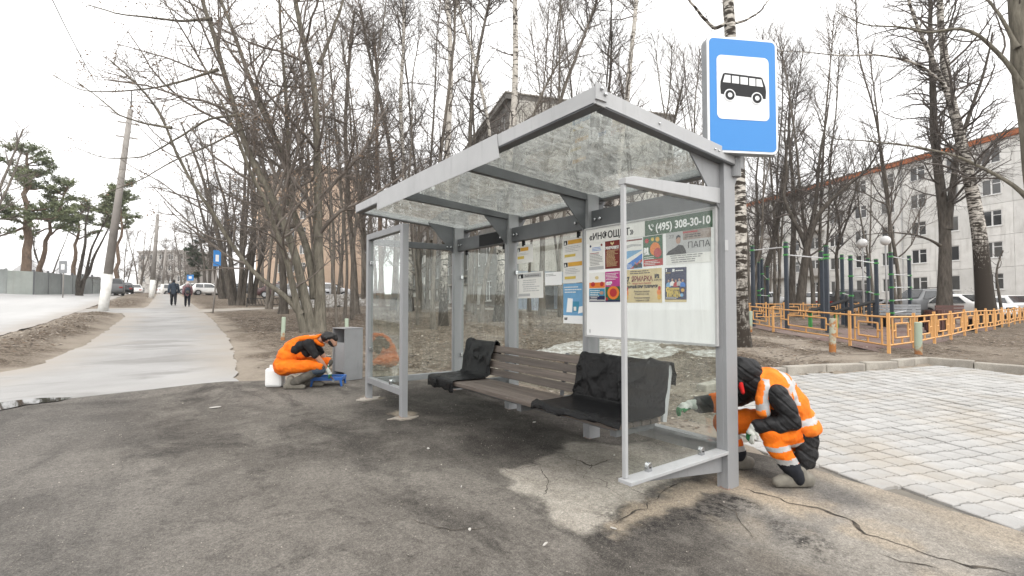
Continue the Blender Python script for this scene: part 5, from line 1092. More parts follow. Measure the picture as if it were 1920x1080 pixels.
# white five storey flats along the playground: facade runs away from the right picture edge
far_end = c2w(35.2, 76); near = c2w(47.5, 27); dv = (near[0] - far_end[0], near[1] - far_end[1]); Ln = math.hypot(*dv)
def wf(i, j):
    if i % 4 == 1: return (1.0, 1.45, .85, 1) if i % 8 == 1 else (1.9, 1.45, .85, 3)
    return (1.5, 1.45, .85, 2)
block('apartment_building', 'white five storey apartment block with rust orange roof edge behind the playground', far_end, dv, Ln, 11, 5, 2.85, 1.15, 'panelw', 3.15, wf, .6, 'roofrust', 'pinkplinth', balc=lambda i, j: ('panelpale' if j in (1, 3) and i in (2, 4) else None))
# white flats right behind the shelter: gable turned towards the street
cn = c2w(-.2, 30.5); dl = dirw(.309 * -1, .951); gd = dirw(.951, .309)
def wfl(i, j): return (1.5, 1.45, .85, 2)
b2 = block('apartment_building', 'white five storey apartment block whose tiled gable shows behind the shelter glass', (cn[0] + dl[0] * 58, cn[1] + dl[1] * 58), (-dl[0], -dl[1]), 58, 12, 5, 2.7, .6, 'panelgrey', 3.2, wfl, .1, 'panelgrey', 'panelblue', balc=lambda i, j: ('panelw' if i % 6 == 2 and j else None), top_band=.35)
# its gable wall: panels as parts of the same building
gz0 = .6
def gpart(nm, a, b, m, bev=0):
    o = MB().box(a, b).build(nm, m, b2, bevel=bev); o.location = (58.0, 0, 0); o.rotation_euler.z = math.pi / 2; return o
for j in range(5):
    for i in range(4):
        m = 'panelblue' if j == 0 else ('panelspeck')
        gpart('wall_panel', (.32 + i * 2.92 + .012, -.32, gz0 + j * 2.7 + .012), (.32 + (i + 1) * 2.92 - .012, -.03, gz0 + (j + 1) * 2.7 - .012), M[m])
for j in range(1, 5):     # stacked balconies with slatted white fronts near the middle of the gable
    o = gpart('balcony', (5.2, -1.25, gz0 + j * 2.7), (7.4, -.321, gz0 + j * 2.7 + .14), M['concrete'])
    for q in range(7): gpart('balcony_board', (5.2, -1.25, gz0 + j * 2.7 + .2 + q * .14), (7.4, -1.22, gz0 + j * 2.7 + .31 + q * .14), M['winframe'])
    w = put_window(b2, 58.33, 6.3, gz0 + j * 2.7 + .3, 1.7, 2.0, 2); w.rotation_euler.z = math.pi / 2
w = put_window(b2, 58.34, 10.2, gz0 + .85, 1.5, 1.45, 2); w.rotation_euler.z = math.pi / 2
o = gpart('entrance_canopy', (1.0, -1.7, gz0 + 1.75), (3.8, -.325, gz0 + 1.92), M['concrete']); gpart('entrance_wall', (1.1, -1.6, -1), (1.35, -.33, gz0 + 1.745), M['panelblue']); gpart('entrance_wall', (3.45, -1.6, -1), (3.7, -.33, gz0 + 1.745), M['panelblue']); gpart('door', (1.9, -.36, .2), (2.9, -.325, 2.4), M['steel_dark'])
gpart('plinth', (-.02, -.36, -1.5), (12.1, -.02, .35), M['concrete'])
# entrance porches along the long side
for i in range(3):
    x = 50 - i * 14; o = BX('porch_roof', (x - 1.5, -2.2, 2.6), (x + 1.5, -.05, 2.75), M['concrete'], b2); BX('porch_wall', (x + 1.2, -2.0, -1), (x + 1.4, -.05, 2.595), M['panelw'], o); BX('porch_wall', (x - 1.4, -2.0, -1), (x - 1.2, -.05, 2.595), M['panelw'], o)
# beige tower
def wft(i, j): return (1.5, 1.4, .85, 2) if i in (2, 3, 4) else None
L0 = at(478, 560, 82); L1 = at(598, 560, 74); dv = (L1[0] - L0[0], L1[1] - L0[1])
block('tower_block', 'beige nine storey tower block rising behind the bare maple', (L0[0], L0[1]), dv, math.hypot(*dv), 9, 7, 2.75, .3, 'panelbeige', 2.75, wft, 2.4, 'panelbeige', 'brownplinth' if False else 'concrete', end_mat='panelbeige', balc=lambda i, j: ('panelpale' if i == 3 else None), top_band=.5)
# pale flats at the end of the road and a low house behind the fence
L0 = at(258, 550, 125); L1 = at(345, 550, 122); dv = (L1[0] - L0[0], L1[1] - L0[1])
block('apartment_building', 'pale distant flats closing the far end of the road', (L0[0], L0[1]), dv, math.hypot(*dv), 10, 4, 2.8, .8, 'panelpale', 3., lambda i, j: (1.5, 1.4, .85, 2), 2.3, 'panelpale', 'concrete', top_band=.3)
L0 = at(95, 530, 62); L1 = at(185, 530, 68); dv = (L1[0] - L0[0], L1[1] - L0[1]); ln = math.hypot(*dv)
hs_ = empty('low_house', (L0[0], L0[1], 2.4), math.atan2(dv[1], dv[0]), 'low house with a snow pale roof behind the grey fence', 'house')
BX('wall', (0, 0, -1), (ln, 6, 2.6), M['panelpale'], hs_); MB().prism([(-.5, 2.6), (6.5, 2.6), (3, 4.6)], -.4, ln + .4, tf=Matrix(((0, 0, 1, 0), (1, 0, 0, 0), (0, 1, 0, 0), (0, 0, 0, 1)))).build('roof', surf('pale metal roof', (.55, .55, .56), rough=.5), hs_)
for i in range(3): put_window(hs_, ln * (.2 + .3 * i), -.06, .9, 1.2, 1.2, 2)

# ------------------------------------------------------------------ grey panel fence beyond the road
M['fencec'] = facade_mat('grey concrete fence slab', (.26, .28, .27), (.19, .205, .20), .3, sc=.6); M['fencepale'] = facade_mat('pale concrete fence slab', (.42, .45, .42), (.34, .37, .345), .3, sc=.8)
f0 = c2w(-56, 42); f1 = at(190, 545, 52); fb_ = empty('concrete_fence', (0, 0, 0), 0, 'long grey panel fence along the far side of the road', 'fence')
FP = [at(-140, 545, 37.5), at(10, 545, 39), at(62, 545, 41), at(188, 545, 56)]
for s_, (a, b) in enumerate(zip(FP, FP[1:])):
    dx, dy = b[0] - a[0], b[1] - a[1]; L = math.hypot(dx, dy); n = max(1, round(L / 2.6))
    for i in range(n):
        q = (i + .5) / n; x, y = a[0] + dx * q, a[1] + dy * q; z = tz(x, y)
        o = BX('fence_slab', (-L / n / 2 + .06, -.05, -.3), (L / n / 2 - .06, .05, 1.95 + R.uniform(-.04, .04)), M['fencepale' if s_ == 1 else 'fencec'], fb_, bevel=.01); o.location = (x, y, z); o.rotation_euler.z = math.atan2(dy, dx)
        o = BX('post', (-.08, -.08, -.3), (.08, .08, 2.1), M['steel_dark' if s_ != 1 else 'fencec'], fb_); o.location = (x - dx / L * L / n / 2, y - dy / L * L / n / 2, z)
# far kerb of the road
kf = empty('far_kerb', (0, 0, 0)); tag(kf, kind='structure')
for i in range(26):
    y = 22 + i * 2.6; x = -15.45; o = BX('kerb_stone', (-.12, -1.28, -.2), (.12, 1.28, .16), M['concrete'], kf, bevel=.02); o.location = (x, y, g(x, y)); o.rotation_euler.x = math.atan(.034)

# ------------------------------------------------------------------ utility poles and wires
def pole(label, px0, py0, px1, py1, dd, r0, r1, wash):
    b = at(px0, py0, dd); t_ = at(px1, py1, dd); z0 = tz(b[0], b[1]); root = empty('utility_pole', (b[0], b[1], z0), 0, label, 'utility pole', 'leaning utility poles along the road')
    ax = Vector((t_[0] - b[0], t_[1] - b[1], t_[2] - z0)); f = lambda k: tuple(ax * k); w = wash / ax.length
    MB().tube([f(-.03), f(w)], [r0 + .014, r0 * .96 + .014], 12).build('whitewashed_base', M['polewhite'], root, True); MB().tube([f(w * .98), f(1)], [r0 * .95, r1], 12).build('shaft', M['poleconc'], root, True)
    tp = Vector(f(1)); MB().tube([tp - Vector((0, 0, .2)), tp + Vector((.03, .02, 1.0))], [.035, .025], 6).build('spike', M['wire'], root)
    cb = MB()
    for k in (.93, .86): cb.box(tuple(ax * k + Vector((-.45, -.03, -.03))), tuple(ax * k + Vector((.45, .03, .03))))
    cb.build('crossarm', M['poleconc'], root); return Vector((b[0], b[1], z0)) + ax * .93
pa = pole('nearest leaning utility pole with a whitewashed base on the leafy verge', 193, 580, 245, 205, 24.5, .20, .11, 1.9)
pb = pole('second leaning utility pole, behind the end of the verge', 284, 548, 296, 402, 45, .2, .12, 1.7)
pc = pole('third utility pole, farthest, thin and close to the couple', 303, 545, 311, 466, 72, .2, .12, 1.7)
MB().box((-.02, -.02, 0), (.02, .02, .1))
lp = at(130, 88, 21.6)
def wire(a, b, sag, label, r=.012):
    a, b = Vector(a), Vector(b); pts = [a.lerp(b, i / 16) - Vector((0, 0, sag * 4 * (i / 16) * (1 - i / 16))) for i in range(17)]
    o = MB().tube(pts, r, 4).build('overhead_wire', M['wire']); tag(o, label, 'cable', 'overhead wires')
wire(pa, at(70, -60, 9), .5, 'overhead wire running from the nearest pole up past the viewer', .010)
wire(pa + Vector((.3, 0, -.1)), at(330, 20, 15.5), .2, 'overhead wire slanting from the nearest pole into the maple crown', .010)
wire(pa, pb, .5, 'overhead wire between the nearest and second poles'); wire(pb, pc, .7, 'overhead wire between the second and third poles')
# ------------------------------------------------------------------ signs up the street
def signpost(label, px, py, dd, h, lean, plates, cat='street sign', turn=0):
    b = at(px, py, dd); z = tz(b[0], b[1]); root = empty('street_sign', (b[0], b[1], z), math.atan2(RGT[1], RGT[0]) + turn, label, cat)
    MB().tube([(0, 0, -.1), (lean * h, 0, h)], .038, 10).build('pole', M['poleconc'], root, True)
    for (x0, x1, z0, z1, m) in plates: BX('plate', (x0 + lean * z0, -.07, z0), (x1 + lean * z0, -.045, z1), M[m], root, bevel=.004); BX('pictogram', (x0 + lean * z0 + (x1 - x0) * .28, -.0735, z0 + (z1 - z0) * .3), (x0 + lean * z0 + (x1 - x0) * .72, -.0705, z0 + (z1 - z0) * .72), M['white'], root)
signpost('leaning sign pole with a tall narrow blue plate beside the pavement', 399, 582, 24.5, 3.2, .07, [(-.20, .14, 2.35, 3.15, 'signblue')], turn=.85)
BXs = None
signpost('far blue road sign on a thin pole behind the woman', 357, 548, 47, 2.3, 0, [(-.32, .32, 1.7, 2.25, 'signblue')])
signpost('plain grey road sign seen from behind, by the far fence', 118, 548, 39, 3.0, 0, [(-.32, .32, 2.0, 3.0, 'plate')])
# ------------------------------------------------------------------ orange fence, bollards, playground
M['ofence'] = rusty('chipped orange fence paint', (.64, .35, .13), (.56, .29, .10), thr=.66, scale=9); M['bollard'] = rusty('peeling green bollard paint', (.30, .38, .29), (.38, .42, .34), (.20, .085, .03), .60, 4, low=.42)
M['bollardrust'] = rusty('rusted bollard', (.33, .36, .28), (.40, .38, .30), (.22, .085, .02), .52, 6, low=.7)
of = empty('low_fence', (0, 0, 0), 0, 'low orange metal fence with nested rectangle panels around the playground', 'fence')
def fence_panel(a, b, par, h=.80, post=True):
    dx, dy = b[0] - a[0], b[1] - a[1]; L = math.hypot(dx, dy); ang = math.atan2(dy, dx); za, zb = tz(*a), tz(*b); r = .017; y0 = .16; y1 = h - .05
    mb = MB()
    def bar(x0, z0, x1, z1, w=r):
        s0, s1 = za + (zb - za) * x0 / L, za + (zb - za) * x1 / L
        p = lambda x, z, s: (a[0] + dx * x / L, a[1] + dy * x / L, s + z)
        mb.tube([p(x0, z0, s0), p(x1, z1, s1)], w * 1.2, 4)
    bar(.03, y1, L - .03, y1); bar(.03, y0, L - .03, y0); bar(.24 * L * .5 + .05, y0, .24 * L * .5 + .05, y1); bar(L * .88 - .05, y0, L * .88 - .05, y1)
    i0, i1 = L * .25, L * .75; j0, j1 = y0 + .14, y1 - .14
    bar(i0, j0, i1, j0); bar(i0, j1, i1, j1); bar(i0, j0, i0, j1); bar(i1, j0, i1, j1)
    for x in (i0,): bar(.24 * L * .5 + .05, (j0 + j1) / 2, x, (j0 + j1) / 2)
    bar(i1, (j0 + j1) / 2, L * .88 - .05, (j0 + j1) / 2); bar(L / 2, y0, L / 2, j0); bar(L / 2, j1, L / 2, y1)
    mb.build('fence_panel', M['ofence'], par)
_fp = None
def fence_post(p, par, h=.84):
    global _fp
    if _fp is None: o = _fp = MB().box((-.028, -.028, -.1), (.028, .028, h)).build('post', M['ofence'], par, bevel=.004)
    else: o = _fp.copy(); COL.objects.link(o); o.parent = par
    o.location = (p[0], p[1], tz(*p)); return o
run1 = [P2(1330, 606), P2(1402, 614), P2(1450, 624), P2(1594, 651), P2(1667, 667)]
c0 = run1[-1]; run2 = [c0]
e2 = P2(1853, 622); ddx, ddy = e2[0] - c0[0], e2[1] - c0[1]; LL = math.hypot(ddx, ddy)
for i in range(1, 17): run2.append((c0[0] + ddx / LL * 2.05 * i, c0[1] + ddy / LL * 2.05 * i))
for rn in (run1, run2):
    for a, b in zip(rn, rn[1:]): fence_panel(a, b, of)
for p in run1 + run2[1:]: fence_post(p, of)
of2 = empty('low_fence', (0, 0, 0), 0, 'orange metal fence along the far side of the playground, in front of the cars', 'fence')
r3 = [P2(1400, 603), P2(1470, 600), P2(1540, 597), P2(1610, 596), P2(1680, 594), P2(1750, 593), P2(1820, 592), P2(1890, 591), P2(1960, 590)]
for a, b in zip(r3, r3[1:]):
    n = max(1, round(math.dist(a, b) / 2.2))
    for i in range(n):
        q0 = tuple(a[c] + (b[c] - a[c]) * i / n for c in (0, 1)); q1 = tuple(a[c] + (b[c] - a[c]) * (i + 1) / n for c in (0, 1)); fence_panel(q0, q1, of2); fence_post(q0, of2)
for lab, px, py, top, m, r in (('rusty bollard with a pale green top beside the speckled birch', 1407, 625, 586, 'bollard', .055), ('most rusted bollard, in front of the second orange fence panel', 1561, 663, 600, 'bollardrust', .065),
                            ('pale green bollard in front of the fence corner', 1722, 668, 608, 'bollard', .068), ('green bollard behind the crouching worker\'s back, at the lawn edge', 530, 640, 597, 'bollard', .05), ('short bollard behind the grey bin', 650, 640, 602, 'bollard', .05)):
    (x, y, z), dd = hit(px, py); h = (py - top) / F_PX * dd
    o = MB().tube([(0, 0, -.1), (0, 0, h - .01), (0, 0, h)], [r, r, r * .85], 14).build('bollard', M[m], None, False); o.location = (x, y, tz(x, y)); o.rotation_euler = (R.uniform(-.03, .03), R.uniform(-.03, .03), R.random() * 6); tag(o, lab, 'bollard', 'bollards around the lawn')
# rubber playground floor
sheet('playground_floor', [run1[1], run1[2], run1[3], c0, run2[4], run2[7], P2(1840, 598), P2(1600, 600), P2(1440, 606)], .8, .035, surf('worn red rubber floor', (.14, .085, .075), (.20, .15, .13), scale=.7, rough=.95, fine=.5), edge=.4, amp=.1, seed=71)
M['gympost'] = surf('dark blue grey post', (.03, .04, .055), (.022, .03, .042), rough=.45); M['gymgreen'] = surf('bright green clamp', (.05, .28, .06), rough=.45); M['gymbar'] = surf('white steel bar', (.60, .61, .62), rough=.35)
def gym(label, posts, bars, extra=None):
    P = []
    b0 = at(posts[0][0], posts[0][2], posts[0][3]); root = empty('workout_frame', (b0[0], b0[1], 0), 0, label, 'exercise frame', 'street workout frames')
    for (px, top, bot, dd) in posts:
        b = at(px, bot, dd); z0 = tz(b[0], b[1]); zt = at(px, top, dd)[2]; P.append((b[0], b[1], z0, zt)); L = (b[0] - b0[0], b[1] - b0[1])
        o = MB().box((-.055, -.055, 0), (.055, .055, zt - z0 + .05)).build('post', M['gympost'], root, bevel=.008); o.location = (L[0], L[1], z0 - .05); MB().box((-.058, -.058, zt - z0 + .052), (.058, .058, zt - z0 + .07)).build('cap', M['gymgreen'], o)
    for i, j, fz in bars:
        a, b = P[i], P[j]; p = lambda q, z: (q[0] - b0[0], q[1] - b0[1], z)
        za, zb = a[2] + (a[3] - a[2]) * fz, b[2] + (b[3] - b[2]) * fz
        MB().tube([p(a, za), p(b, zb)], .02, 8).build('bar', M['gymbar'], root)
        for q, z in ((a, za), (b, zb)): MB().box((q[0] - b0[0] - .07, q[1] - b0[1] - .07, z - .028), (q[0] - b0[0] + .07, q[1] - b0[1] + .07, z + .028)).build('clamp', M['gymgreen'], root, bevel=.006)
    return root, P, b0
gym('tall workout frame of dark posts and high white bars behind the second fence panel', [(1413, 462, 612, 18), (1476, 455, 612, 16.5), (1552, 462, 620, 15.5), (1543, 472, 610, 17.5)], [(0, 1, .95), (1, 2, .86), (2, 3, .9)])
gym('workout frame with sloping sit up boards, in the middle of the playground', [(1581, 478, 606, 20), (1597, 480, 606, 18), (1630, 485, 602, 20), (1645, 487, 602, 18)], [(0, 1, .45), (2, 3, .5), (1, 2, .72), (0, 2, .95), (1, 3, .95)])
gym('climbing ladder frame with white rungs, left of the large parked off road car', [(1673, 474, 606, 18), (1707, 480, 592, 20.5)], [(0, 1, .95), (0, 1, .72), (0, 1, .55), (0, 1, .38), (0, 1, .22), (0, 1, .06)])
gym('small low workout frame at the far left of the playground', [(1424, 492, 592, 24), (1430, 486, 592, 25), (1440, 500, 590, 26)], [(0, 1, .5), (1, 2, .75), (0, 2, .42)])
for lab, pa_, pb_ in (('black sloping sit up bench under the middle workout frame', at(1512, 586, 18), at(1595, 560, 19)), ('second black sloping bench, right of the first', at(1560, 586, 18), at(1648, 563, 19))):
    a, b = Vector(pa_), Vector(pb_); u = (b - a).normalized(); w_ = u.cross(Vector((0, 0, 1))).normalized(); m_ = Matrix((( u.x, w_.x, 0, a.x), (u.y, w_.y, 0, a.y), (u.z, w_.z, 1, a.z), (0, 0, 0, 1)))
    r_ = empty('sit_up_bench', a, 0, lab, 'exercise bench', 'sloping sit up benches'); L = (b - a).length
    o = MB().box((0, -.14, -.03), (L, .14, .03), tf=m_).build('board', M['rubber'], None, bevel=.01); o.data.transform(Matrix.Translation(-a)); o.parent = r_
    for q in (.08, .9):
        c = a + (b - a) * q; gzq = tz(c.x, c.y); o = MB().box((-.05, -.05, gzq - c.z), (.05, .05, -.03)).build('leg', M['gymgreen' if q < .5 else 'gympost'], r_); o.location = c - a
# park bench of grey slats and round table group
def park_bench(label, px, py, dd, w, m, back=True, ang=.3):
    b = at(px, py, dd); z = tz(b[0], b[1]); r_ = empty('park_bench', (b[0], b[1], z), math.atan2(RGT[1], RGT[0]) + ang, label, 'bench')
    for i in range(3): BX('seat_slat', (-w/2, -.2 + i * .13, .43), (w/2, -.2 + i * .13 + .115, .465), M[m], r_)
    if back:
        for i in range(4): BX('back_slat', (-w/2, .21, .50 + i * .11), (w/2, .24, .50 + i * .11 + .09), M[m], r_)
    for x in (-w * .38, w * .38): BX('leg', (x - .03, -.18, -.05), (x + .03, .2, .429), M['rubber'], r_)
M['slatgrey'] = surf('grey painted slats', (.24, .25, .26), rough=.6); M['slatbrown'] = surf('dark red brown slats', (.085, .035, .028), rough=.6)
park_bench('long grey slatted bench in front of the large parked off road car', 1695, 606, 19.5, 2.6, 'slatgrey'); park_bench('dark brown park bench right of the grey slatted one, behind the fence corner', 1795, 612, 17.5, 1.5, 'slatbrown')
b = at(1752, 615, 16.5); z = tz(b[0], b[1]); r_ = empty('waste_urn', (b[0], b[1], z), .3, 'red brown slatted waste urn left of the brown park bench', 'litter bin')
for i in range(14):
    a = i * 2 * math.pi / 14; tl = Matrix.Rotation(a, 4, 'Z'); MB().box((.24, -.045, .12), (.262, .045, .80), tf=tl).build('slat', M['slatbrown'], r_)
MB().tube([(0, 0, -.05), (0, 0, .119), (0, 0, .7), (0, 0, .78)], [.2, .22, .23, .23], 14).build('liner', M['rubber'], r_)
for lab, px, py, dd in (('left white globe lamp before the white flats', 1617, 456, 27), ('right white globe lamp, slightly higher, before the white flats', 1660, 451, 26)):
    b = at(px, py, dd); z0 = tz(b[0], b[1]); r_ = empty('street_lamp', (b[0], b[1], z0), 0, lab, 'street lamp', 'globe lamps in the playground')
    MB().tube([(0, 0, -.1), (0, 0, b[2] - z0 - .2)], [.055, .04], 10).build('pole', M['lgrey'], r_, True); s = MB(); n = 10
    s.tube([(0, 0, b[2] - z0 + .25 * math.sin(a)) for a in [(-.5 + i / n) * math.pi * .98 for i in range(n + 1)]], [.25 * math.cos(a) for a in [(-.5 + i / n) * math.pi * .98 for i in range(n + 1)]], 16); s.build('globe', M['white'], r_, True)
# low railing by the lawn, far left
rl = empty('low_railing', (0, 0, 0), 0, 'low dark railing with slanted bars across the far lawn', 'railing')
ra = [at(463, 566, 31), at(500, 567, 32), at(548, 566, 34)]
for a, b in zip(ra, ra[1:]):
    za, zb = tz(a[0], a[1]), tz(b[0], b[1]); n = 6; mb = MB()
    for z in (.12, .55): mb.tube([(a[0], a[1], za + z), (b[0], b[1], zb + z)], .025, 4)
    mb.build('rail', M['wire'], rl)
    for i in range(n):
        q0, q1 = i / n, (i + .75) / n; p = lambda q, z: (a[0] + (b[0] - a[0]) * q, a[1] + (b[1] - a[1]) * q, za + (zb - za) * q + z); MB().tube([p(q0, .55), p(q1, .12)], .018, 4).build('slanted_bar', M['wire'], rl)
    for q in (0, 1): MB().tube([p(q, -.1), p(q, .6)], .03, 5).build('post', M['wire'], rl)

# ------------------------------------------------------------------ parked cars
M['tyre'] = surf('tyre', (.015, .015, .016), rough=.8); M['carglass'] = surf('car glass', (.02, .023, .026), rough=.08, spec=.6); M['rim'] = surf('alloy rim', (.40, .41, .42), rough=.3, metal=.8)
M['headlight'] = surf('head lamp', (.55, .57, .6), rough=.1); M['taillight'] = surf('tail lamp', (.35, .02, .015), rough=.2)
for nm, c in dict(carwhite=(.70, .70, .69), carblack=(.02, .021, .024), cargrey=(.12, .125, .13), carsilver=(.40, .41, .42), carred=(.075, .035, .035), carsnow=(.66, .67, .69)).items(): M[nm] = surf(nm, c, tuple(v * .9 for v in c), scale=2, rough=.28, spec=.5)
PROF = dict(sedan=(4.5, 1.45, [(-2.25, .55), (-2.2, .85), (-1.75, .93), (-1.05, 1.36), (-.5, 1.45), (.2, 1.42), (.95, .98), (1.95, .86), (2.22, .68), (2.25, .45)]),
            suv=(4.6, 1.8, [(-2.3, .6), (-2.28, 1.0), (-2.2, 1.2), (-1.85, 1.72), (-1.2, 1.8), (.2, 1.76), (.85, 1.14), (2.05, 1.03), (2.28, .8), (2.3, .5)]),
            hatch=(4.1, 1.5, [(-2.05, .5), (-2.02, .9), (-1.9, 1.02), (-1.5, 1.42), (-.6, 1.5), (.15, 1.46), (.95, 1.0), (1.8, .88), (2.02, .68), (2.05, .45)]))
def car(label, kind, px, py, dd, heading, paint, group='cars parked along the white flats', sc=1.0):
    L, H, top = PROF[kind]; b = at(px, py, dd); z = tz(b[0], b[1]); root = empty('parked_car', (b[0], b[1], z), heading, label, 'car', group); root.scale = (sc,) * 3
    wb = L * .30; wr = .33 if kind != 'suv' else .38; hw = .88; belt = H * .61
    xs = np.linspace(-L/2, L/2, 37); tz_ = np.interp(xs, [p[0] for p in top], [p[1] for p in top])
    V = []; n = 12
    for x, zt in zip(xs, tz_):
        e = min(1, (L/2 - abs(x)) / .35); w = hw * (.80 + .20 * math.sqrt(max(e, 0))); zb = .24 + .12 * max(0, 1 - e)
        for c in (-wb, wb):
            q = 1 - ((x - c) / (wr + .07)) ** 2
            if q > 0: zb = max(zb, (wr + .07) * math.sqrt(q) + wr * .55)
        zs = min(zt, belt); wt = w if zt <= belt else w * (1 - .26 * (zt - belt) / (H - belt))
        r_ = [(w * .93, zb), (w, zb + (zs - zb) * .35), (w * .985, zs - .02), (wt * .97, max(zt - .05, zs)), (wt * .80, zt), (0, zt + .015)]
        V += [(x, y, q) for y, q in r_] + [(x, -y, q) for y, q in r_[-2::-1]] + [(x, 0, zb)]
    F_ = [(i * n + j, i * n + (j + 1) % n, (i + 1) * n + (j + 1) % n, (i + 1) * n + j) for i in range(36) for j in range(n)] + [tuple(range(n)), tuple(range(36 * n + n - 1, 36 * n - 1, -1))]
    MB().add(V, F_).build('body', M[paint], root, True)
    # glazing as slightly proud panels following the cabin
    tp = dict((round(a, 2), c) for a, c in top); f = lambda x: float(np.interp(x, [p[0] for p in top], [p[1] for p in top]))
    wid = lambda zt: hw * (1 - .26 * max(0, zt - belt) / (H - belt))
    i_r = max(range(len(top)), key=lambda i: top[i][1]); xr, xf = top[i_r - 1][0], top[i_r + 1][0]; xfb = top[i_r + 2][0]; xrb = top[i_r - 2][0]
    def quad(nm, q, m, off): MB().add([tuple(Vector(p) + Vector(off)) for p in q] + [tuple(Vector(p) - Vector(off)) for p in q], [(0, 1, 2, 3), (7, 6, 5, 4), (0, 4, 5, 1), (1, 5, 6, 2), (2, 6, 7, 3), (3, 7, 4, 0)]).build(nm, M[m], root)
    zt0, zt1 = f(xf) - .06, f(xfb) + .04
    quad('windscreen', [(xf + .03, -wid(zt0) * .80, zt0 + .02), (xf + .03, wid(zt0) * .80, zt0 + .02), (xfb - .02, wid(zt1) * .86, zt1), (xfb - .02, -wid(zt1) * .86, zt1)], 'carglass', (.03, 0, .03))
    zr0, zr1 = f(xr) - .06, f(xrb) + .06
    quad('rear_window', [(xr - .03, -wid(zr0) * .78, zr0 + .02), (xr - .03, wid(zr0) * .78, zr0 + .02), (xrb + .02, wid(zr1) * .82, zr1), (xrb + .02, -wid(zr1) * .82, zr1)], 'carglass', (-.03, 0, .03))
    for s in (1, -1):
        xm = (xf + xr) / 2; zh = f(xm) - .13
        for a0, a1, b0, b1 in ((xm + .04, xf - .02, xm + .04, xfb - .28), (xr + .05, xm - .04, xrb + .40, xm - .04)):
            quad('side_window', [(a0, s * wid(zh) * .985, zh), (a1, s * wid(zh) * .985, zh - .02), (b1, s * hw * .995, belt + .03), (b0, s * hw * .995, belt + .03)], 'carglass', (0, s * .012, 0))
        for x, m, w_ in ((L/2 - .10, 'headlight', .19), (-L/2 + .08, 'taillight', .15)): BX('headlight' if m == 'headlight' else 'tail_light', (x - .09, s * .55 - w_ , belt - .32), (x + .06, s * .55 + w_, belt - .17), M[m], root, bevel=.03)
        for c in (-wb, wb):
            w = MB().tube([(c, s * (hw - .2), wr), (c, s * (hw - .02), wr), (c, s * (hw - .005), wr)], [wr, wr, wr * .9], 18).build('wheel', M['tyre'], root); MB().tube([(c, s * (hw - .1), wr), (c, s * (hw + .004), wr)], [wr * .62, wr * .6], 12).build('rim', M['rim'], w)
    BX('bumper', (L/2 - .1, -.7, .30), (L/2 + .03, .7, .50), M['rubber' if kind == 'suv' else paint], root, bevel=.03); BX('grille', (L/2 - .03, -.35, belt - .33), (L/2 + .035, .35, belt - .2), M['rubber'], root, bevel=.01); BX('number_plate', (L/2 + .031, -.26, .36), (L/2 + .04, .26, .46), M['white'], root)
    if kind == 'suv': MB().tube([(-1.6, -.6, H + .07), (.1, -.6, H + .05)], .02, 5).build('roof_rail', M['rubber'], root); MB().tube([(-1.6, .6, H + .07), (.1, .6, H + .05)], .02, 5).build('roof_rail', M['rubber'], root)
    return root
cam_a = math.atan2(FWD[1], FWD[0]); rt = math.atan2(RGT[1], RGT[0])
car('white saloon facing the viewer between the dark trunk and the leaning birch', 'sedan', 1808, 588, 29, cam_a + math.pi + .25, 'carwhite')
car('large dark grey off road car with roof rails behind the climbing ladder', 'suv', 1722, 588, 31, rt + math.pi + .15, 'cargrey', sc=.97)
car('dark estate car behind the sloping sit up boards', 'suv', 1610, 582, 36, rt + .3, 'carblack', sc=.92)
car('white hatchback left of the dark estate car', 'hatch', 1545, 580, 41, rt + .5, 'carwhite')
car('white car at the left of the row, beside the tallest workout frame', 'sedan', 1440, 578, 48, rt + .4, 'carsilver')
car('white car at the far right edge of the photo, beyond the birch', 'sedan', 1905, 588, 30, cam_a + math.pi - .2, 'carwhite')
car('dark red car half hidden behind the white hatchback', 'hatch', 1590, 580, 44, rt + .3, 'carred')
GR = 'cars along the street'
car('dark car nearest on the road, right of the whitewashed pole', 'suv', 213, 541, 52, cam_a + .7, 'cargrey', GR); car('second dark car following on the road', 'sedan', 233, 539, 60, cam_a + .7, 'carblack', GR); car('pale car farthest on the road', 'sedan', 252, 538, 68, cam_a + .7, 'carwhite', GR)
for i, (px, dd, p_, k_, lb) in enumerate(((365, 66, 'carwhite', 'sedan', 'white car parked right of the woman'), (392, 60, 'carwhite', 'hatch', 'white car parked under the roadside trees'), (330, 75, 'carwhite', 'suv', 'pale van like car seen between the couple'), (418, 62, 'carsilver', 'sedan', 'silver car parked behind the dense clump'), (462, 58, 'cargrey', 'sedan', 'grey car parked right of the dense clump'))): car(lb, k_, px, 545, dd, rt + .5 + .2 * i, p_, GR)
GS = 'snow dusted cars below the beige tower'
car('snow covered car parked below the tower, right of the maple', 'hatch', 622, 558, 46, rt + .2, 'carsnow', GS); car('snow covered car parked below the tower, seen between the maple stems', 'sedan', 566, 560, 44, rt + .1, 'carsnow', GS); car('brownish car left of the snow covered ones', 'sedan', 530, 562, 47, rt + .1, 'carred', GS)

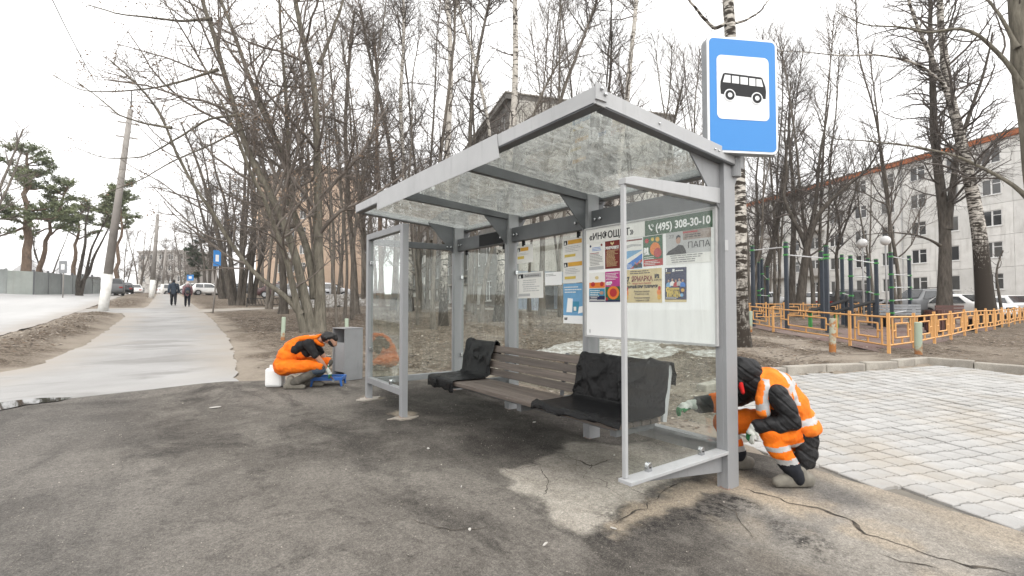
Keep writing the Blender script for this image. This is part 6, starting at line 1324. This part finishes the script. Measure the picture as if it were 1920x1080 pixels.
# ------------------------------------------------------------------ grey steel bin, paint tray, canister
(bx_, by_, bz2), _ = hit(655, 712)
lb = empty('litter_bin', (bx_, by_ + .1, g(bx_, by_)), .24, 'tall grey steel bin with an open slot, in front of the crouching worker', 'litter bin')
h_ = .80; w2, d2 = .18, .16
for nm, a, b in (('side_panel', (-d2, -w2, 0), (d2, -w2 + .012, h_)), ('side_panel', (-d2, w2 - .012, 0), (d2, w2, h_)), ('back_panel', (d2 - .012, -w2 + .0125, 0), (d2, w2 - .0125, h_)), ('top_panel', (-d2 - .004, -w2 - .004, h_ + .001), (d2 + .004, w2 + .004, h_ + .014)), ('front_door', (-d2 + .03, -w2 + .014, .12), (-d2 + .045, w2 - .014, .58)), ('base_plate', (-d2, -w2 + .0125, .02), (d2 - .0125, w2 - .0125, .04)), ('inner_tray', (-d2 + .05, -w2 + .014, .575), (d2 - .013, w2 - .014, .585))):
    BX(nm, a, b, ST if nm != 'inner_tray' else SD, lb, bevel=.003)
(tx0, ty0, tz0), _ = hit(616, 722)
tr = empty('paint_tray', (tx0, ty0, g(tx0, ty0)), rt + .12, 'blue plastic paint tray with grey paint at the worker\'s hands', 'paint tray')
MB().box((-.21, -.13, .095), (.21, .13, .101)).build('tray_floor', M['greypaint'], tr)
for nm, a, b in (('rim', (-.225, -.145, .085), (.225, -.131, .135)), ('rim', (-.225, .131, .085), (.225, .145, .135)), ('rim', (-.225, -.1305, .085), (-.2105, .1305, .135)), ('rim', (.2105, -.1305, .085), (.225, .1305, .135))): BX(nm, a, b, M['trayblue'], tr, bevel=.005)
for sx in (-1, 1):
    for sy in (-1, 1): MB().tube([(sx * .215, sy * .13, 0), (sx * .20, sy * .125, .084)], [.014, .02], 6).build('leg', M['trayblue'], tr)
(cx0, cy0, cz0), _ = hit(516, 725)
cn_ = empty('canister', (cx0, cy0, g(cx0, cy0)), rt + .1, 'white plastic canister behind the crouching worker', 'canister')
MB().prism([(-.12, -.09), (.12, -.09), (.12, .09), (-.12, .09)], 0, .27).build('body', M['canister'], cn_, bevel=.035); MB().tube([(-.05, 0, .271), (-.05, 0, .31)], .03, 12).build('cap', M['canister'], cn_); MB().tube([(0, 0, .265), (.02, 0, .315), (.08, 0, .315), (.10, 0, .265)], .013, 8).build('handle', M['canister'], cn_)

# ------------------------------------------------------------------ people
_b0 = bmesh.new(); bmesh.ops.create_icosphere(_b0, subdivisions=2, radius=1); _b0.verts.ensure_lookup_table()
ICO_V = np.array([v.co[:] for v in _b0.verts]); ICO_F = np.array([[v.index for v in f.verts] for f in _b0.faces]); _b0.free()
def blob(name, chains, m, parent, vox=.012, smooth=3, wr=0, wscale=9, regions=None, ws2=0):
    """one continuous skin grown round chains of (x, y, z, radius)"""
    balls = []
    def ball(p, r, sx=(1, 1, 1)): balls.append((*p, r * sx[0], r * sx[1], r * sx[2]))
    for ch in chains:
        pr = None
        for q in ch:
            p = Vector(q[:3]); r = q[3]; fl = q[4] if len(q) > 4 else (1, 1, 1)
            ball(p, r, fl)
            if pr is not None:
                a, ra, fa = pr; n = max(1, int((p - a).length / (min(r, ra) * .55)))
                for i in range(1, n): t_ = i / n; ball(a.lerp(p, t_), ra + (r - ra) * t_, tuple(fa[c] + (fl[c] - fa[c]) * t_ for c in range(3)))
            pr = (p, r, fl)
    B_ = np.array(balls); me = npmesh(name, (ICO_V[None] * B_[:, None, 3:] + B_[:, None, :3]).reshape(-1, 3), (ICO_F[None] + (np.arange(len(B_)) * len(ICO_V))[:, None, None]).reshape(-1, 3))
    tmp = bpy.data.objects.new('tmp', me); md = tmp.modifiers.new('r', 'REMESH'); md.mode = 'VOXEL'; md.voxel_size = vox; md.use_smooth_shade = True
    s2 = tmp.modifiers.new('s', 'SMOOTH'); s2.iterations = smooth; s2.factor = .5
    out = baked(tmp); bpy.data.meshes.remove(me)
    if wr:
        for v in out.vertices:
            c = v.co; a = mnoise.noise(Vector((c.x * wscale, c.y * wscale, c.z * wscale * .55)) + Vector((3, 7, 1))); b = 1 - abs(mnoise.noise(Vector((c.x * wscale * .8 + c.z * 4, c.y * wscale, c.z * wscale * 1.3)))) * 2
            v.co = c + v.normal * wr * (a * .5 + b * .7)
    out.name = name; o = link(name, out, m, parent)
    if regions:
        for p in out.polygons: p.material_index = regions(p.center)
    out.polygons.foreach_set('use_smooth', [True] * len(out.polygons)); return o
def fingers(base, dirv, up, spread, curl, L=.085, r=.0105):
    """four unequal bent fingers and a side thumb, as chains"""
    d = Vector(dirv).normalized(); u = Vector(up).normalized(); s = d.cross(u).normalized(); b = Vector(base); ch = [[(*(b - d * .055), .026), (*(b - d * .01), .034, (1, 1, 1))]]
    for i, (o, l) in enumerate(((-.030, .92), (-.010, 1.05), (.010, 1.0), (.030, .82))):
        p0 = b + s * o * spread; p1 = p0 + (d * math.cos(curl * .5) - u * math.sin(curl * .5)) * L * .45 * l; p2 = p1 + (d * math.cos(curl * 1.1) - u * math.sin(curl * 1.1)) * L * .32 * l; p3 = p2 + (d * math.cos(curl * 1.7) - u * math.sin(curl * 1.7)) * L * .25 * l
        ch.append([(*p0, r * 1.15), (*p1, r * 1.05), (*p2, r), (*p3, r * .85)])
    t0 = b - d * .04 - s * .026; t1 = t0 + (d * .6 - s * .55 - u * .35).normalized() * .045; t2 = t1 + (d * .9 - u * .5).normalized() * .032; ch.append([(*t0, r * 1.3), (*t1, r * 1.15), (*t2, r * .95)]); return ch

# worker at the bin: squatting in profile, looking down to the right
(wx, wy, wz), wd = hit(553, 727)
k1 = .82
w1 = empty('person', (wx, wy, g(wx, wy)), rt + .10, 'worker in orange overalls and black T-shirt crouching over a paint tray by the grey bin', 'person'); w1.scale = (k1,) * 3
blob('body', [[(-.16, -.02, .40, .13), (-.05, 0, .62, .13), (.14, 0, .78, .125), (.30, 0, .83, .10), (.43, .0, .84, .058), (.50, 0, .845, .055)],
              [(.50, 0, .85, .06), (.585, 0, .85, .098, (1.05, .82, 1.0)), (.64, 0, .80, .072, (1, .85, 1)), (.665, 0, .755, .048)], [(.675, 0, .815, .022), (.695, 0, .80, .017)], [(.57, -.086, .83, .022, (1, .5, 1.3)), (.56, -.086, .85, .018, (1, .5, 1))], [(.57, .086, .83, .022, (1, .5, 1.3)), (.56, .086, .85, .018, (1, .5, 1))],
              [(.27, -.17, .77, .07), (.42, -.20, .56, .052), (.50, -.16, .44, .044), (.56, -.10, .33, .034), (.58, -.08, .29, .03)], [(.27, .17, .77, .07), (.40, .19, .57, .052), (.47, .15, .46, .036), (.50, .14, .43, .03)],
              [(-.14, -.10, .38, .09), (.46, -.14, .40, .06), (.02, -.12, .12, .045)], [(-.14, .10, .38, .09), (.52, .16, .42, .06), (.22, .14, .12, .045)]], M['skinm'], w1, .013)
def r1(c): return 0
blob('overalls', [[(-.17, 0, .40, .195, (1, 1.05, 1)), (-.125, 0, .55, .185, (1, 1.0, 1)), (-.04, 0, .68, .165, (1, .98, 1)), (.08, 0, .785, .135, (1, .92, .85)), (.22, 0, .835, .105, (1, .98, .75))],
                  [(-.16, -.11, .37, .135), (.10, -.135, .385, .112), (.34, -.145, .40, .098), (.46, -.145, .385, .088)], [(-.16, .11, .38, .14), (.12, .15, .41, .115), (.50, .17, .42, .09)],
                  [(.10, 0, .60, .12), (.22, .0, .68, .10)], [(.14, -.10, .86, .045), (.26, -.115, .875, .035), (.36, -.09, .88, .035)], [(.14, .10, .86, .045), (.26, .115, .875, .035), (.36, .09, .88, .035)]], M['hiviz'], w1, .014, 3, .013, 9)
blob('shirt', [[(.02, 0, .68, .135, (1, 1.33, .9)), (.13, 0, .74, .14, (1, 1.36, .85)), (.27, 0, .785, .132, (.9, 1.32, .9)), (.36, 0, .81, .085)], [(.26, -.16, .775, .088), (.35, -.195, .66, .075), (.40, -.205, .585, .068)], [(.26, .16, .775, .088), (.33, .18, .66, .075), (.38, .18, .59, .068)], [(.18, 0, .64, .12), (.26, 0, .66, .10)]], M['blackcloth'], w1, .012, 3, .003, 11)
blob('collar', [[(.36, -.09, .83, .035), (.42, -.075, .77, .032), (.46, -.03, .74, .03), (.46, .03, .74, .03), (.42, .075, .77, .032), (.36, .09, .83, .035)], [(.35, -.085, .86, .03), (.40, -.06, .905, .03), (.40, .06, .905, .03), (.35, .085, .86, .03)]], M['hiviz'], w1, .012, 2, .004, 12)
blob('hair', [[(.50, 0, .875, .088, (.85, 1.0, 1.0)), (.55, 0, .905, .096, (1.1, .95, .8)), (.63, 0, .895, .078, (1, 1.0, .75)), (.685, 0, .845, .05, (.7, 1.25, 1.0))], [(.60, -.062, .885, .05, (1.2, .6, .8)), (.54, -.07, .87, .05)], [(.60, .062, .885, .05, (1.2, .6, .8)), (.54, .07, .87, .05)], [(.575, -.075, .845, .022, (1, .5, 1.6)), (.60, -.055, .775, .03, (1, .6, 1.2)), (.64, 0, .735, .034), (.60, .055, .775, .03, (1, .6, 1.2)), (.575, .075, .845, .022, (1, .5, 1.6))]], M['hair'], w1, .01, 2, .004, 25)
blob('trousers', [[(.47, -.145, .375, .078), (.30, -.14, .25, .082), (.10, -.13, .14, .08), (.02, -.125, .12, .07)], [(.52, .165, .42, .078), (.38, .15, .26, .082), (.26, .145, .14, .075)]], M['greycloth'], w1, .012, 3, .008, 10)
blob('knee_pad', [[(.40, -.16, .30, .085, (1.2, .9, .7)), (.50, -.155, .31, .062)]], M['navyjacket'], w1, .012, 2, .006)
for sy, dx in ((-.125, 0), (.145, .24)):
    blob('boot', [[(-.10 + dx, sy, .055, .058, (1, .85, .95)), (.02 + dx, sy, .06, .058, (1, .85, 1)), (.13 + dx, sy, .05, .052, (1, .95, .9)), (.18 + dx, sy, .042, .040, (1, 1, .9))], [(-.07 + dx, sy, .06, .06), (-.03 + dx, sy, .17, .066)], [(-.12 + dx, sy, .018, .018, (1, 2.6, 1)), (.19 + dx, sy, .018, .018, (1, 2.4, 1))]], M['boot'], w1, .012, 3, .005, 12)
gp = lambda cz: 1 if cz else 0
gl = blob('glove', [[(.555, -.10, .335, .04), (.585, -.085, .285, .04)]] + fingers((.61, -.075, .235), (.45, .05, -.9), (.7, -.5, .3), 1, .75), [M['glove'], M['glovegreen']], w1, .006, 2, .0, regions=lambda c: 1 if c.z < .235 else 0)
gl = blob('glove', [[(.47, .15, .46, .04), (.50, .14, .42, .04)]] + fingers((.52, .13, .38), (.5, -.2, -.85), (.7, .5, .3), 1, .7), [M['glove'], M['glovegreen']], w1, .006, 2, .0, regions=lambda c: 1 if c.z < .37 else 0)
pbm = MB(); pbm.tube([(0, 0, .0), (.10, 0, .12)], [.010, .013], 8)
pr = empty('paint_brush', (0, 0, 0), 0, 'paint brush held over the tray by the crouching worker', 'paint brush')
tw = Matrix.Translation((wx, wy, g(wx, wy))) @ Matrix.Rotation(rt + .10, 4, 'Z') @ Matrix.Scale(k1, 4); pw_ = tw @ Vector((.665, -.075, .145)); pr.location = pw_; pr.rotation_euler.z = rt + math.pi + .1
pbm.build('handle', M['slatbrown'], pr); MB().box((-.012, -.03, -.03), (.004, .03, .004)).build('bristles', M['greypaint'], pr)

# worker behind the right post: hooded, squatting, facing left and reaching past the post
(vx, vy, vz), vd = hit(1469, 902)
w2_ = empty('person', (vx, vy, g(vx, vy)), rt + math.pi + .06, 'hooded worker in black jacket and orange vest crouching behind the sign post', 'person')
w2_.scale = (.90, .90, .95)
# local axes: x the way he faces, y to his right (away from the viewer is negative here), z up
NY, FY = .16, -.20          # near (viewer) side and far side
blob('body', [[(-.13, 0, .42, .13), (-.02, 0, .60, .13), (.13, -.02, .74, .13), (.24, -.02, .82, .07), (.32, -.02, .86, .06)], [(.36, -.02, .90, .098, (1.05, .82, 1)), (.43, -.02, .84, .07), (.45, -.02, .80, .045)], [(.455, -.02, .87, .022), (.475, -.02, .85, .016)],
              [(.10, NY, .74, .07), (.02, NY + .08, .53, .052), (.30, NY - .02, .49, .036)], [(.14, FY, .74, .07), (.42, FY - .06, .60, .05), (.72, FY - .04, .585, .036)], [(-.10, .1, .42, .09), (.20, NY, .44, .07), (-.03, NY, .13, .05)], [(-.10, -.12, .42, .09), (.40, -.26, .42, .07), (.22, -.3, .13, .05)]], M['skinm'], w2_, .014)
blob('jacket', [[(-.16, 0, .40, .18, (1, 1.05, 1)), (-.08, 0, .56, .175, (1, 1.0, 1)), (.06, -.01, .70, .175, (1, 1.05, 1)), (.16, -.02, .77, .15, (1, 1.1, .9)), (.24, -.02, .82, .12)],
                [(.15, NY + .01, .735, .088), (.10, NY + .055, .64, .084), (.06, NY + .075, .535, .078), (.17, NY + .045, .505, .068), (.31, NY - .01, .485, .052)], [(.14, FY, .745, .105), (.28, FY - .05, .66, .10), (.42, FY - .06, .60, .085), (.64, FY - .045, .585, .068)],
                [(-.20, .06, .42, .12, (1, 1.1, 1)), (-.20, .06, .33, .09, (1.1, 1, 1))], [(-.22, -.08, .36, .13), (-.22, -.08, .26, .10)], [(-.25, .10, .41, .085), (-.08, .15, .42, .07)], [(-.26, .12, .33, .075, (1, .8, 1)), (-.09, .165, .33, .06, (1, .7, 1))], [(-.25, .13, .25, .065, (1, .7, 1)), (-.08, .17, .25, .055, (1, .7, 1))], [(-.235, .135, .175, .05, (1, .7, 1)), (-.09, .17, .18, .045, (1, .7, 1))]], M['puffer'], w2_, .014, 3, .016, 9)
blob('hood', [[(.20, -.02, .82, .11), (.29, -.02, .90, .115, (1, .95, 1)), (.36, -.02, .92, .108, (.9, .92, 1.05)), (.41, -.02, .86, .09, (.8, .92, 1.2))]], M['puffer'], w2_, .013, 3, .010, 12)
blob('cap', [[(.42, -.02, .90, .078, (1, .9, .7)), (.48, -.02, .885, .04, (1, 1.3, .4))], [(.405, NY - .12, .82, .024), (.385, NY - .11, .74, .018)]], M['redcloth'], w2_, .011, 2, .004)
def vest_r(c):
    if abs((c.x * .55 + c.z) - .80) < .028 and c.y > -.5 and c.z > .4: return 1
    if abs(c.x + .02 - (c.z - .72) * .25) < .030 and c.z > .66: return 1
    if c.y > .10 and c.z < .86 and abs(c.x - .262 + abs(c.z - .70) * .25) < .022: return 1
    if abs(c.z - .505 + c.x * .15) < .022 and c.x < .0: return 1
    return 0
blob('vest', [[(-.155, 0, .50, .20, (1.02, 1.08, .9)), (-.08, 0, .60, .205, (1, 1.06, 1)), (.04, -.01, .72, .20, (1, 1.08, .98)), (.13, -.02, .79, .165, (1, 1.1, .9)), (.20, -.02, .835, .125, (1, 1.0, .8))], [(.14, .09, .85, .055), (.235, .125, .79, .055), (.265, .135, .70, .055), (.25, .13, .60, .055)], [(-.16, .06, .47, .19, (1.1, 1.05, .55)), (-.22, .10, .46, .14, (1, 1, .5))]], [M['hiviz_vest'], M['reflect']], w2_, .012, 3, .010, 9, regions=vest_r)
def tr_r(c):
    a = c.x * .2 + c.z
    if abs(c.z - .325 - (c.x - .1) * -.10) < .020: return 1
    if abs(c.z - .215 - (c.x - .1) * -.10) < .024: return 1
    if c.z < .20: return 2
    return 0
blob('trousers', [[(-.12, .08, .40, .12), (.06, NY - .01, .43, .108), (.20, NY, .43, .092), (.17, NY, .34, .088), (.09, NY, .24, .084), (.02, NY, .15, .082), (-.02, NY, .10, .078), (-.035, NY, .075, .07)], [(-.10, -.12, .42, .125), (.20, -.22, .44, .11), (.40, -.27, .42, .095), (.34, -.28, .30, .09), (.26, -.3, .14, .08)], [(-.1, 0, .38, .16)]], [M['hiviz'], M['reflect'], M['darkjean']], w2_, .012, 3, .011, 9, regions=tr_r)
for sy, dx in ((NY, 0), (-.30, .27)):
    blob('boot', [[(-.12 + dx, sy, .055, .06, (1, .85, .95)), (.02 + dx, sy, .06, .06, (1, .85, 1)), (.11 + dx, sy, .052, .056, (1, .95, .9)), (.155 + dx, sy, .045, .045, (1, 1, .9))], [(-.06 + dx, sy, .06, .06), (-.03 + dx, sy, .13, .062)], [(-.13 + dx, sy, .018, .018, (1, 2.6, 1)), (.165 + dx, sy, .018, .018, (1, 2.4, 1))]], M['boot'], w2_, .012, 3, .004, 12)
blob('glove', [[(.27, NY, .50, .046), (.335, NY - .02, .475, .042)]] + fingers((.365, NY - .03, .425), (.35, -.05, -.95), (.8, .4, .3), 1, .5), [M['glove'], M['glovegreen']], w2_, .006, 2, regions=lambda c: 1 if c.z < .42 and c.x > .375 else 0)
blob('glove', [[(.62, FY - .045, .59, .052), (.74, FY - .04, .585, .044)]] + fingers((.81, FY - .035, .575), (.95, .1, -.15), (.2, 0, .95), 1, .9, .095, .012), [M['glove'], M['glovegreen']], w2_, .006, 2, regions=lambda c: 1 if c.z < .565 and c.x > .74 else 0)
blob('sleeve_cuff', [[(.40, FY - .06, .605, .094), (.50, FY - .05, .598, .088)]], M['hiviz'], w2_, .011, 2, .005)

for ch in list(w2_.children):
    if not ch.name.startswith('boot'):
        for v in ch.data.vertices:
            if v.co.x < .05: v.co.x = .05 + (v.co.x - .05) * .76
# couple walking away up the pavement
def walker(label, px, py, h, coat, legs, hat, stride, bag=None, hair='hair', wide=1.0):
    (x, y, z), dd = hit(px, py); r_ = empty('person', (x, y, g(x, y) + .002), math.radians(90), label, 'person'); s = h / 1.75; r_.scale = (s,) * 3
    f = stride
    blob('body', [[(0, 0, .93, .12), (0, 0, 1.15, .125), (0, 0, 1.38, .13), (.0, 0, 1.50, .06), (.01, 0, 1.56, .055)], [(.01, 0, 1.63, .098, (1.1, .85, 1.15)), (.03, 0, 1.58, .075)], [(.115, 0, 1.62, .018)], [(.0, .105, 1.62, .022)], [(.0, -.105, 1.62, .022)],
                  [(0, .09, .92, .085), (f * .5, .10, .50, .06), (f, .10, .10, .042), (f + .1, .10, .05, .035)], [(0, -.09, .92, .085), (-f * .35, -.10, .50, .06), (-f, -.10, .13, .042), (-f + .09, -.10, .05, .035)],
                  [(0, .20, 1.40, .06), (-f * .5, .25, 1.12, .048), (-f * .3, .26, .88, .036), (-f * .25, .26, .80, .035)], [(0, -.20, 1.40, .06), (f * .4, -.25, 1.12, .048), (f * .7, -.25, .88, .036), (f * .75, -.25, .80, .035)]], M['skinm'], r_, .018)
    blob('jacket', [[(0, 0, .88, .17, (.85, 1.15 * wide, 1)), (0, 0, 1.1, .165, (.85, 1.15 * wide, 1)), (0, 0, 1.36, .17, (.85, 1.2 * wide, 1)), (-.02, 0, 1.48, .11)], [(0, .21 * wide, 1.40, .09), (-f * .5, .27 * wide, 1.12, .075), (-f * .3, .27 * wide, .90, .06)], [(0, -.21 * wide, 1.40, .09), (f * .4, -.27 * wide, 1.12, .075), (f * .7, -.26 * wide, .90, .06)], [(-.08, 0, 1.44, .09, (1, 1.3, .8))]], M[coat], r_, .018, 3, .012, 8)
    blob('trousers', [[(0, .09, .88, .12), (f * .5, .10, .50, .088), (f, .10, .12, .07)], [(0, -.09, .88, .12), (-f * .35, -.10, .50, .088), (-f, -.10, .15, .07)]], M[legs], r_, .018, 3, .008, 9)
    for sx, sy in ((f, .1), (-f, -.1)): blob('shoe', [[(sx - .06, sy, .05, .048), (sx + .10, sy, .042, .042), (sx + .16, sy, .036, .034)]], M['rubber'], r_, .014)
    if hat: blob('hat', [[(0, 0, 1.66, .118, (1.05, .95, 1.0)), (0, 0, 1.70, .105)]], M[hat], r_, .016, 2)
    else: blob('hair', [[(-.015, 0, 1.665, .105, (1.0, .92, 1.0)), (-.04, 0, 1.61, .085, (.8, 1.05, 1))]], M[hair], r_, .014, 2)
    return r_, (x, y, g(x, y)), s
walker('man in a navy hooded jacket walking away along the pavement', 325, 573, 1.66, 'navyjacket', 'darkjean', None, .20, hair='greyhair' if 'greyhair' in M else 'hair')
r_, p_, s_ = walker('woman in a mauve jacket and pale knitted hat walking beside the man', 351, 575, 1.52, 'mauve', 'darkjean', 'knit', .13, wide=.95)
bp = empty('backpack', (p_[0], p_[1] - .20 * s_, p_[2] + 1.0 * s_), math.radians(90), 'dark backpack on the woman\'s back', 'backpack')
blob('pack', [[(-.03, 0, .03, .11, (.7, 1.25, 1)), (-.03, 0, .22, .11, (.7, 1.2, 1))]], M['navyjacket'], bp, .014, 2); blob('pocket', [[(-.10, 0, .02, .06, (.6, 1.5, 1)), (-.10, 0, .08, .06, (.6, 1.5, 1))]], M['greycloth'], bp, .012, 2)
for s in (1, -1): blob('strap', [[(.0, .09 * s, .33, .02), (.12, .10 * s, .36, .02), (.16, .11 * s, .25, .02)]], M['rubber'], bp, .01, 1)
# ------------------------------------------------------------------ leaf litter, twigs, grit and scraps
def scatter(name, n, region, size, mats, seed, flat_=.35, elong=1.6, keep=None, zoff=.006):
    rg = np.random.default_rng(seed); x0, x1, y0, y1 = region; X = rg.uniform(x0, x1, n * 3); Y = rg.uniform(y0, y1, n * 3)
    k = np.ones(len(X), bool)
    if keep is not None: k &= keep(X, Y)
    X = X[k][:n]; Y = Y[k][:n]; n = len(X); Z = ground_z(X, Y) + zoff
    a = rg.uniform(0, 6.283, n); s = size[0] + (size[1] - size[0]) * rg.random(n) ** 2; e = rg.uniform(1, elong, n); tl = (rg.random((n, 4)) - .35) * s[:, None] * flat_ * 2
    c, q = np.cos(a), np.sin(a); L = np.stack([np.c_[c, q], np.c_[-q, c]], 1) * s[:, None, None]; L[:, 0] *= e[:, None]
    P = np.stack([np.c_[X, Y] - L[:, 0], np.c_[X, Y] + L[:, 1] * .6, np.c_[X, Y] + L[:, 0], np.c_[X, Y] - L[:, 1] * .6], 1)
    V = np.concatenate([P, (Z[:, None] + np.maximum(tl, 0))[:, :, None]], 2).reshape(-1, 3)
    o = link(name, npmesh(name, V, np.arange(n * 4).reshape(-1, 4)), mats); o.data.polygons.foreach_set('material_index', rg.integers(0, len(mats), n).astype(np.int32)); return tag(o, kind='stuff')
lm = [surf('mid leaf', (.12, .085, .06), (.085, .06, .043), rough=.9), surf('brown leaf', (.17, .11, .07), (.10, .065, .04), rough=.9), surf('pale leaf', (.31, .245, .18), (.21, .165, .12), rough=.9), surf('dark leaf', (.05, .035, .028), rough=.9), surf('bleached leaf', (.46, .41, .35), rough=.9)]
def off_hard(m=.04):
    def f(x, y):
        k = np.ones(x.shape, bool)
        for p in (FORE, WALK, ROAD, PAVE): k &= ~inpoly(x, y, p)
        k &= dist_line(x, y, WALK + [WALK[0]]) > .1 + .9 * vn(x, y, 1.5, 66, 3)
        dx, dy = x - EYE[0], y - EYE[1]; d = dx * FWD[0] + dy * FWD[1]; l = dx * RGT[0] + dy * RGT[1]
        return k & (d > 1.5) & (np.abs(l) < d * 1.35)
    return f
pden = lambda a, b, sc, sd: (lambda x, y: off_hard()(x, y) & (vn(x, y, sc, sd, 4) > a))
scatter('fallen_leaves', 22000, (-3.5, 9, 1, 22), (.010, .034), lm, 1, keep=pden(.44, 1, 1.2, 5)); scatter('fallen_leaves', 9000, (2, 20, -2, 16), (.012, .042), lm, 2, keep=pden(.44, 1, .9, 6)); scatter('fallen_leaves', 6000, (-7.6, -4.3, 7.5, 45), (.012, .04), lm, 3, keep=off_hard()); scatter('fallen_leaves', 9000, (2, 30, 8, 40), (.025, .065), lm, 4, keep=pden(.40, 1, .6, 7))
def twigs(name, n, region, seed, keep):
    rg = np.random.default_rng(seed); tb = Tubes(); x0, x1, y0, y1 = region; X = rg.uniform(x0, x1, n * 3); Y = rg.uniform(y0, y1, n * 3); k = keep(X, Y); X = X[k][:n]; Y = Y[k][:n]; Z = ground_z(X, Y); rn = random.Random(seed)
    for x, y, z in zip(X, Y, Z):
        a = rn.uniform(0, 6.28); p, r = branch(rn, (x, y, z + .01), (math.cos(a), math.sin(a), .06), rn.uniform(.15, .8), rn.uniform(.003, .009), 4, -.01, .15); tb.add(p, r, 3)
    return tag(link(name, tb.mesh(name), M['twig']), kind='stuff')
twigs('fallen_twigs', 700, (-3, 10, 5, 22), 5, off_hard()); twigs('fallen_twigs', 350, (3, 20, 0, 12), 6, off_hard())
# dead stalks and shoots in the lawn
tb = Tubes(); rn = random.Random(9); kx = off_hard()
for _ in range(420):
    x, y = rn.uniform(.8, 12), rn.uniform(7, 32)
    if not kx(np.array([x]), np.array([y]))[0] or vn(np.array([x]), np.array([y]), .5, 88, 3)[0] < .52: continue
    p, r = branch(rn, (x, y, tz(x, y) - .02), (rn.gauss(0, .2), rn.gauss(0, .2), 1), rn.uniform(.5, 1.9), .006, 5, 0, .12); tb.add(p, r, 3)
    for q in range(3): p2, r2 = branch(rn, p[1 + q], (rn.gauss(0, .7), rn.gauss(0, .7), .8), rn.uniform(.2, .6), .004, 3, 0, .2); tb.add(p2, r2, 3)
tag(link('dry_stalks', tb.mesh('dry_stalks'), M['twig']), kind='stuff')
# grit and paper scraps on the asphalt
def on_fore(x, y): return inpoly(x, y, FORE)
rg = np.random.default_rng(4); X = rg.uniform(-5, .9, 1100); Y = rg.uniform(-2, 6, 1100); k = inpoly(X, Y, FORE); X, Y = X[k], Y[k]; mb = MB()
for x, y in zip(X, Y):
    s = R.uniform(.002, .005) * (1 if R.random() < .96 else 2.); z = g(x, y) + .002 + (float(vn(np.array([x]), np.array([y]), 1.1, 45, 4)[0]) - .5) * .018; a = R.random() * 6
    p = [(x + s * math.cos(a + q * 1.57) * R.uniform(.6, 1.2), y + s * math.sin(a + q * 1.57) * R.uniform(.6, 1.2)) for q in range(4)]
    mb.add([(u, v, z) for u, v in p] + [(x, y, z + s * .8)], [(0, 1, 4), (1, 2, 4), (2, 3, 4), (3, 0, 4)])
tag(mb.build('grit', surf('pale grit', (.42, .39, .34), (.26, .23, .2), scale=60, rough=.9)), kind='stuff')
M['scrap'] = surf('torn white paper', (.50, .48, .45), (.36, .34, .31), scale=30, rough=.9)
for px, py, L, w, a, lb in ((865, 916, .055, .008, .9, 'white cigarette stub lying on the asphalt before the bench'), (1150, 995, .05, .010, 1.9, 'white stub beside the dark crack at the lower centre'), (803, 842, .05, .025, 1.2, 'crumpled white scrap left of the bench shadow'), (1022, 1025, .06, .014, .4, 'torn white paper bits on the front asphalt'), (405, 765, .14, .09, .2, 'pale flattened paper patch on the asphalt left of the tray'), (1002, 793, .05, .025, .3, 'white litter scrap under the bench'), (1152, 856, .03, .02, .5, 'white pebble left of the near screen'), (881, 998, .03, .02, 1.0, 'white crumb of paper on the front asphalt')):
    (x, y, z), _ = hit(px, py); n = 9; q = [(L / 2 * math.cos(t_ * 6.283 / n) * R.uniform(.7, 1.1), max(w / 2, .004) * math.sin(t_ * 6.283 / n) * R.uniform(.7, 1.1)) for t_ in range(n)]
    o = MB().prism(q, .0, .006).build('paper_scrap', M['scrap']); o.location = (x, y, g(x, y) + .004); o.rotation_euler = (R.uniform(-.1, .1), R.uniform(-.1, .1), a); tag(o, lb, 'litter', 'scraps of litter on the asphalt')
# ------------------------------------------------------------------ thin air: far things pale a little
hz = MB().box((-60, -30, -3), (150, 190, 32)).build('haze', None); hz.data.materials.clear()
hm = bpy.data.materials.new('pale haze'); hm.use_nodes = True; hn = hm.node_tree.nodes; hn.remove(hn['Principled BSDF'])
pvn = hn.new('ShaderNodeVolumePrincipled'); pvn.inputs['Density'].default_value = .0005; pvn.inputs['Color'].default_value = (.97, .975, .98, 1)
hm.node_tree.links.new(pvn.outputs[0], hn['Material Output'].inputs['Volume']); hz.data.materials.append(hm); tag(hz, kind='stuff')
